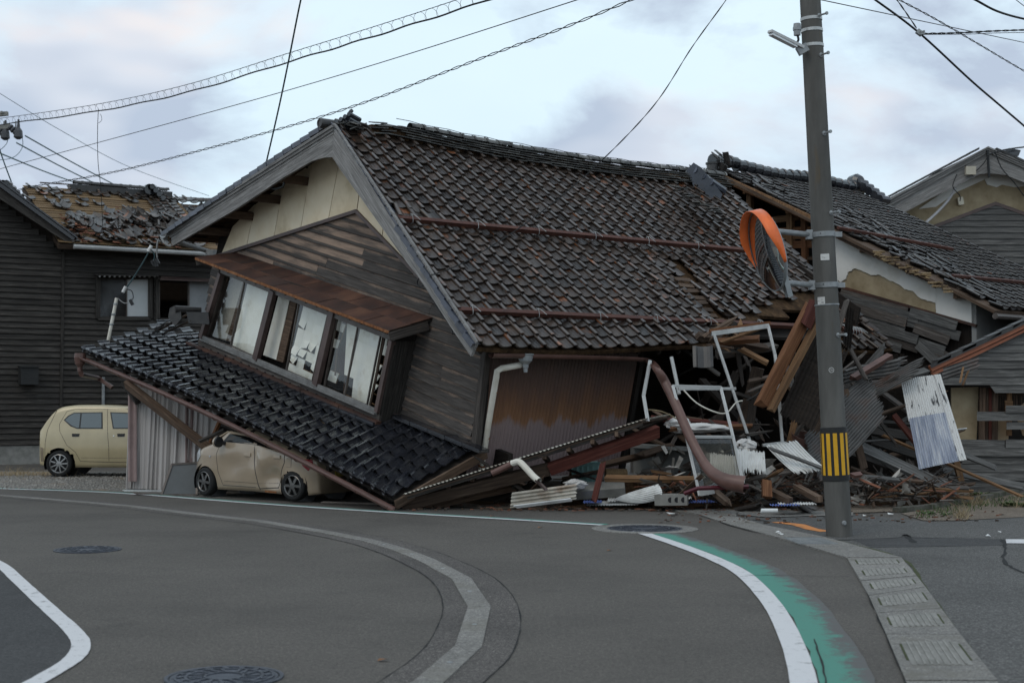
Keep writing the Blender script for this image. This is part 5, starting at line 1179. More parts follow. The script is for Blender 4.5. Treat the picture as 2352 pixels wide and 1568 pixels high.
m_ = MB(); m_.beam(FP(2200, 463, .1), FP(2212, 461, .1), .1, .2); m_.build('junction_box', MATS['ivory_box'], fh)
for pts_ in ([(2270, 355), (2262, 372), (2250, 385), (2240, 395), (2232, 402)], [(2218, 380), (2225, 398), (2236, 404)], [(2198, 400), (2190, 420), (2190, 432), (2205, 450), (2205, 462)], [(2285, 345), (2300, 385), (2330, 420), (2352, 450)]):
    m_ = MB(); m_.tube(smooth([FP(x, y, .75) for x, y in pts_], 4), .014, 5); m_.build('wire', cable_m, fh)
bx('service_mast', cable_m, fh, FP(2268, 345, .7), FP(2272, 408, .7), .05, .05)

# ================================================================== SHED ON THE RIGHT
SD = 24.6
sh = thing('clapboard_shed', 'grey clapboard shed at the right edge with an orange metal eave trim and broken wall', 'shed', P(2300, 1120, SD))
def SP(x, y, o=0.0): return P(x, y, SD - o)
m_ = MB(); m_.slab([SP(2195, 1130), SP(2195, 850), SP(2480, 700), SP(2480, 1130)], .05, Ny); bk = m_
def str_(px, o, th, name, mat, parent=sh, uax=None): m_ = MB(); m_.slab([SP(x, y, o) for x, y in px], th, Ny, uax=uax); return m_.build(name, mat, parent)
swl = str_([(2150, 880), (2150, 850), (2480, 700), (2480, 885)], -.02, .06, 'wall', wood_dark)
str_([(2300, 1010), (2480, 1010), (2480, 1130), (2200, 1130)], -.02, .06, 'wall', wood_dark)
def splank(x0, x1, yb, dy=18.6, o=.0, mat=wood_shed, xt0=None, tilt=0):
    m_ = MB(); a0 = xt0 if xt0 is not None else x0
    q = [SP(x0, yb, .04 + o), SP(a0, yb - dy - 1, .015 + o), SP(a0, yb - dy - 1, o), SP(x0, yb, o)]; q2 = [SP(x1, yb + tilt, .04 + o), SP(x1, yb + tilt - dy - 1, .015 + o), SP(x1, yb + tilt - dy - 1, o), SP(x1, yb + tilt, o)]
    m_.hexa(q + q2); return m_.build('plank', mat, swl)
yb = 772
while yb < 886:
    x0 = max(2150, 2352 - (yb - 757) * 2.09 - 6); xt = max(2150, 2352 - (yb - 19 - 757) * 2.09 - 6)
    cut = random.uniform(2230, 2330)
    splank(x0 + 2, 2460, yb, xt0=max(x0 + 2, min(xt, 2455))) if yb < 820 else (splank(x0 + 2, 2216, yb, xt0=max(xt, x0 + 2)), splank(2217.5, 2460, yb))
    yb += 18.6
splank(2286, 2470, 902, xt0=2272); splank(2244, 2470, 966, 20, .04); splank(2310, 2470, 948, 16, .05); splank(2312, 2470, 986, 16, .03)
for k, (x0, y0, tl) in enumerate(((2200, 1028, 2), (2310, 1028, 2), (2195, 1046, 3), (2210, 1064, 2), (2190, 1083, 2), (2180, 1101, 3), (2170, 1118, 3), (2150, 1132, 3))):
    splank(x0, 2308 if k == 0 else 2470, y0, 18.6, .01 * (k % 3), tilt=tl)
str_([(2136, 840), (2250, 788), (2420, 707), (2420, 722), (2250, 803), (2141, 853)], .16, .12, 'eave_trim', M('orange_metal', [(.24, .075, .035), (.32, .105, .05), (.37, .135, .07)], 2, rough=.45, bump=.03, rnd=.05))
str_([(2141, 855), (2250, 805), (2420, 725), (2420, 730), (2252, 812), (2144, 862)], .12, .10, 'eave_trim', MATS['orange_metal'])
for k in range(9):
    x, y = 2158 + k * 29, 836 - k * 13.6; str_([(x - 6, y), (x + 26, y - 15), (x + 27, y - 22), (x - 2, y - 10)], .2 - .02 * (k % 2), .35, 'roof_tile', tile_grey)
m_ = MB(); m_.slab([SP(2136, 838, .2), SP(2430, 700, .2), SP(2430, 700, -5), SP(2136, 838, -5)], .06, V(-.4, 0, .9)); m_.build('roof', tile_grey, sh)
str_([(2186, 890), (2248, 888), (2243, 1012), (2186, 1012)], -.35, .05, 'mud_panel', mud); 
for x0, w_ in ((2252, .05), (2258, .06), (2266, .04), (2273, .05), (2284, .10)): bx('stud', random.choice((wood_brown, wood_red, wood_fresh)), sh, SP(x0, 1010, -.2), SP(x0 + 1, 890, -.2), w_, .06, Ny)
fm = MB()
for k in range(12): fm.beam(SP(2286 + k * 5.5, 942, -.4), SP(2286 + k * 5.5, 905, -.4), .025, .02, Ny)
fm.beam(SP(2280, 944, -.39), SP(2352, 944, -.39), .04, .03); fm.beam(SP(2280, 905, -.39), SP(2352, 905, -.39), .04, .03); fm.build('lattice_window', wood_brown, sh)
bx('nailed_block', wood_fresh, sh, SP(2308, 930, -.15), SP(2326, 930, -.15), .04, .16); bx('stud', wood_fresh, sh, SP(2318, 1000, -.2), SP(2318, 900, -.2), .08, .05, Ny)
str_([(2278, 944), (2300, 950), (2312, 940), (2320, 955), (2316, 1012), (2265, 1012), (2268, 960)], -.3, .02, 'cardboard_panel', flat('cardboard', (.30, .22, .14), .9))
str_([(2330, 945), (2352, 925), (2420, 900), (2420, 1000), (2350, 1000)], -.28, .02, 'cardboard_panel', MATS['cardboard'])
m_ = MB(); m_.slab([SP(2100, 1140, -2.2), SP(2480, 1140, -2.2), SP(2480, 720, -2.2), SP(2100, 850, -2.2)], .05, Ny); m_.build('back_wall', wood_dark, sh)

# ================================================================== POLE, MIRROR, LAMP
PB = G(1928, 1231); PT = P(1861, 0, 16.75); PA = (PT - PB).normalized(); PLEN = (PT - PB).length
pole = thing('utility_pole', 'concrete utility pole with black and yellow striped sleeve at the kerb', 'pole', PB)
def prad(t): return lerp(.152, .122, t / PLEN)
def pat(y):      # distance up the pole for a photo row
    a, b_ = 0.0, PLEN * 1.6
    for _ in range(40):
        m_ = (a + b_) / 2
        if proj(PB + PA * m_)[1] > y: a = m_
        else: b_ = m_
    return a
m_ = MB(); TL = PLEN + 3.5; m_.lathe(PB, PA, [(prad(t), t) for t in (-.1, 0, 2, 4, 6, TL)] + [(.001, TL)], 28); m_.build('shaft', conc_pole, pole, smooth=True)
y0, y1 = pat(1103), pat(980)
m_ = MB(); m_.lathe(PB, PA, [(prad(y0) + .003, y0), (prad(y0) + .010, y0 + .004), (prad(y1) + .010, y1 - .004), (prad(y1) + .003, y1)], 32); m_.build('sleeve', black_st, pole, smooth=False)
ux = PA.orthogonal().normalized(); ux = (V(0, -1, 0) - PA * V(0, -1, 0).dot(PA)).normalized(); uy = PA.cross(ux)
for k in range(12):
    a0 = -.15 + k * 2 * math.pi / 12; m_ = MB(); rr = prad(y0) + .0125
    cols_ = [a0 - .15 + .30 * q / 5 for q in range(6)]
    m_.grid([[PB + PA * (y0 + .07) + (ux * math.cos(a) + uy * math.sin(a)) * rr for a in cols_], [PB + PA * (y1 - .07) + (ux * math.cos(a) + uy * math.sin(a)) * (rr - .003) for a in cols_]]); m_.build('yellow_stripe', yellow_st, pole)
for y in (45, 71, 106): 
    t_ = pat(y); m_ = MB(); m_.lathe(PB + PA * t_, PA, [(prad(t_) + .001, -.018), (prad(t_) + .006, -.018), (prad(t_) + .006, .018), (prad(t_) + .001, .018)], 24); m_.build('steel_band', alu, pole)
t_ = pat(700); m_ = MB(); m_.lathe(PB + PA * t_, PA, [(prad(t_) + .001, -.008), (prad(t_) + .005, -.008), (prad(t_) + .005, .008), (prad(t_) + .001, .008)], 24); m_.build('steel_band', galv, pole)
for x, y in ((1877, 42), (1881, 132), (1888, 311), (1904, 492), (1919, 771), (1932, 1198)):
    t_ = pat(y); c_ = PB + PA * t_; a = math.asin(max(-1, min(1, (x - proj(c_)[0]) / (F / 16.75) / prad(t_)))); d = ux * math.cos(a) + uy * (math.sin(a)); 
    if proj(c_ + d)[0] < proj(c_)[0] and x > proj(c_)[0]: d = ux * math.cos(a) - uy * math.sin(a)
    m_ = MB(); L_ = .12 if y < 1100 else .01; m_.tube([c_ + d * (prad(t_) - .02), c_ + d * (prad(t_) + L_)], .012, 8); m_.lathe(c_ + d * (prad(t_) + L_), d, [(.001, .012), (.02, .012), (.02, -.008)], 10); m_.lathe(c_ + d * prad(t_), d, [(.028, -.01), (.028, .008), (.012, .012)], 10); m_.build('step_bolt', galv, pole)
def text(s_, size, o, X, Y, mat, parent, name='lettering'):
    cu = bpy.data.curves.new('txt', 'FONT'); cu.body = s_; cu.size = size; cu.align_x = 'CENTER'; cu.align_y = 'CENTER'; cu.extrude = .0008
    to = bpy.data.objects.new('txt', cu); C.objects.link(to); dg = bpy.context.evaluated_depsgraph_get(); dg.update()
    me = bpy.data.meshes.new_from_object(to.evaluated_get(dg)); bpy.data.objects.remove(to); me.materials.clear(); me.materials.append(mat); me.name = name
    return inst(name, me, frame(o, X, Y, X.cross(Y)), parent)
def plate(x, y, wd, ht, lines):
    t_ = pat(y); c_ = PB + PA * t_; s0 = (x - proj(c_)[0]) / (F / 16.75); a = math.asin(max(-.9, min(.9, s0 / prad(t_)))); sgn = 1 if proj(c_ + uy)[0] > proj(c_)[0] else -1
    d = ux * math.cos(a) + uy * sgn * math.sin(a); X = PA.cross(d).normalized(); X = X if X.x > 0 else -X; o = c_ + d * (prad(t_) + .004)
    m_ = MB(); m_.slab([o - X * wd / 2 - PA * ht / 2, o + X * wd / 2 - PA * ht / 2, o + X * wd / 2 + PA * ht / 2, o - X * wd / 2 + PA * ht / 2], .004, d); m_.build('number_plate', white_lbl, pole)
    for s_, sz, dx, dy in lines: text(s_, sz, o + X * dx + PA * dy + d * .0015, X, PA, ink, pole)
plate(1889, 592.5, .10, .075, [('\\ ∟', .035, -.015, 0)]); plate(1882, 691, .092, .088, [('1', .03, .01, .012), ('543', .02, .015, -.022), ('II', .018, -.032, -.005)])
t_ = pat(850); c_ = PB + PA * t_; X = V(1, 0, 0); o = c_ + ux * (prad(t_) + .003) - X * .02
m_ = MB(); m_.lathe(o, ux, [(.026, 0), (.026, .002), (.031, .002), (.031, 0)], 20); m_.build('number_ring', white_lbl, pole); text('26', .03, o + ux * .003, X, PA, white_lbl, pole)
# street lamp
lamp = thing('street_lamp', 'slim white street lamp clamped high on the concrete pole', 'street lamp', P(1840, 112, 16.7))
L0, L1 = P(1842, 110, 16.6), P(1768, 72, 16.35); ld = (L1 - L0).normalized()
m_ = MB(); m_.beam(L0, L1, .09, .035, taper=.85); m_.build('lamp_head', flat('lamp_white', (.55, .55, .54), .4), lamp)
m_ = MB(); m_.beam(lerp(L0, L1, .2) - V(0, 0, .028), lerp(L0, L1, .97) - V(0, 0, .03), .07, .025); m_.build('lens', flat('lens', (.62, .64, .65), .2), lamp)
bx('bracket', galv, lamp, L0 + V(.06, 0, .01), L0 + V(-.05, 0, -.05), .07, .10)
m_ = MB(); m_.lathe(P(1831, 74, 16.6), Zv, [(.001, .10), (.042, .10), (.045, .06), (.05, .055), (.05, .02), (.042, .015), (.04, -.04), (.001, -.04)], 14); m_.build('light_sensor', galv, lamp)
m_ = MB(); m_.tube(smooth([P(1832, 82, 16.6), P(1834, 92, 16.6), P(1830, 100, 16.55), P(1832, 108, 16.55)], 4), .014, 6); m_.build('sensor_cable', cable_m, lamp)
# traffic mirror
MC = P(1760, 576, 16.35); nm = V(-.95, -.165, -.26).normalized(); um = (Zv - nm * nm.z).normalized(); um = (um + nm.cross(um) * .0).normalized(); sm = um.cross(nm)
mir = thing('traffic_mirror', 'round convex traffic mirror with an orange hood on the concrete pole', 'traffic mirror', MC)
m_ = MB(); prof = [(.0005, .055)] + [(.47 * q / 10, .055 * (1 - (q / 10) ** 2)) for q in range(1, 11)]
m_.lathe(MC, nm, prof, 48); m_.build('mirror_face', mirror_m, mir, smooth=True)
m_ = MB(); m_.lathe(MC, nm, [(.47, .004), (.482, .008), (.487, -.02), (.44, -.06), (.25, -.10), (.001, -.11)], 40); m_.build('back_shell', galv, mir, smooth=True)
m_ = MB(); rows = []
for q in range(41):
    a = lerp(-1.95, 1.95, q / 40); l_ = .11 * min(1, max(.02, (1.95 - abs(a)) / .75)); dd = um * math.cos(a) + sm * math.sin(a)
    rows.append([MC + dd * .489 - nm * .03, MC + dd * .493 + nm * l_])
m_.grid(rows); hood = m_.build('hood', orange_pl, mir, smooth=True); sm_ = hood.modifiers.new('thick', 'SOLIDIFY'); sm_.thickness = .006
bkc = MC - nm * .13; m_ = MB(); m_.beam(bkc - um * .58, bkc + um * .35, .09, .06, nm); m_.build('back_post', galv, mir)
for y in (539, 655):
    t_ = pat(y); c_ = PB + PA * t_; a0 = c_ - V(prad(t_), 0, 0); px = (bkc - um * (.32 if y > 600 else -.27)); a1 = V(px.x, px.y, a0.z)
    m_ = MB(); m_.tube([a1, a0 - V(.02, 0, 0)], .032, 10); m_.build('arm', galv, mir); 
    m_ = MB(); m_.lathe(c_, PA, [(prad(t_) + .002, -.03), (prad(t_) + .010, -.03), (prad(t_) + .010, .03), (prad(t_) + .002, .03)], 24); m_.beam(a0 - V(.06, 0, 0), a0 + V(.02, 0, 0), .09, .11); m_.beam(c_ + V(prad(t_) - .02, -.03, 0), c_ + V(prad(t_) + .08, -.03, 0), .05, .06); m_.build('pole_clamp', galv, mir)
    m_ = MB()
    for q in range(4): o = c_ + (ux * math.cos(-.5 + q * .22) + V(1, 0, 0) * 0) * (prad(t_) + .011); m_.lathe(c_ + ux * (prad(t_) * .0) + V(-.06 + q * .03, -prad(t_) * .97 - .004, 0), ux, [(.001, .002), (.008, .002)], 8)
    m_.build('bolt_holes', black_pl, mir)

# ================================================================== CARS
cg_m, t, b = newmat('car_window'); b.inputs['Base Color'].default_value = (.008, .009, .009, 1); b.inputs['Roughness'].default_value = .04; b.inputs['Specular IOR Level'].default_value = .4
lampglass = flat('headlamp', (.45, .46, .47), .12, rnd=0, bump=0)
def itp(tab, x):
    if x <= tab[0][0]: return tab[0][1]
    for (a, va), (b_, vb) in zip(tab, tab[1:]):
        if x <= b_: k = (x - a) / (b_ - a); return va + (vb - va) * k
    return tab[-1][1]
def cosmooth(tab, x): return (itp(tab, x - .05) + itp(tab, x) * 2 + itp(tab, x + .05)) / 4
class Car:
    def __init__(s, root, Mw, paint, top, plan, belt, L, rim_m, wheels, wr=.275, scale=1, crush=None, dent=None):
        s.root, s.Mw, s.crush, s.dent, s.top, s.plan, s.belt, s.L, s.wr = root, Mw, crush, dent, top, plan, belt, L, wr
        s.wheels = wheels
        lv = 18; mb = MB(); N = int(L / .035); ring_n = None; rows = []
        arch = wr + .055
        for i in range(N + 1):
            x = L * i / N; tp = cosmooth(top, x); bt = .20 + .05 * max(0, 1 - x / .25) + .06 * max(0, 1 - (L - x) / .25)
            zc = tp - .07
            r_ = [(0.0, bt)] + [(s.hw(x, bt) * .9, bt)] + [(s.hw(x, lerp(bt, zc, k / lv)), lerp(bt, zc, k / lv)) for k in range(lv + 1)]
            hw_ = s.hw(x, zc)
            r_ += [(hw_ * (.965), tp - .035), (hw_ * .88, tp - .014), (hw_ * .6, tp - .004), (hw_ * .3, tp), (0, tp)]
            full = [(x, y, z) for y, z in r_] + [(x, -y, z) for y, z in r_[-2:0:-1]]
            rows.append(full)
        m = len(rows[0]); nv = []
        for row in rows:
            for (x, y, z) in row:
                for wx in wheels:
                    if abs(y) > .45 and z < s.belt - .1:
                        dx, dz = x - wx, z - wr; rr = math.hypot(dx, dz)
                        if arch - .028 < rr < arch + .022: x, z = wx + dx / rr * arch, wr + dz / rr * arch
                nv.append((x, y, z))
        faces = []; mi = []; hx = len(rows[0])
        for i in range(N):
            for j in range(m):
                j2 = (j + 1) % m; f = [i * m + j, i * m + j2, (i + 1) * m + j2, (i + 1) * m + j]
                c = [sum(nv[q][a] for q in f) / 4 for a in range(3)]
                if abs(c[1]) > .40 and any(math.hypot(c[0] - wx, c[2] - wr) < arch - .004 for wx in wheels): continue
                if c[2] < .30 and abs(c[1]) <= .66 and any(abs(c[0] - wx) < arch for wx in wheels): continue
                k = 0
                if c[2] > belt + .02 and abs(c[1]) < s.hw(c[0], c[2]) * .86 and (2.02 < c[0] < 2.62 or .05 < c[0] < .24): k = 1
                faces.append(f); mi.append(k)
        faces.append([j for j in range(m)][::-1]); mi.append(0); faces.append([N * m + j for j in range(m)]); mi.append(0)
        mb.v = [tuple(s.w(Vector(p))) for p in nv]; mb.f = faces; mb.uv = [[(0, 0)] * len(f) for f in faces]; mb.mi = mi
        s.body = mb.build('body', [paint, cg_m], root, smooth=True)
        for wx in wheels:
            for sd in (-1, 1):
                lm = MB(); rws = []
                for q in range(15):
                    a = math.pi * (-.12 + 1.24 * q / 14); pt = lambda yy, rr=arch: Vector((wx + math.cos(a) * rr, sd * yy, wr + math.sin(a) * rr)); rws.append([s.w(pt(.70), 0), s.w(pt(.38), 0)])
                lm.grid(rws)
                lm.poly([s.w(Vector((wx + math.cos(2 * math.pi * q / 16) * arch, sd * .40, wr + math.sin(2 * math.pi * q / 16) * arch)), 0) for q in range(16)])
                lm.build('wheel_well', black_pl, root)
    def hw(s, x, z):
        base = itp([(.15, .66), (.30, .705), (.55, .735), (.80, .73), (s.belt, .715), (1.25, .63), (1.45, .575), (1.6, .55)], z)
        return base * cosmooth(s.plan, x)
    def w(s, p, def_=1):
        if def_ and s.dent: p = s.dent(p)
        q = s.Mw @ p
        if def_ and s.crush: q = s.crush(q)
        return q
    def sp(s, x, z, side, o=.006): return s.w(Vector((x, side * (s.hw(x, z) + o), z)))
    def patch(s, pts, side, o, name, mat):
        # subdivide the outline so that it follows the curved side
        q = []
        for a, b_ in zip(pts, pts[1:] + pts[:1]):
            for k in range(5): q.append((lerp(a[0], b_[0], k / 5), lerp(a[1], b_[1], k / 5)))
        c = (sum(p[0] for p in q) / len(q), sum(p[1] for p in q) / len(q)); m_ = MB()
        rings = [[s.sp(lerp(c[0], p[0], f), lerp(c[1], p[1], f), side, o) for p in q] for f in (.02, .5, 1.0)]
        if side < 0: rings = [r_[::-1] for r_ in rings]
        m_.grid(rings, closed=True); 
        out_ = [s.sp(p[0], p[1], side, -.01) for p in q]; out_ = out_[::-1] if side < 0 else out_; m_.grid([rings[-1], out_], closed=True)
        return m_.build(name, mat, s.root, smooth=False)
    def seam(s, pts, side, name='panel_gap', r_=.0045):
        q = []
        for a, b_ in zip(pts, pts[1:]):
            for k in range(6): q.append((lerp(a[0], b_[0], k / 6), lerp(a[1], b_[1], k / 6)))
        q.append(pts[-1]); m_ = MB(); m_.tube([s.sp(x, z, side, -.001) for x, z in q], r_, 5); return m_.build(name, black_pl, s.root)
    def wheel(s, wx, side, spokes, rim_m, yaw=0, drop=0, paired=False, thin=False):
        c = s.w(Vector((wx, side * .655, s.wr - drop)), 0); ax = (s.Mw.to_3x3() @ Vector((math.sin(yaw), side * math.cos(yaw), 0))).normalized(); wr = s.wr; c = Vector(c); c.z = max(c.z, wr * s.Mw.to_scale().x * .93)
        k = s.Mw.to_scale().x; wr *= k
        o = bpy.data.objects.new('wheel', None)
        m_ = MB(); m_.lathe(c, ax, [(wr * .69, .075 * k), (wr * .74, .085 * k), (wr * .90, .085 * k), (wr * .985, .06 * k), (wr, .03 * k), (wr, -.06 * k), (wr * .95, -.08 * k), (wr * .6, -.08 * k)], 36); wh = m_.build('wheel', rubber, s.root, smooth=True)
        rr = wr * .70; m_ = MB(); m_.lathe(c, ax, [(rr * 1.03, .082 * k), (rr * .97, .09 * k), (rr * .90, .075 * k), (rr * .88, .0), (rr * .86, -.05)], 36); m_.build('rim', rim_m, wh, smooth=False)
        m_ = MB(); m_.lathe(c, ax, [(.001, .02 * k), (rr * .89, .012 * k)], 30); m_.build('brake_shadow', black_pl, wh)
        e1 = ax.orthogonal().normalized(); e2 = ax.cross(e1); sp_ = MB()
        for q in range(spokes):
            for da in ((-.13, .13) if paired else (0,)):
                a = 2 * math.pi * q / spokes + .3 + da; d = e1 * math.cos(a) + e2 * math.sin(a); sp_.beam(c + d * rr * .12 + ax * .07 * k, c + d * rr * .95 + ax * .066 * k, (.028 if thin else .052) * k, .03 * k, ax, taper=.85)
        sp_.lathe(c, ax, [(.001, .085 * k), (rr * .2, .083 * k), (rr * .27, .07 * k), (rr * .27, .03 * k)], 16); sp_.build('spokes', rim_m, wh)
        m_ = MB()
        for q in range(4):
            a = 2 * math.pi * q / 4 + .5; d = e1 * math.cos(a) + e2 * math.sin(a); m_.lathe(c + d * rr * .36 + ax * .078 * k, ax, [(.001, .008), (.012, .006), (.012, -.01)], 8)
        m_.build('lug_nuts', black_pl, wh)

# --- cream hatchback in the gravel yard
p_ = P(88, 1095, 29.6); root = thing('cream_hatchback', 'cream yellow hatchback parked on gravel against the dark wooden house', 'car', (p_.x + 1.7, 30.35, 0))
top1 = [(0, .98), (.04, 1.04), (.14, 1.2), (.30, 1.40), (.42, 1.465), (.7, 1.50), (1.3, 1.50), (1.8, 1.47), (2.1, 1.36), (2.4, 1.17), (2.66, 1.0), (3.0, .93), (3.2, .85), (3.33, .72), (3.4, .55)]
plan1 = [(0, .86), (.06, .95), (.2, .99), (.5, 1.0), (2.7, 1.0), (3.0, .96), (3.2, .86), (3.32, .72), (3.4, .55)]
Mw = Matrix.Translation((p_.x, 30.35, 0)) @ Matrix.Rotation(R(-1.5), 4, 'Z')
c1 = Car(root, Mw, paint_cream, top1, plan1, .93, 3.4, alloy, (.44, 2.9))
S = -1
cw_l, t, b = newmat('car_window_reflection'); b.inputs['Base Color'].default_value = (.10, .115, .12, 1); b.inputs['Roughness'].default_value = .06; b.inputs['Specular IOR Level'].default_value = 1.0; b.inputs['Metallic'].default_value = .35  # paler than the other car's glass: a bright reflection put into the colour
c1.patch([(.50, 1.18), (.58, 1.27), (.70, 1.335), (1.30, 1.345), (1.34, 1.0), (.80, 1.0), (.66, 1.05)], S, .004, 'window_rubber', black_pl); c1.patch([(.53, 1.18), (.60, 1.255), (.71, 1.318), (.84, 1.32), (.84, 1.025), (.80, 1.02), (.68, 1.07)], S, .008, 'window', cw_l); c1.patch([(.87, 1.32), (1.28, 1.327), (1.31, 1.02), (.87, 1.02)], S, .008, 'window', cw_l)
c1.patch([(1.46, 1.345), (1.9, 1.33), (2.25, 1.18), (2.40, 1.0), (1.55, 1.0)], S, .004, 'window_rubber', black_pl); c1.patch([(1.49, 1.327), (1.89, 1.31), (2.22, 1.17), (2.34, 1.02), (1.57, 1.02)], S, .008, 'window', cw_l)
c1.seam([(.42, 1.10), (.55, 1.36), (.72, 1.41), (1.95, 1.40), (2.3, 1.22)], S); c1.seam([(.42, 1.10), (.44, .95), (.60, .66), (.78, .52), (.88, .33), (1.48, .31)], S); c1.seam([(1.40, 1.40), (1.44, .98), (1.48, .6), (1.48, .31), (2.42, .31), (2.50, .6), (2.45, .98)], S)
c1.seam([(.13, .30), (.14, .70), (.18, .98), (.33, 1.38)], S, r_=.005)
for x in (.70, 1.65): c1.patch([(x, .90), (x + .16, .90), (x + .15, .84), (x + .01, .84)], S, .012, 'door_handle', black_pl)
c1.patch([(1.57, .865), (1.59, .865), (1.59, .845), (1.57, .845)], S, .010, 'keyhole', chrome)
c1.patch([(.02, .62), (.10, .60), (.10, .32), (.03, .32)], S, .006, 'bumper_reflector', flat('smoke_lens', (.25, .20, .14), .2))
for wx in c1.wheels:
    for sd in (-1, 1): c1.wheel(wx, sd, 9, alloy, thin=True)
for x0, z0 in ((1.5, .40),): c1.seam([(.9, .40), (1.47, .395), (2.4, .40)], S, 'sill_crease', .003)

# --- beige hatchback crushed under the skirt roof
fw_ = V(-5.03, 23.55, 0); rw_ = V(-3.40, 22.36, 0); hd = (fw_ - rw_).normalized(); lf_ = V(-hd.y, hd.x, 0); lf_ = lf_ if lf_.y < 0 else -lf_
SC = (fw_ - rw_).length / 2.33; ang = math.atan2(hd.y, hd.x)
o2 = rw_ - hd * (.50 * SC) - lf_ * (.655 * SC)
Mw2 = Matrix.Translation(o2) @ Matrix.Rotation(ang, 4, 'Z') @ Matrix.Diagonal((SC, SC, SC * 1.10, 1))
def crush(q):
    s_ = (q - Q1).dot(NS_) + .13
    if s_ > 0: q = V(q.x, q.y, q.z - s_ / NS_.z * .97)
    return q
LS = 1 if (Mw2.to_3x3() @ Vector((0, 1, 0))).dot(lf_) > 0 else -1
def dent(p):
    x, y, z = p
    z = z - .055 - .045 * max(0, 1 - x / 1.6)
    if y * LS > .3:
        d = .125 * math.exp(-(((x - 1.02) / .22) ** 2 + ((z - .40) / .17) ** 2)) - .03 * math.exp(-(((x - 1.25) / .10) ** 2 + ((z - .55) / .16) ** 2)) + .05 * math.exp(-(((x - 1.35) / .18) ** 2 + ((z - .72) / .16) ** 2)) * math.sin(9 * x)
        d += .03 * math.exp(-((x - 2.1) / .35) ** 2 - ((z - .55) / .25) ** 2) * math.sin(7 * z + 2 * x)
        y -= LS * d
    return Vector((x, y, z))
root = thing('crushed_hatchback', 'beige hatchback crushed under the black tiled skirt roof, rear door caved in', 'car', (o2.x, o2.y, 0))
top2 = [(0, .90), (.05, 1.02), (.18, 1.20), (.36, 1.38), (.6, 1.46), (1.1, 1.49), (1.6, 1.47), (1.95, 1.40), (2.25, 1.24), (2.55, 1.04), (2.72, .99), (3.0, .92), (3.2, .80), (3.32, .66), (3.4, .50)]
plan2 = [(0, .74), (.06, .87), (.18, .95), (.45, 1.0), (2.6, 1.0), (2.95, .95), (3.15, .84), (3.3, .68), (3.4, .48)]
c2 = Car(root, Mw2, paint_beige, top2, plan2, .95, 3.4, alloy_dark, (.50, 2.83), .27, SC, crush, dent); S = LS
c2.patch([(2.36, 1.02), (2.18, 1.19), (1.88, 1.33), (1.50, 1.37), (.85, 1.35), (.62, 1.20), (.66, .995), (1.5, .985)], S, .004, 'window_rubber', black_pl)
c2.patch([(2.28, 1.03), (2.14, 1.18), (1.86, 1.31), (1.56, 1.345), (1.54, 1.01)], S, .009, 'window', cg_m); c2.patch([(1.46, 1.345), (.95, 1.335), (.80, 1.20), (.80, 1.01), (1.45, 1.01)], S, .009, 'window', cg_m)
c2.seam([(2.42, .97), (2.50, .80), (2.46, .50), (2.34, .28), (1.46, .27)], S); c2.seam([(1.50, 1.36), (1.49, .70), (1.40, .33), (1.36, .24)], S, r_=.007); c2.seam([(.70, .98), (.70, .72), (.85, .50), (.90, .30), (1.36, .26)], S, r_=.007); c2.seam([(2.3, .35), (1.4, .34), (.92, .37)], S, 'sill_crease', .003)
for x in (1.58, .80):
    c2.patch([(x, .84), (x + .17, .84), (x + .17, .785), (x, .785)], S, .020, 'door_handle', paint_beige); c2.patch([(x + .03, .775), (x + .13, .775), (x + .11, .73), (x + .05, .73)], S, .003, 'handle_recess', paint_beige)
c2.patch([(.52, .80), (.64, .80), (.65, .66), (.53, .66)], S, .004, 'fuel_flap', paint_beige); c2.seam([(.52, .80), (.64, .80), (.65, .66), (.53, .66), (.52, .80)], S, r_=.004)
c2.patch([(2.66, .78), (2.70, .78), (2.70, .75), (2.66, .75)], S, .014, 'side_indicator', lampglass)
c2.patch([(3.05, .88), (3.20, .80), (3.30, .66), (3.14, .66), (3.0, .76)], S, .010, 'headlight', lampglass)
c2.patch([(.10, .98), (.32, .92), (.26, .70), (.14, .62), (.07, .72)], S, .012, 'tail_light', redlens)
m_ = MB(); mc = Vector((2.32, LS * .86, 1.02)); m_.lathe(c2.w(mc), hd * -1, [(.001, -.07), (.06, -.06), (.085, -.02), (.088, .04), (.001, .042)], 14); m_.beam(c2.w(Vector((2.30, LS * .70, .99))), c2.w(Vector((2.30, LS * .84, 1.0))), .06, .05); m_.build('door_mirror', black_pl, root, smooth=False)
m_ = MB(); m_.lathe(c2.w(mc) + hd * .012, hd, [(.001, .075), (.055, .066), (.086, .02), (.09, -.02)], 14); m_.build('mirror_cap', paint_beige, root, smooth=True)
for wx in c2.wheels:
    for sd in (-1, 1): c2.wheel(wx, sd, 6, alloy_dark, yaw=(.10 * sd * (1 if wx > 1 else -1)) if sd == LS else 0)
for q in (.75, .93): 
    m_ = MB(); m_.tube([c2.w(Vector((x, LS * (c2.hw(x, z) * .98), z + .02))) for x, z in ((2.55, 1.05), (2.3, 1.2), (2.05, 1.34), (1.8, 1.42))], .016, 6); m_.build('pillar_trim', paint_beige, root); break
# number plate, half in shade
pc = Mw2 @ Vector((-.012, -.05, .50)); Xp = -lf_ if False else (Mw2.to_3x3() @ Vector((0, -1, 0))).normalized(); Xp = Xp
m_ = MB(); m_.slab([pc - Xp * .165 - Zv * .08, pc + Xp * .165 - Zv * .08, pc + Xp * .165 + Zv * .08, pc - Xp * .165 + Zv * .08], .01, -hd); m_.build('number_plate', flat('plate_yellow', (.42, .33, .05), .5), root)
text('54-32', .10, pc - hd * .003, Xp, Zv, ink, root)
c2.patch([(1.25, .235), (.96, .235), (.96, .205), (1.25, .205)], S, .004, 'rusty_sill', rust_edge)

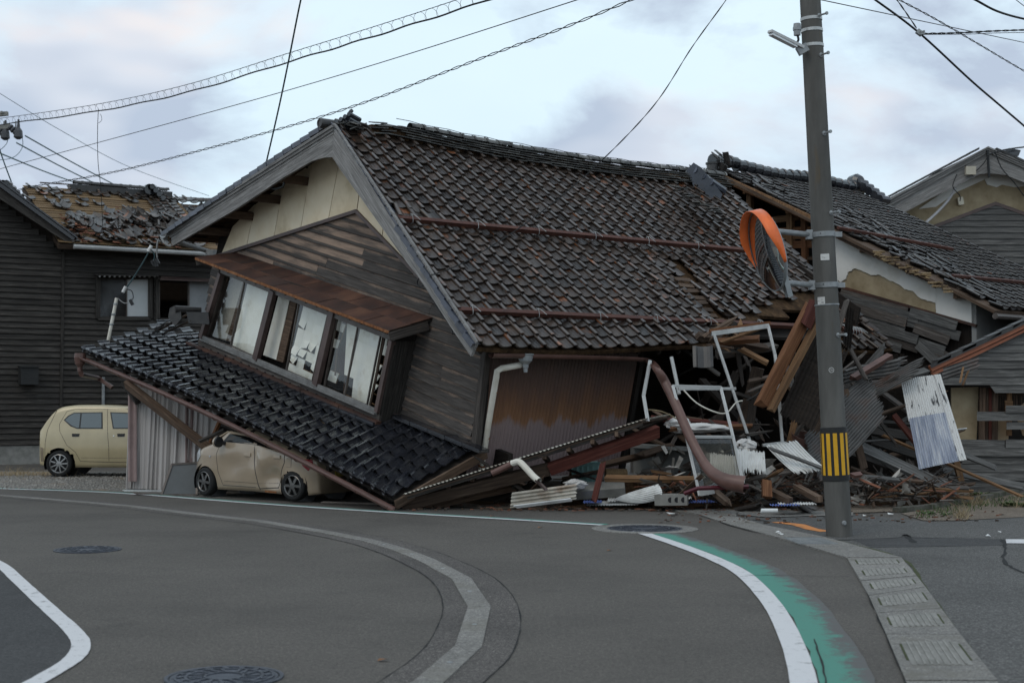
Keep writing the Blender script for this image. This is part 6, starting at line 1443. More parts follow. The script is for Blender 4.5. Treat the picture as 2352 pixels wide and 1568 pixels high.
# ================================================================== RUBBLE (named pieces first)
ORD = ['leftmost', 'second', 'third', 'fourth', 'fifth', 'sixth', 'seventh', 'eighth', 'ninth', 'tenth', 'eleventh', 'twelfth', 'thirteenth', 'fourteenth', 'fifteenth', 'sixteenth', 'seventeenth', 'eighteenth', 'nineteenth', 'twentieth'] + ['%dth' % q for q in range(21, 60)]
TONE = {wood_brown.name: 'brown', wood_dark.name: 'dark', wood_grey.name: 'grey', wood_fresh.name: 'pale', wood_black.name: 'blackish', wood_shed.name: 'ash grey', tile_brown.name: 'brown', tile_grey.name: 'grey', wood_orange.name: 'orange'}
def order_labels(objs, what, place):
    by = {}
    for o in objs: by.setdefault(TONE[o.data.materials[0].name], []).append(o)
    for tone, L in by.items():
        L.sort(key=lambda o: o.matrix_world.translation.x / o.matrix_world.translation.y if o.matrix_world.translation.y else o.location.x / max(.1, o.location.y))
        for k, o in enumerate(L): o['label'] = '%s %s, %s %s' % (tone, what, ('%s from the left' % ORD[k]) if k else 'leftmost', place) if len(L) > 1 else 'only %s %s %s' % (tone, what, place)
def pl(x0, y0, d0, x1, y1, d1, w_, t_, mat, label, name='timber', cat='timber', up=V(0, -.6, .8), group=None, rough=.05, taper=1.0):
    a, b_ = P(x0, y0, d0), P(x1, y1, d1); m_ = MB(); m_.beam(a, b_, w_, t_, up, rough=rough, taper=taper)
    return tag(m_.build(name, mat, None, org=(a + b_) / 2), label, cat, group)
def mbo(m_, name, mat, org, label, cat, smooth=False): return tag(m_.build(name, mat, None, org=org, smooth=smooth), label, cat)
# lean-to roof of the side wall, collapsed
lt = thing('fallen_lean_to', 'collapsed lean-to eave with a red painted beam in front of the rusty wall', 'lean-to roof', G(1100, 1166))
bx('eave_beam', wood_brown, lt, P(925, 1158, 20.9), P(1262, 1076, 21.0), .12, .17, V(0, -.3, 1), rough=.03); bx('eave_beam', wood_red, lt, P(1258, 1078, 20.98), P(1514, 989, 21.1), .125, .165, V(0, -.3, 1), rough=.03)
bx('eave_beam', wood_brown, lt, P(935, 1166, 21.25), P(1180, 1112, 21.3), .15, .16, V(0, -.3, 1), rough=.03)
bx('batten', wood_grey, lt, P(925, 1144, 20.75), P(1475, 972, 20.95), .07, .05, V(0, -.3, 1))
for k in range(9): bx('batten_block', wood_brown, lt, P(975 + k * 55, 1134 - k * 17.2, 20.85), P(985 + k * 55, 1146 - k * 17.2, 21.4), .06, .07)
a, b_ = P(925, 1135, 20.65), P(1478, 963, 20.9); uu = (b_ - a).normalized(); vv = V(.45, .85, .06).normalized()
m_ = corr(a, uu, vv, (b_ - a).length, 1.1, .062, .012, 3, rag=.02); m_.build('corrugated_sheet', cream_sheet, lt)
m_ = MB(); m_.slab([a + uu * 0 - V(0, 0, .03), b_ - V(0, 0, .03), b_ + vv * 1.1 - V(0, 0, .03), a + vv * 1.1 - V(0, 0, .03)], .02, V(0, -.1, 1)); m_.build('sheathing', wood_brown, lt)
# ivory elbow pipe
m_ = MB(); m_.tube([P(1130, 1087, 20.6), P(1178, 1064, 20.55)], .045, 10); m_.build('pipe', gutter_brown, lt)
m_ = MB(); m_.tube(smooth([P(1176, 1064, 20.55), P(1190, 1060, 20.5), P(1200, 1066, 20.45), P(1224, 1092, 20.3), P(1238, 1104, 20.2)], 4), .047, 10, cap=False); m_.build('pipe', pvc, lt); 
m_ = MB(); m_.tube([P(1234, 1100, 20.2), P(1256, 1121, 20.1)], .045, 8, arc=(1.6, 4.4), open_up=Zv); m_.build('split_pipe', metal_brown, lt)
# aluminium frames
def framebar(name, label, cat, chains, w_, mat, glassq=None):
    o = thing(name, label, cat, P(*chains[0][0]))
    for ch in chains:
        for a, b_ in zip(ch, ch[1:]):
            m_ = MB(); m_.beam(P(*a), P(*b_), w_, w_ * 1.3, V(0, 1, 0)); m_.beam(P(*a) + V(.0, -w_ * .66, w_ * .12), P(*b_) + V(.0, -w_ * .66, w_ * .12), w_ * .35, .012, V(0, 1, 0)); m_.build('frame_bar', mat, o)
    return o
fr1 = framebar('aluminium_window_frame', 'tall bent aluminium window frame standing in the torn opening', 'window frame', [[(1640, 768, 21.6), (1722, 1012, 21.4)], [(1764, 748, 21.7), (1780, 815, 21.6), (1785, 858, 21.5), (1797, 1020, 21.4)], [(1752, 1022, 21.3), (1802, 1016, 21.4)], [(1558, 893, 21.4), (1690, 892, 21.5)]], .042, alu)
bx('top_rail', alu, fr1, P(1634, 766, 21.6), P(1766, 748, 21.7), .06, .07); bx('head_timber', wood_orange, fr1, P(1630, 760, 21.62), P(1768, 742, 21.72), .07, .06)
fr2 = framebar('aluminium_door', 'leaning white aluminium door with a dusty lower pane', 'door', [[(1545, 885, 20.5), (1576, 1000, 20.4), (1607, 1138, 20.2)], [(1655, 889, 20.6), (1683, 1000, 20.5), (1704, 1098, 20.4)], [(1545, 886, 20.5), (1656, 889, 20.6)], [(1578, 1003, 20.4), (1684, 1003, 20.5)]], .040, flat('white_alu', (.50, .50, .49), .4, metal=.2, bump=.02))
m_ = MB(); m_.slab([P(1580, 1008, 20.42), P(1610, 1130, 20.22), P(1700, 1098, 20.4), P(1684, 1008, 20.5)], .006, Ny); m_.build('pane', glass_dusty, fr2)
bx('bottom_rail', MATS['white_alu'], fr2, P(1607, 1132, 20.2), P(1640, 1126, 20.2), .09, .08)
fr3 = framebar('aluminium_strip', 'kinked aluminium strip hanging at the end of the rusty wall', 'metal strip', [[(1493, 828, 21.3), (1478, 908, 21.2), (1488, 968, 21.1)]], .05, alu)
fr4 = framebar('aluminium_strip', 'short aluminium strip hanging under the roof edge', 'metal strip', [[(1542, 820, 21.8), (1560, 905, 21.7)]], .05, alu)
# big leaning timbers with corrugated panel
pl(1864, 700, 21.0, 1748, 930, 20.7, .17, .10, wood_orange, 'wide orange brown timber leaning against the roof beside the pole', up=V(.6, -.8, .2)); pl(1880, 735, 20.9, 1772, 940, 20.65, .07, .12, wood_fresh, 'narrow fresh timber running along the leaning orange timber', up=V(.6, -.8, .2)); pl(1872, 695, 20.9, 1850, 748, 20.85, .13, .14, wood_red, 'splintered red brown end of the leaning timber', up=V(.6, -.8, .2))
q0 = P(1880, 750, 21.1); m_ = corr(P(1790, 950, 20.9), (P(1890, 1000, 20.7) - P(1790, 950, 20.9)).normalized(), (q0 - P(1790, 950, 20.9)).normalized(), .55, 1.3, .06, .01, 3, rag=.08); mbo(m_, 'ribbed_metal_sheet', wood_dark, q0, 'dark corrugated wall panel behind the leaning timber', 'metal sheet')
for k, (x0, y0, x1, y1, w_, mt, lb) in enumerate(((1905, 690, 1895, 930, .14, wood_brown, 'rotten brown post right behind the pole'), (1945, 690, 1915, 790, .07, wood_grey, 'thin grey stick poking up right of the pole'), (1925, 735, 1905, 960, .10, metal_brown, 'brown ribbed metal strip behind the pole'), (1940, 900, 1985, 1080, .13, wood_brown, 'split brown board slanting right of the pole'), (1912, 860, 1960, 1000, .10, wood_brown, 'dark cracked plank right of the pole'), (1945, 785, 1988, 870, .06, wood_grey, 'thin weathered lath hanging from the roof tip'))):
    pl(x0, y0, 21.6 + k * .08, x1, y1, 21.5 + k * .08, w_, .04, mt, lb, up=V(.3, -1, .1))
tm = corr(P(1936, 790, 21.9), V(.5, .2, -.3).normalized(), V(.1, 0, 1).normalized(), .16, .62, .05, .012, 3, rag=.10); mbo(tm, 'ribbed_metal_sheet', wood_dark, P(1936, 790, 21.9), 'brown ribbed panel standing behind the pole', 'metal sheet')
# fallen tile hanging below the eave
m_ = MB(); tb_ = tile_mb(.29, .34, .018); c_ = P(1615, 845, 21.3)
o = bpy.data.objects.new('hanging_roof_tile', tb_.mesh('hanging_roof_tile', tile_grey)); C.objects.link(o); o.matrix_world = Matrix.Translation(c_) @ Matrix.Rotation(R(75), 4, 'X') @ Matrix.Rotation(R(-12), 4, 'Y'); tag(o, 'single grey roof tile dangling under the broken eave', 'roof tile')
# long boards and beams in the opening
L_ = [(1600, 770, 22.5, 1760, 800, 22.6, .12, .09, wood_brown), (1650, 785, 22.2, 1745, 778, 22.3, .10, .08, wood_orange), (1645, 815, 22.6, 1780, 795, 22.8, .12, .1, wood_grey), (1700, 800, 22.4, 1765, 835, 22.2, .08, .06, wood_fresh), (1500, 960, 22.0, 1700, 975, 22.2, .08, .05, wood_red), (1540, 985, 21.6, 1725, 978, 21.7, .06, .05, wood_orange), (1390, 1098, 20.9, 1600, 1101, 21.0, .08, .07, wood_fresh), (1385, 1064, 20.7, 1364, 1152, 20.5, .08, .07, wood_red), (1290, 1100, 21.6, 1388, 1080, 21.5, .05, .04, wood_brown), (1310, 1085, 22.0, 1500, 1040, 22.4, .10, .06, wood_brown), (1560, 1000, 22.0, 1690, 1090, 21.6, .10, .03, wood_brown), (1690, 860, 23.0, 1640, 1000, 22.8, .12, .08, wood_dark), (1610, 870, 23.4, 1740, 1010, 23.0, .10, .08, wood_dark), (1740, 850, 23, 1700, 1000, 22.8, .20, .03, wood_brown), (1820, 900, 22.5, 1890, 1020, 22.2, .12, .05, wood_grey), (1720, 900, 22.2, 1790, 870, 22.3, .05, .04, wood_grey), (1770, 1030, 20.8, 1890, 1075, 20.6, .05, .03, wood_shed), (1840, 905, 21.8, 1815, 1010, 21.6, .09, .04, wood_fresh), (1890, 960, 21.5, 1850, 1030, 21.4, .11, .05, wood_brown), (1300, 1130, 21.2, 1432, 1120, 21.3, .2, .16, concrete)]
LL = ['long brown rafter lying across the torn opening', 'short orange batten under the roof bar', 'broken grey beam end inside the opening', 'splintered fresh rafter under the window frame', 'thin red lath deep in the opening', 'orange rail behind the aluminium door', 'long fresh beam lying behind the white sheets', 'red brown post leaning by the blue crate', 'thin dark strip in front of the blue crate', 'brown board over the blue crate', 'plank sloping behind the aluminium door', 'dark post deep inside the house', 'dark brace crossing deep inside the house', 'wide brown door panel deep inside the house', 'grey board beside the brown bowl', 'pale split lath hanging by the window frame', 'long white edged lath over the white slats', 'short fresh post left of the pole', 'weathered block leaning left of the pole', 'broken concrete sill under the white bag']
for a, lb in zip(L_, LL): pl(*a, lb, name='concrete_sill' if a[8] is concrete else 'timber', cat='concrete' if a[8] is concrete else 'timber')
# teal crate, bag, basket, freezer, block, maroon rail
ck = thing('plastic_crate', 'pale teal plastic crate under the fallen red beam', 'crate', P(1345, 1110, 21.7)); c0_, c1_, c2_, c3_ = P(1318, 1112, 21.7), P(1371, 1111, 21.6), P(1377, 1062, 21.6), P(1311, 1063, 21.7)
m_ = MB(); m_.slab([c0_, c1_, c2_, c3_], .45, Ny); m_.build('body', teal_pl, ck)
for t_ in (.0, .12, .95): bx('rib', teal_pl, ck, lerp(c3_, c0_, t_) - V(.01, .02, 0), lerp(c2_, c1_, t_) + V(.01, -.02, 0), .03, .025)
for t_ in (.02, .2, .4, .6, .8, .98): bx('rib', teal_pl, ck, lerp(c3_, c2_, t_) - V(0, .015, 0), lerp(c0_, c1_, t_) - V(0, .015, 0), .025, .018, Ny)
def blob(name, mat, c, rx, ry, rz, label, cat, seed, amp=.25):
    r_ = random.Random(seed); m_ = MB(); rows = []
    for i in range(9):
        th_ = math.pi * i / 8; rows.append([c + V(math.sin(th_) * math.cos(6.283 * j / 16) * rx * (1 + r_.uniform(-amp, amp)), math.sin(th_) * math.sin(6.283 * j / 16) * ry * (1 + r_.uniform(-amp, amp)), math.cos(th_) * rz * (1 + r_.uniform(-amp, amp) * .6)) for j in range(16)])
    m_.grid(rows, closed=True); return mbo(m_, name, mat, c, label, cat, smooth=False)
blob('plastic_bag', white_bag, P(1322, 1112, 21.0), .17, .12, .075, 'white plastic bag on the broken concrete sill', 'bag', 4)
blob('plastic_sheeting', white_bag, P(1610, 982, 21.6), .42, .2, .07, 'crumpled white plastic sheet behind the aluminium door', 'plastic sheet', 5, .3); blob('plastic_sheeting', white_bag, P(1712, 1022, 21.2), .16, .12, .09, 'balled white plastic beside the window frame', 'plastic sheet', 6, .3); blob('plastic_sheeting', white_bag, P(1560, 975, 22.0), .2, .12, .12, 'grey plastic bag hanging behind the bent gutter', 'plastic sheet', 16, .3)
m_ = MB(); bc = P(1415, 1088, 21.5); m_.tube([bc - V(.16, 0, 0), bc + V(.16, .05, -.01)], .085, 14); mbo(m_, 'wicker_basket', wicker, bc, 'brown wicker basket lying on its side', 'basket')
fz = thing('chest_freezer', 'grimy white chest freezer tilted in the dark under the roof', 'freezer', P(1520, 1095, 22.6)); m_ = MB(); m_.slab([P(1455, 1088, 22.6), P(1590, 1098, 22.4), P(1602, 1034, 22.4), P(1455, 1024, 22.6)], .6, Ny); m_.build('body', fridge_m, fz); bx('lid', fridge_m, fz, P(1450, 1022, 22.4), P(1604, 1032, 22.2), .6, .05); bx('corner_trim', alu, fz, P(1500, 1092, 22.5), P(1500, 1028, 22.5), .03, .02, Ny)
bl = thing('cinder_block', 'grey concrete block with round holes in front of the rubble', 'concrete block', P(1540, 1150, 20.6)); a, b_ = P(1505, 1147, 20.6), P(1580, 1146, 20.5); bx('body', concrete, bl, a, b_, .19, .16)
for t_ in (.45, .65, .85): m_ = MB(); m_.lathe(lerp(a, b_, t_) - V(0, .098, 0), Ny, [(.001, .001), (.04, .001)], 12); m_.build('hole', black_pl, bl)
m_ = MB(); m_.tube([P(1572, 1133, 19.9), P(1603, 1121, 19.8), P(1720, 1117, 19.7)], .03, 4); mbo(m_, 'maroon_rail', red_pl, P(1603, 1121, 19.8), 'kinked maroon metal rail lying over the planks', 'metal rail')
m_ = MB(); cb = P(1852, 1020, 21.6); m_.lathe(cb, V(.2, -.3, 1), [(.12, -.10), (.22, .0), (.26, .13), (.25, .13), (.20, 0), (.001, -.08)], 16); mbo(m_, 'clay_bowl', gutter_brown, cb, 'large reddish brown bowl beside the striped sleeve', 'bowl')
# corrugated sheets on the ground and around
def sheetc(p0, u1, v1, lu, lv, mat, label, pitch=.075, amp=.016, bend=None, rag=.03, nv=8):
    m_ = corr(p0, u1.normalized(), v1.normalized(), lu, lv, pitch, amp, nv, bend, rag); return mbo(m_, 'corrugated_sheet', mat, p0, label, 'metal sheet')
a = P(1172, 1166, 20.9); sheetc(a, V(.10, -.2, 1), P(1320, 1146, 20.7) - a, .23, .98, cream_sheet, 'cream corrugated sheet with brown stains standing on edge', .055, .013, rag=.02)
bx_ = pl(1185, 1163, 20.7, 1318, 1146, 20.6, .02, .05, white_sheet, 'white metal flange under the cream corrugated sheet', 'metal_flange', 'metal strip')
m_ = MB(); rows = []
for j in range(49):
    b_ = j / 48; row = []
    for i in range(13):
        a = i / 12; lo = P(lerp(1418, 1516, a), 1149 + 12 * math.sin(2.6 * a) - 10 * a, 20.9 - .35 * a); hi = P(lerp(1412, 1512, a), 1145 - 34 * a ** .8, 21.0 - .30 * a)
        row.append(lerp(lo, hi, b_) + V(.03 * math.sin(3.1 * b_) * a, -.10 * math.sin(math.pi * b_) * (.3 + a) + .012 * math.sin(b_ * 2 * math.pi * 8), 0))
    rows.append(row)
m_.grid(rows); mbo(m_, 'corrugated_sheet', white_sheet, P(1460, 1150, 20.8), 'curved white corrugated sheet standing in the rubble', 'metal sheet', True)
for k, (x, y, d, ux_, vx_, lu, lv, mt, lb) in enumerate(((1345, 1165, 20.8, V(1, -.1, .02), V(.25, 1, .05), .75, .55, white_sheet, 'white corrugated offcut nearest the road'), (1395, 1158, 20.9, V(1, .1, .0), V(.1, 1, .08), .7, .45, white_sheet, 'white corrugated offcut under the curved sheet'), (1560, 1163, 20.6, V(1, .1, .01), V(.1, 1, .03), .75, .35, blue_sheet, 'flat blue corrugated sheet on the ground'), (1470, 1157, 20.7, V(1, -.05, .02), V(.1, 1, .05), .75, .30, white_sheet, 'long thin white corrugated strip'), (1338, 1167, 20.7, V(1, .1, .01), V(.1, 1, .02), .28, .4, blue_sheet, 'blue corner of sheet sticking out at the road'), (1790, 1174, 19.7, V(1, .05, .01), V(.1, 1, .03), .52, .3, white_sheet, 'white torn sheet lying left of the pole'), (1770, 1178, 19.6, V(1, 0, .01), V(.1, 1, .03), .4, .2, blue_sheet, 'blue torn strip left of the pole'))):
    sheetc(P(x, y, d) + V(0, 0, .03 + .012 * k), ux_, vx_, lu, lv, mt, lb, .04, .008, nv=3)
m_ = MB(); m_.tube([P(1748, 1172, 19.4), P(1786, 1172, 19.4)], .03, 10, arc=(.3, 5.6)); mbo(m_, 'pipe_cover', white_sheet, P(1748, 1172, 19.4), 'short white half pipe in front of the rubble left of the pole', 'pipe')
a = P(1690, 1030, 20.9); sheetc(a, V(1, -.1, -.12), V(-.05, -.55, -.75), .42, .36, white_sheet, 'perforated white slatted panel beside the aluminium door', .035, .008, rag=.06); a = P(1630, 1040, 21.0); sheetc(a, V(1, -.1, -.10), V(-.05, -.5, -.6), .5, .45, white_sheet, 'broken white slatted panel behind the aluminium door', .035, .008, rag=.05)
a = P(1758, 1022, 21.0); sheetc(a, V(.75, -.1, .12), V(.55, -.5, -.6), .46, .62, white_sheet, 'white corrugated sheet sliding down left of the pole', .045, .010, bend=lambda i, j: .05 * math.sin(3 * j), rag=.06)
a = P(1885, 1105, 20.6); sheetc(a, (P(1855, 1010, 21.2) - a), P(2060, 940, 21.8) - a, 1.0, 1.75, grey_sheet, 'large crumpled grey corrugated sheet right of the pole', .06, .016, bend=lambda i, j: .10 * math.sin(4 * j + 2 * i), rag=.08, nv=14)
a = P(1940, 935, 22.1); sheetc(a, P(1960, 900, 22.2) - a, P(2085, 880, 22.0) - a, .45, 1.1, grey_sheet, 'grey corrugated sheet folded under the white hanging sheet', .06, .015, bend=lambda i, j: .08 * math.sin(5 * j), rag=.08, nv=10)
a = P(1935, 885, 22.4); sheetc(a, V(.1, -.2, .9), P(2070, 855, 22.4) - a, .26, .95, grey_sheet, 'torn grey sheet under the pink gutter', .06, .014, bend=lambda i, j: .06 * math.sin(6 * j), rag=.10, nv=10)
a = P(2165, 875, 22.9); sheetc(a, V(.03, -.1, 1), P(2240, 850, 22.9) - a, .22, .6, grey_sheet, 'short grey corrugated strip nailed to the shed corner', .06, .014, rag=.04)
# the hanging white and clear corrugated panel
hs = thing('hanging_corrugated_panel', 'white and bluish clear corrugated panel hanging in front of the rubble by the shed', 'corrugated panel', P(2140, 970, 22.2))
tl, tr_, br_, bl_ = P(2068, 872, 22.2), P(2160, 860, 22.1), P(2220, 1056, 21.7), P(2108, 1079, 21.8)
def hpan(a0, a1, b0, b1, mat, name, off):
    m_ = MB(); nn_ = (tr_ - tl).cross(bl_ - tl).normalized(); nn_ = nn_ if nn_.y < 0 else -nn_; nw = int(120 * (a1 - a0)); rows = []
    for j in range(9):
        b_ = lerp(b0, b1, j / 8); row = []
        for i in range(nw + 1):
            a_ = lerp(a0, a1, i / nw); p = lerp(lerp(tl, tr_, a_), lerp(bl_, br_, a_), b_); row.append(p + nn_ * (.010 * math.sin(a_ * 2 * math.pi * 20) + off + .04 * math.sin(2.2 * a_ + .5)))
        rows.append(row)
    m_.grid(rows, uvf=lambda i, j: (lerp(a0, a1, j / nw), lerp(b0, b1, i / 8) * 2)); return m_.build(name, mat, hs)
hpan(0, .86, 0, .47, worn_white, 'white_sheet', 0); hpan(.84, 1, 0, 1, worn_white, 'white_edge_sheet', .012); hpan(.02, .86, .44, 1, clear_sheet, 'clear_sheet', .010)
# right-hand rubble: big boards
RB_ = [(1985, 1030, 22.0, 2195, 1128, 21.6, .22, .05, wood_shed, 'wide grey plank sloping to the ground below the hanging panel'), (1960, 1040, 22.5, 2160, 1110, 22.3, .18, .04, wood_black, 'dark plank sloping behind the wide grey plank'), (2030, 1000, 22.4, 2352, 1142, 21.9, .04, .035, wood_fresh, 'long thin orange batten reaching the right edge'), (2148, 862, 22.6, 2206, 1100, 22.3, .10, .05, wood_fresh, 'fresh split stud hanging behind the white panel'), (1955, 1075, 21.6, 2110, 1130, 21.5, .05, .05, wood_brown, 'brown batten right of the striped sleeve'), (2055, 955, 22.3, 2115, 1030, 22.2, .11, .04, wood_red, 'pinkish brown strut behind the white panel'), (1955, 902, 22.6, 2130, 850, 22.8, .12, .05, wood_shed, 'grey eave board running up to the shed trim'), (1945, 920, 22.5, 2100, 870, 22.6, .16, .03, wood_brown, 'curled weathered board right of the pole'), (2000, 1010, 23.0, 2200, 1075, 23.0, .22, .03, wood_black, 'dark wall plank behind the clear panel'), (1990, 985, 23.4, 2200, 1020, 23.4, .24, .03, wood_black, 'upper dark wall plank behind the clear panel'), (2190, 1035, 22.4, 2290, 1075, 22.2, .12, .03, wood_shed, 'short plank hanging below the shed wall'), (2170, 1080, 22.8, 2352, 1118, 22.4, .16, .03, wood_shed, 'grey plank slipping along the shed foot'), (2125, 995, 22.8, 2215, 985, 22.6, .025, .025, alu, 'thin metal rod poking out beside the white panel'), (2205, 880, 22.7, 2212, 845, 22.8, .03, .02, wood_fresh, 'upright yellow splinter at the shed corner'), (2212, 882, 22.7, 2224, 852, 22.8, .03, .02, wood_fresh, 'second yellow splinter at the shed corner'), (1985, 1095, 21.2, 2090, 1105, 21.2, .07, .05, wood_shed, 'short pale timber on the slab right of the pole'), (1960, 868, 22.0, 2046, 816, 22.4, .09, .09, gutter_brown, 'pinkish square gutter under the roof tip'), (1957, 1092, 20.9, 1982, 1088, 20.9, .08, .05, gutter_brown, 'short pink gutter piece right of the sleeve')]
for a in RB_: pl(*a[:9], a[9], name='gutter_piece' if a[8] is gutter_brown else ('metal_rod' if a[8] is alu else 'timber'), cat='gutter' if a[8] is gutter_brown else ('rod' if a[8] is alu else 'timber'))
# deck-like boards and joists lying in front of the opening
for k, (x0, y0, x1, y1) in enumerate(((1630, 1120, 1672, 1155), (1760, 1122, 1815, 1150), (1830, 1118, 1880, 1145))):
    pl(x0, y0, 20.6, x1, y1, 19.8, .09, .08, wood_brown, ('joist end sticking out under the maroon rail', 'joist lying left of the upright block', 'joist lying closest to the pole')[k])
pl(1760, 1100, 20.2, 1762, 1138, 20.1, .13, .10, wood_orange, 'upright orange block standing on the planks left of the pole', up=Ny)
flb = []
for k in range(14):
    x = random.uniform(1620, 1890); y = random.uniform(1112, 1160); d = 5227 / (y - 918) * .985
    o = pl(x, y, d, x + random.uniform(40, 130) * random.choice((-1, 1)), y + random.uniform(-8, 8), d + random.uniform(-.1, .3), random.uniform(.08, .16), .02, random.choice((wood_brown, wood_brown, wood_fresh, wood_grey)), 'flat broken board lying on the rubble left of the pole', 'board', 'board', group='boards on the rubble left of the pole', up=Zv); o.matrix_world = Matrix.Translation(o.location); flb.append(o)
order_labels(flb, 'flat broken board', 'on the rubble left of the pole')
# loose timbers and tiles strewn about
def strew(cnt, xr, yr, dr, lr_, mats, label, group, name='broken_lath', wr_=(.03, .09), lift=.25):
    objs = []
    for _ in range(cnt):
        x = random.uniform(*xr); d = random.uniform(*dr); y = random.uniform(*yr); c = P(x, y, d)
        if c.z < .03: c.z = random.uniform(.03, .10)
        a = random.uniform(0, 6.28); l_ = random.uniform(*lr_); dv = V(math.cos(a), math.sin(a) * .7, random.gauss(0, lift)).normalized() * l_ / 2
        p0, p1 = c - dv, c + dv
        for p in (p0, p1): p.z = max(p.z, .035)
        m_ = MB(); m_.beam(p0, p1, random.uniform(*wr_), random.uniform(.015, .05), V(random.gauss(0, .5), -.5, 1), rough=.11, taper=random.uniform(.45, 1.05))
        o = tag(m_.build(name, random.choice(mats), None, org=c), None, 'timber', group); o.matrix_world = Matrix.Translation(c); objs.append(o)
    order_labels(objs, *label)
mx = (wood_brown, wood_brown, wood_dark, wood_grey, wood_fresh)
strew(46, (1500, 1880), (1085, 1165), (20.3, 22.5), (.2, .9), mx, ('lath', 'in the rubble left of the pole'), 'laths in the rubble left of the pole')
strew(34, (1560, 1880), (800, 1090), (22.2, 24.5), (.4, 1.5), (wood_dark, wood_dark, wood_brown, wood_black), ('broken timber', 'deep inside the torn opening'), 'timbers inside the torn opening', 'broken_timber', (.05, .14), .6)
strew(16, (1965, 2200), (1095, 1140), (20.8, 22.8), (.2, .8), mx, ('lath', 'on the slab right of the pole'), 'laths on the slab right of the pole', lift=.08)
strew(30, (1930, 2130), (850, 1080), (22.4, 24.5), (.4, 1.4), (wood_black, wood_grey, wood_brown, wood_shed), ('splintered board', 'in the heap between pole and white panel'), 'boards in the heap right of the pole', 'broken_timber', (.05, .15), .5)
strew(16, (1130, 1380), (1090, 1160), (21.0, 22.6), (.3, 1.0), (wood_brown, wood_dark, wood_dark), ('broken timber', 'under the red beam'), 'timbers under the lean-to', 'broken_timber', (.05, .12), .3)
strew(14, (1640, 1760), (745, 800), (22.0, 23.0), (.15, .6), (wood_brown, wood_fresh, wood_grey), ('rafter end', 'along the torn roof edge'), 'rafter ends along the torn roof edge', 'rafter_end', (.05, .12), .5)
strew(40, (1500, 1760), (960, 1100), (21.4, 23.5), (.3, 1.0), (wood_dark, wood_brown, wood_grey, wood_brown), ('rubble board', 'behind the aluminium door'), 'boards behind the aluminium door', 'broken_timber', (.05, .16), .35)
strew(24, (1800, 1900), (880, 1090), (21.6, 23.0), (.3, 1.0), (wood_brown, wood_grey, wood_dark), ('upright splinter', 'just left of the pole'), 'splinters left of the pole', 'broken_timber', (.04, .12), .9)
gme = [tile_mb(.27, .28, .018).mesh('fallen_roof_tile', m_) for m_ in (tile_brown, tile_grey)]
def strew_tiles(cnt, xr, yr, label, group):
    objs = []
    for _ in range(cnt):
        c = G(random.uniform(*xr), random.uniform(*yr), .04); o = bpy.data.objects.new('fallen_roof_tile', random.choice(gme)); C.objects.link(o)
        o.matrix_world = Matrix.Translation(c + V(0, 0, random.uniform(0, .06))) @ Matrix.Rotation(random.uniform(0, 6.28), 4, 'Z') @ Matrix.Rotation(random.gauss(0, .3) + (math.pi if random.random() < .3 else 0), 4, 'X') @ Matrix.Rotation(random.gauss(0, .3), 4, 'Y'); tag(o, None, 'roof tile', group); objs.append(o)
    order_labels(objs, *label)
strew_tiles(22, (1660, 1890), (1140, 1172), ('fallen roof tile', 'in the rubble left of the pole'), 'fallen tiles left of the pole'); strew_tiles(20, (1965, 2180), (1118, 1140), ('fallen roof tile', 'on the slab right of the pole'), 'fallen tiles right of the pole')
# low mounds of mud, dust and crushed plaster that the rubble lies in
def mound(x0, x1, d0, d1, hmax, label, seed):
    r_ = random.Random(seed); NX, NY = 46, 22; ph_ = [r_.uniform(0, 6.28) for _ in range(8)]; rows = []
    for j in range(NY + 1):
        row = []
        for i in range(NX + 1):
            s_, t_ = i / NX, j / NY; d = lerp(d0, d1, t_); x = (lerp(x0, x1, s_) - 1176) / F * d; e = min(1, s_ * 6, (1 - s_) * 6) * min(1, t_ * 2.2)
            h = .5 + .25 * math.sin(9 * s_ + ph_[0] + 3 * t_) + .2 * math.sin(21 * s_ + ph_[1]) * math.sin(6 * t_ + ph_[2]) + .12 * math.sin(47 * s_ + ph_[3] + 11 * t_) + r_.uniform(-.16, .16)
            row.append(V(x, d, .012 + max(0, h) * hmax * e))
        rows.append(row)
    m_ = MB(); m_.grid(rows); tag(m_.build('rubble_mound', mud_dark, None, org=P((x0 + x1) / 2, 1150, d0)), label, 'rubble', kind='stuff')
mound(1290, 1895, 20.9, 24.0, .42, 'dark earth and crushed plaster under the rubble left of the pole', 1); mound(1935, 2190, 21.6, 24.5, .35, 'dark earth and splinters under the rubble right of the pole', 2)
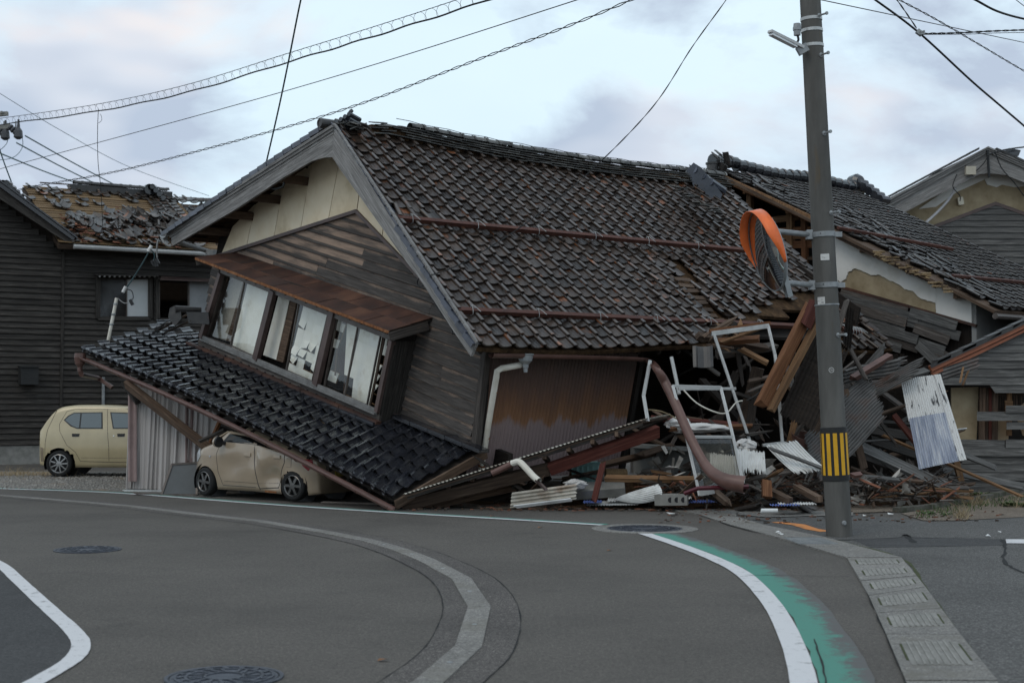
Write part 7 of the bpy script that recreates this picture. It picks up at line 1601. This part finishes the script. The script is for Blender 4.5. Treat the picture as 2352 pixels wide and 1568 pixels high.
# fine litter: chips, clay crumbs, splinters
ch = [MB() for _ in range(3)]
def litter(cnt, xr, yr, smax):
    for _ in range(cnt):
        p = G(random.uniform(*xr), random.uniform(*yr), .016); a = random.uniform(0, 6.28); k = random.random(); l_ = random.uniform(.02, smax)
        ch[0 if k < .5 else (1 if k < .8 else 2)].beam(p, p + V(math.cos(a), math.sin(a), random.uniform(-.02, .12)) * l_, random.uniform(.008, .04), random.uniform(.006, .02))
litter(600, (1130, 1890), (1148, 1172), .14); litter(260, (1955, 2240), (1125, 1160), .14); litter(160, (1500, 2300), (1172, 1200), .05); litter(60, (860, 1130), (1160, 1172), .06); litter(700, (1560, 1890), (1118, 1160), .25)
for _ in range(1500):
    x = random.uniform(1480, 1895) if random.random() < .7 else random.uniform(1940, 2180); d = random.uniform(20.8, 23.2); p = P(x, 1100, d); p.z = random.uniform(.05, .45); a = random.uniform(0, 6.28); l_ = random.uniform(.05, .38)
    ch[random.choice((0, 2, 2, 2, 0, 2, 1))].beam(p, p + V(math.cos(a), math.sin(a) * .8, random.gauss(0, .35)) * l_, random.uniform(.01, .05), random.uniform(.006, .025), V(random.gauss(0, 1), -.3, 1), taper=random.uniform(.2, 1), rough=.03)
sc2 = MB()
for _ in range(150):
    x = random.choice((random.uniform(1500, 1760), random.uniform(1640, 1890), random.uniform(1945, 2110))); d = random.uniform(20.9, 22.6); p = P(x, 1100, d); p.z = random.uniform(.10, .85) if x < 1800 else random.uniform(.05, .5)
    e_ = V(random.gauss(0, 1), random.gauss(0, .6), random.gauss(0, .5)).normalized() * random.uniform(.03, .13); f_ = V(random.gauss(0, 1), random.gauss(0, 1), random.gauss(0, 1)); f_ = (f_ - e_ * f_.dot(e_) / e_.length_squared).normalized() * random.uniform(.02, .09)
    sc2.poly([p - e_ - f_, p + e_ * random.uniform(.5, 1.2) - f_ * .8, p + e_ + f_, p - e_ * .7 + f_ * random.uniform(.6, 1.3)])
tag(sc2.build('plaster_scraps', M('dusty_scrap', [(.16, .14, .12), (.32, .30, .27), (.50, .48, .45)], 5, rough=.95, bump=.1, rnd=.5), None), 'pale plaster and paper scraps caught in the rubble', 'scraps', kind='stuff')
for k, (pts, lb) in enumerate(((((1570, 895, 21.2), (1600, 925, 21.1), (1640, 945, 21.0), (1668, 948, 21.0), (1690, 925, 21.2), (1705, 920, 21.3)), 'pale electric flex looping behind the aluminium door'), (((1480, 940, 21.4), (1520, 945, 21.3), (1560, 965, 21.2), (1585, 985, 21.1)), 'yellowish cord sagging behind the bent gutter'), (((1770, 860, 21.9), (1745, 900, 21.8), (1715, 920, 21.8)), 'thin dark wire hanging in the torn opening'))): 
    m_ = MB(); m_.tube(smooth([P(*q_) for q_ in pts], 6), .011, 5); mbo(m_, 'electric_flex', (pvc, straw, cable_m)[k], P(*pts[0]), lb, 'cable')
for m_, mt, lb in zip(ch, (wood_brown, tile_clay, wood_grey), ('brown wood chips scattered over the rubble ground', 'reddish clay crumbs scattered over the rubble ground', 'grey splinters scattered over the rubble ground')): tag(m_.build('litter', mt, None), lb, 'litter', kind='stuff')
pc_ = MB()
for x, y, s_ in ((1540, 1181, .8), (2045, 1182, .7), (1788, 1224, .5), (1793, 1229, .5), (2270, 1232, .4), (2296, 1224, .3), (1985, 1186, .4)): p = G(x, y, .012); a = random.uniform(0, 3); e_ = V(math.cos(a), math.sin(a), 0) * .07 * s_; f_ = V(-math.sin(a), math.cos(a), 0) * .045 * s_; pc_.slab([p - e_ - f_ + V(0, 0, .02), p + e_ * .8 - f_ * 1.2 + V(0, 0, .008), p + e_ + f_ * .7 + V(0, 0, .03), p - e_ * .6 + f_ * 1.3 + V(0, 0, .015)], .006, Zv)
tag(pc_.build('white_scraps', white_sheet, None), 'small white plastic scraps on the pavement', 'scraps', kind='stuff')
# ================================================================== CURTAIN, SCREEN, BEAMS BY THE CAR
cu_ = MB(); rows = []
for j in range(7):
    row = []
    for i in range(201):
        s_ = i / 200; x = lerp(298, 505, s_); d = lerp(25.75, 24.9, s_); ty = 862 + (x - 298) * .44; t_ = P(x, ty, d); bt = V(t_.x * 1.0, t_.y - .25, .02); k = j / 6
        wv = .035 * math.sin(s_ * 52 + 1.6 * math.sin(s_ * 9)) + .03 * math.sin(s_ * 117 + 1.3 * math.sin(s_ * 17)) + .012 * math.sin(s_ * 240); p = lerp(t_, bt, k); row.append(p + V(.02 * math.sin(s_ * 30 + k), -wv * (.5 + .5 * k), 0))
    rows.append(row)
cu_.grid(rows); mbo(cu_, 'curtain', curtain_m, P(400, 1130, 25.3), 'dusty white curtain hanging under the skirt roof beside the crushed car', 'curtain', True)
pk = MB(); pm = flat('pink_cloth', (.27, .20, .19), .95)
rows = [[P(x, y, 25.6 - .1 * j) + V(0, -.04 * math.sin(i * 1.3), 0) for i, x in enumerate(range(294, 318, 3))] for j, y in enumerate((885, 960, 1040, 1105))]; pk.grid(rows); mbo(pk, 'curtain', pm, P(305, 1100, 25.5), 'narrow pinkish curtain edge at the left of the white curtain', 'curtain', True)
rows = [[P(x, y, 25.2 - .1 * j) + V(0, -.05 * math.sin(i * 1.5), 0) for i, x in enumerate(range(425, 450, 3))] for j, y in enumerate((915, 970, 1050, 1090))]; pk = MB(); pk.grid(rows); mbo(pk, 'curtain', pm, P(435, 1090, 25.0), 'brownish pink curtain hanging behind the diagonal beam', 'curtain', True)
pl(292, 882, 25.3, 480, 1030, 24.3, .12, .12, wood_brown, 'diagonal fallen beam crossing the white curtain', up=V(.3, -.6, .6)); pl(478, 1028, 24.4, 510, 955, 24.2, .06, .05, wood_orange, 'thin orange strut standing above the crushed car bonnet'); pl(285, 878, 25.6, 318, 925, 25.4, .10, .08, wood_black, 'dark broken bracket under the left end of the skirt gutter'); pl(455, 1015, 24.0, 510, 990, 23.9, .05, .05, wood_black, 'dark stick lying on the crushed car bonnet')
sc_ = thing('window_screen', 'grey insect screen panel leaning beside the crushed car', 'window screen', G(410, 1137)); q = [P(371, 1136, 23.95), P(452, 1136, 23.9), P(455, 1062, 24.2), P(395, 1066, 24.25)]
m_ = MB(); m_.slab(q, .006, Ny); m_.build('mesh', screen_m, sc_)
for k in range(4): bx('screen_frame', alu_dark, sc_, q[k] - V(0, .01, 0), q[(k + 1) % 4] - V(0, .01, 0), .035, .03, Ny)
pl(285, 1126, 24.6, 520, 1128, 24.4, .05, .03, alu, 'pale aluminium track lying at the edge of the gravel yard', 'window_track', 'metal strip', up=Zv); pl(310, 1133, 24.0, 445, 1130, 24.0, .06, .03, alu_dark, 'dark window track lying under the screen panel', 'window_track', 'metal strip', up=Zv)
pl(300, 1118, 25.9, 415, 1112, 25.9, .14, .12, wood_grey, 'grey timber lying on the gravel beside the curtain', up=Zv); pl(740, 1152, 21.9, 905, 1158, 21.4, .05, .02, wood_grey, 'thin strip of wood on the road under the skirt gutter', up=Zv)
for k, (x0, y0, x1, y1) in enumerate(((500, 985, 620, 1040), (560, 960, 700, 1060))): pl(x0, y0, 24.8, x1, y1, 24.2, .09, .12, wood_dark, ('dark fallen beam behind the crushed car roof', 'second dark beam behind the crushed car roof')[k])

# ================================================================== CABLES
def cable(pts, r_, mat, label, wav=0.0, tw=0, name='cable', k=10, parent=None):
    q = smooth([P(*p) for p in pts], k); m_ = MB()
    if wav:
        L_ = 0; w_ = []
        for i, p in enumerate(q):
            if i: L_ += (p - q[i - 1]).length
            w_.append(L_)
        n_ = int(L_ / .12); q2 = []
        for s_ in range(n_):
            t_ = L_ * s_ / n_; i = max(1, next((z_ for z_, v_ in enumerate(w_) if v_ >= t_), len(q) - 1)); f = (t_ - w_[i - 1]) / max(1e-6, w_[i] - w_[i - 1]); q2.append(lerp(q[i - 1], q[i], f))
        a = [p + V(0, 0, wav * math.sin(i * 1.1)) for i, p in enumerate(q2)]; b_ = [p - V(0, 0, wav * math.sin(i * 1.1)) for i, p in enumerate(q2)]
        m_.tube(a, r_ * .62, 4); m_.tube(b_, r_ * .62, 4)
    else: m_.tube(q, r_ * .68, 5)
    return mbo(m_, name, mat, P(*pts[0]), label, 'cable')
sp_px = [(-60, 286, 40), (0, 279, 39), (225, 247, 35), (430, 203, 31.5), (660, 133, 28), (860, 72, 25.5), (1085, 0, 23), (1400, -105, 20)]
scb = thing('spiral_hung_cable', 'telephone cable hung in wire spirals from a messenger wire, upper left sky', 'cable', P(*sp_px[1])); q = smooth([P(*p) for p in sp_px], 12)
m_ = MB(); m_.tube([p + V(0, 0, .085) for p in q], .007, 4); m_.build('messenger_wire', cable_m, scb); m_ = MB(); m_.tube([p + V(0, 0, -.09 + .012 * math.sin(i * .9)) for i, p in enumerate(q)], .016, 5); m_.build('cable_core', cable_m, scb)
m_ = MB(); Lq = [0]
for a, b_ in zip(q, q[1:]): Lq.append(Lq[-1] + (b_ - a).length)
spi = []; i = 1
tt = 0
while tt < Lq[-1]:
    while i < len(Lq) - 1 and Lq[i] < tt: i += 1
    f = (tt - Lq[i - 1]) / max(1e-6, Lq[i] - Lq[i - 1]); p = lerp(q[i - 1], q[i], f); ph_ = tt / .36 * 2 * math.pi; spi.append(p + V(.05 * math.sin(ph_), .085 * math.sin(ph_), .085 * math.cos(ph_))); tt += .36 / 10
m_.tube(spi, .0038, 3, cap=False); m_.build('spiral_hanger', cable_m, scb)
cable([(-60, 402, 40), (0, 388, 38), (660, 208, 28), (1326, 0, 21), (1700, -130, 18)], .012, cable_m, 'thin straight wire rising from the left edge to the top of the sky')
cable([(0, 448, 38), (80, 428, 37), (280, 391, 34), (600, 308, 29), (830, 238, 26.5), (1090, 140, 24), (1300, 62, 22), (1450, 0, 21), (1700, -110, 19)], .013, cable_m, 'twisted black cable rising over the gable peak to the top of the sky', .02)
cable([(720, -120, 21), (691, 0, 22), (662, 145, 23.2), (640, 250, 24.2), (612, 372, 25.2)], .022, cable_teal, 'thick dark teal service cable dropping onto the bargeboard')
cable([(1690, -40, 20), (1668, 0, 20.2), (1590, 108, 20.6), (1500, 245, 21.2), (1368, 382, 21.8), (1230, 497, 21.6), (1080, 595, 21.0), (1000, 629, 20.9), (972, 636, 21.0)], .010, cable_m, 'thin twisted drop wire crossing in front of the brown tiled roof', .008)
cable([(1980, -20, 26), (2010, 0, 26), (2110, 75, 27), (2230, 185, 28), (2300, 245, 29), (2400, 330, 30)], .032, cable_m, 'thick black cable descending through the upper right sky')
cable([(1860, -6, 22), (1885, 0, 22), (2352, 98, 30), (2450, 118, 32)], .012, cable_m, 'thin straight wire crossing the upper right sky')
cable([(2040, -25, 26), (2060, 0, 26), (2080, 28, 26.4), (2110, 72, 27)], .012, cable_m, 'short twisted wire dropping to the cable clamp upper right', .015)
cable([(2050, -10, 26), (2075, 5, 26), (2150, 45, 27), (2250, 103, 28.5), (2352, 163, 30), (2450, 215, 31)], .012, cable_m, 'twisted wire sloping to the right edge of the sky', .015)
cable([(2112, 78, 27), (2200, 76, 28), (2300, 71, 29), (2460, 66, 31)], .016, cable_m, 'upper wire running right from the cable clamp', .012); cable([(2112, 80, 27), (2220, 79, 28), (2300, 76, 29), (2460, 74, 31)], .010, cable_m, 'lower wire running right from the cable clamp')
cable([(2200, -18, 22), (2240, 0, 22), (2290, 26, 22.6), (2352, 44, 23.4), (2450, 62, 24)], .028, cable_m, 'short thick cable cutting the top right corner'); cable([(2310, -20, 24), (2352, 14, 24.5), (2420, 60, 25)], .010, cable_m, 'thin wire in the extreme top right corner')
cl_ = thing('cable_clamp', 'metal cable clamp on the thick wire in the upper right sky', 'clamp', P(2112, 75, 27)); bx('clamp_body', galv, cl_, P(2106, 71, 26.95), P(2118, 80, 26.95), .08, .09); bx('clamp_arm', galv, cl_, P(2114, 74, 26.9), P(2124, 72, 26.9), .04, .03); bx('clamp_arm', galv, cl_, P(2114, 78, 26.9), P(2124, 77, 26.9), .04, .03)
cable([(2268, 357, 37), (2300, 346, 37), (2352, 338, 37.5), (2450, 330, 38)], .03, cable_m, 'thick service cable fixed to the far right gable peak')
for k, (x0, y0, x1, y1) in enumerate(((58, 312, 282, 434), (38, 328, 240, 432), (0, 352, 205, 432))): cable([(x0, y0, 44), ((x0 + x1) / 2, (y0 + y1) / 2 + 2, 50), (x1, y1, 58), (x1 + 60, y1 + 30, 66)], .035, cable_far, ('upper grey blue power line behind the left roof', 'middle grey blue power line behind the left roof', 'lower grey blue power line behind the left roof')[k])
cable([(-30, 196, 55), (0, 215, 56), (140, 300, 62), (300, 385, 70), (480, 450, 80)], .02, cable_far, 'faint distant wire crossing the left sky')
cable([(226, 250, 35), (224, 300, 35), (225, 370, 35.2), (231, 428, 35.4), (236, 520, 35.8)], .012, cable_m, 'thin wire hanging straight down from the spiral cable')
cable([(230, 262, 34.9), (233, 268, 34.9), (233, 277, 34.9), (226, 283, 34.9)], .008, cable_m, 'small wire loop under the spiral cable joint')
cable([(-5, 330, 43), (8, 370, 43), (26, 418, 43)], .03, cable_teal, 'steep dark stay wire at the left edge of the sky')
for k, pts in enumerate((((50, 308, 43.5), (52, 335, 43.4), (40, 355, 43.2), (20, 365, 43), (-10, 368, 43)), ((18, 308, 43.4), (15, 330, 43.2), (-8, 352, 43)))): cable(list(pts), .016, cable_far, ('large slack jumper loop under the left crossarm', 'small slack jumper loop under the left crossarm')[k])
xa = thing('power_line_crossarm', 'crossarm with insulators of a power pole at the left edge', 'power line', P(0, 292, 43)); bx('crossarm', concrete, xa, P(-120, 298, 43), P(24, 291, 43), .14, .14); bx('crossarm', concrete, xa, P(-120, 275, 43), P(18, 261, 43), .12, .12); bx('bracket', concrete, xa, P(6, 262, 43), P(6, 257, 43), .25, .06)
bx('pole_top', conc_pole, xa, V(P(-60, 285, 43.2).x, 43.2, 0), P(-60, 230, 43.2), .3, .3, Ny)
for (x0, y0, x1, y1) in ((24, 293, 42, 308), (-6, 300, 12, 310)):
    m_ = MB(); a, b_ = P(x0, y0, 43), P(x1, y1, 43)
    for q_ in range(4): c = lerp(a, b_, q_ / 3.); m_.lathe(c, b_ - a, [(.03, -.06), (.10, -.03), (.11, .02), (.03, .05)], 10)
    m_.build('insulator', flat('insulator', (.05, .05, .055), .4), xa); m_ = MB(); m_.lathe(b_, Zv, [(.03, .45), (.05, .2), (.12, .1), (.14, -.1), (.06, -.16)], 10); m_.build('arrester', MATS['insulator'], xa)
for x in (36, 9): m_ = MB(); m_.tube([P(x, 279, 43), P(x, 298, 43)], .025, 6); m_.build('pin', galv, xa)
# service fittings on the bargeboard and small mast
sf = thing('service_cable_bundle', 'tangled service wires and insulator on the long grey bargeboard', 'wires', GW(605, 385, .6))
for pts, r_, mt in (([(612, 372), (604, 378), (602, 390), (608, 398)], .014, cable_m), ([(608, 388), (590, 392), (575, 400), (572, 408), (582, 416), (600, 412)], .012, cable_m), ([(600, 392), (590, 402), (592, 414)], .010, cable_teal), ([(606, 404), (614, 425), (630, 434), (650, 428), (652, 418)], .022, cable_m), ([(600, 398), (606, 402)], .02, cable_m)):
    m_ = MB(); m_.tube(smooth([GW(x, y, .60) for x, y in pts], 4), r_, 5); m_.build('wire', mt, sf)
m_ = MB(); m_.lathe(GW(607, 388, .62), -n, [(.001, .06), (.05, .05), (.06, 0), (.05, -.05)], 10); m_.build('insulator', MATS['insulator'], sf)
s2 = thing('service_cable_bundle', 'slack wire and connector on the short steep bargeboard', 'wires', GW(968, 635, .55))
for pts in ([(972, 636), (962, 640), (958, 650), (964, 658), (978, 655), (985, 672), (1010, 715), (1035, 748), (1046, 762), (1050, 748), (1046, 735)], [(1038, 752), (1040, 765), (1050, 768)]):
    m_ = MB(); m_.tube(smooth([GW(x, y, .52) for x, y in pts], 4), .009, 5); m_.build('wire', cable_m, s2)
m_ = MB(); m_.beam(GW(970, 630, .55), GW(975, 643, .55), .06, .05); m_.build('connector', galv, s2)
ms = thing('service_mast', 'thin leaning mast with white insulators above the left end of the skirt roof', 'mast', P(250, 780, 27.6))
m_ = MB(); m_.tube([P(247, 790, 27.6), P(268, 684, 27.6)], .035, 8); m_.build('mast_pole', pvc, ms)
for y in (698, 722, 745): x = 268 - (y - 684) * .198; m_ = MB(); m_.lathe(P(x, y, 27.6), Zv, [(.038, -.02), (.042, 0), (.038, .02)], 10); m_.build('band', galv, ms)
for pts, r_, mt in (([(345, 572), (330, 600), (305, 640), (288, 664)], .014, cable_teal), ([(288, 666), (278, 676), (270, 682)], .008, cable_m), ([(290, 664), (302, 668), (306, 682), (302, 692)], .009, cable_m), ([(300, 694), (285, 696), (272, 686)], .008, MATS['white_gutter']), ([(345, 572), (352, 580), (355, 590), (350, 605)], .012, cable_teal), ([(365, 548), (361, 560), (360, 580), (361, 592)], .016, MATS['white_gutter']), ([(370, 546), (378, 558), (390, 565), (392, 560)], .022, MATS['white_gutter'])):
    m_ = MB(); m_.tube(smooth([P(x, y, 27.4) for x, y in pts], 4), r_, 5); m_.build('wire', mt, ms)
for x, y in ((287, 662), (284, 668), (346, 568), (342, 574)): m_ = MB(); m_.lathe(P(x, y, 27.35), V(.5, 0, 1), [(.001, .04), (.035, .035), (.035, -.03), (.001, -.04)], 10); m_.build('insulator', white_lbl, ms)
for x, y in ((302, 694), (352, 604), (361, 600), (357, 606)): bx('connector', black_pl, ms, P(x - 3, y - 6, 27.35), P(x + 3, y + 6, 27.35), .06, .06)
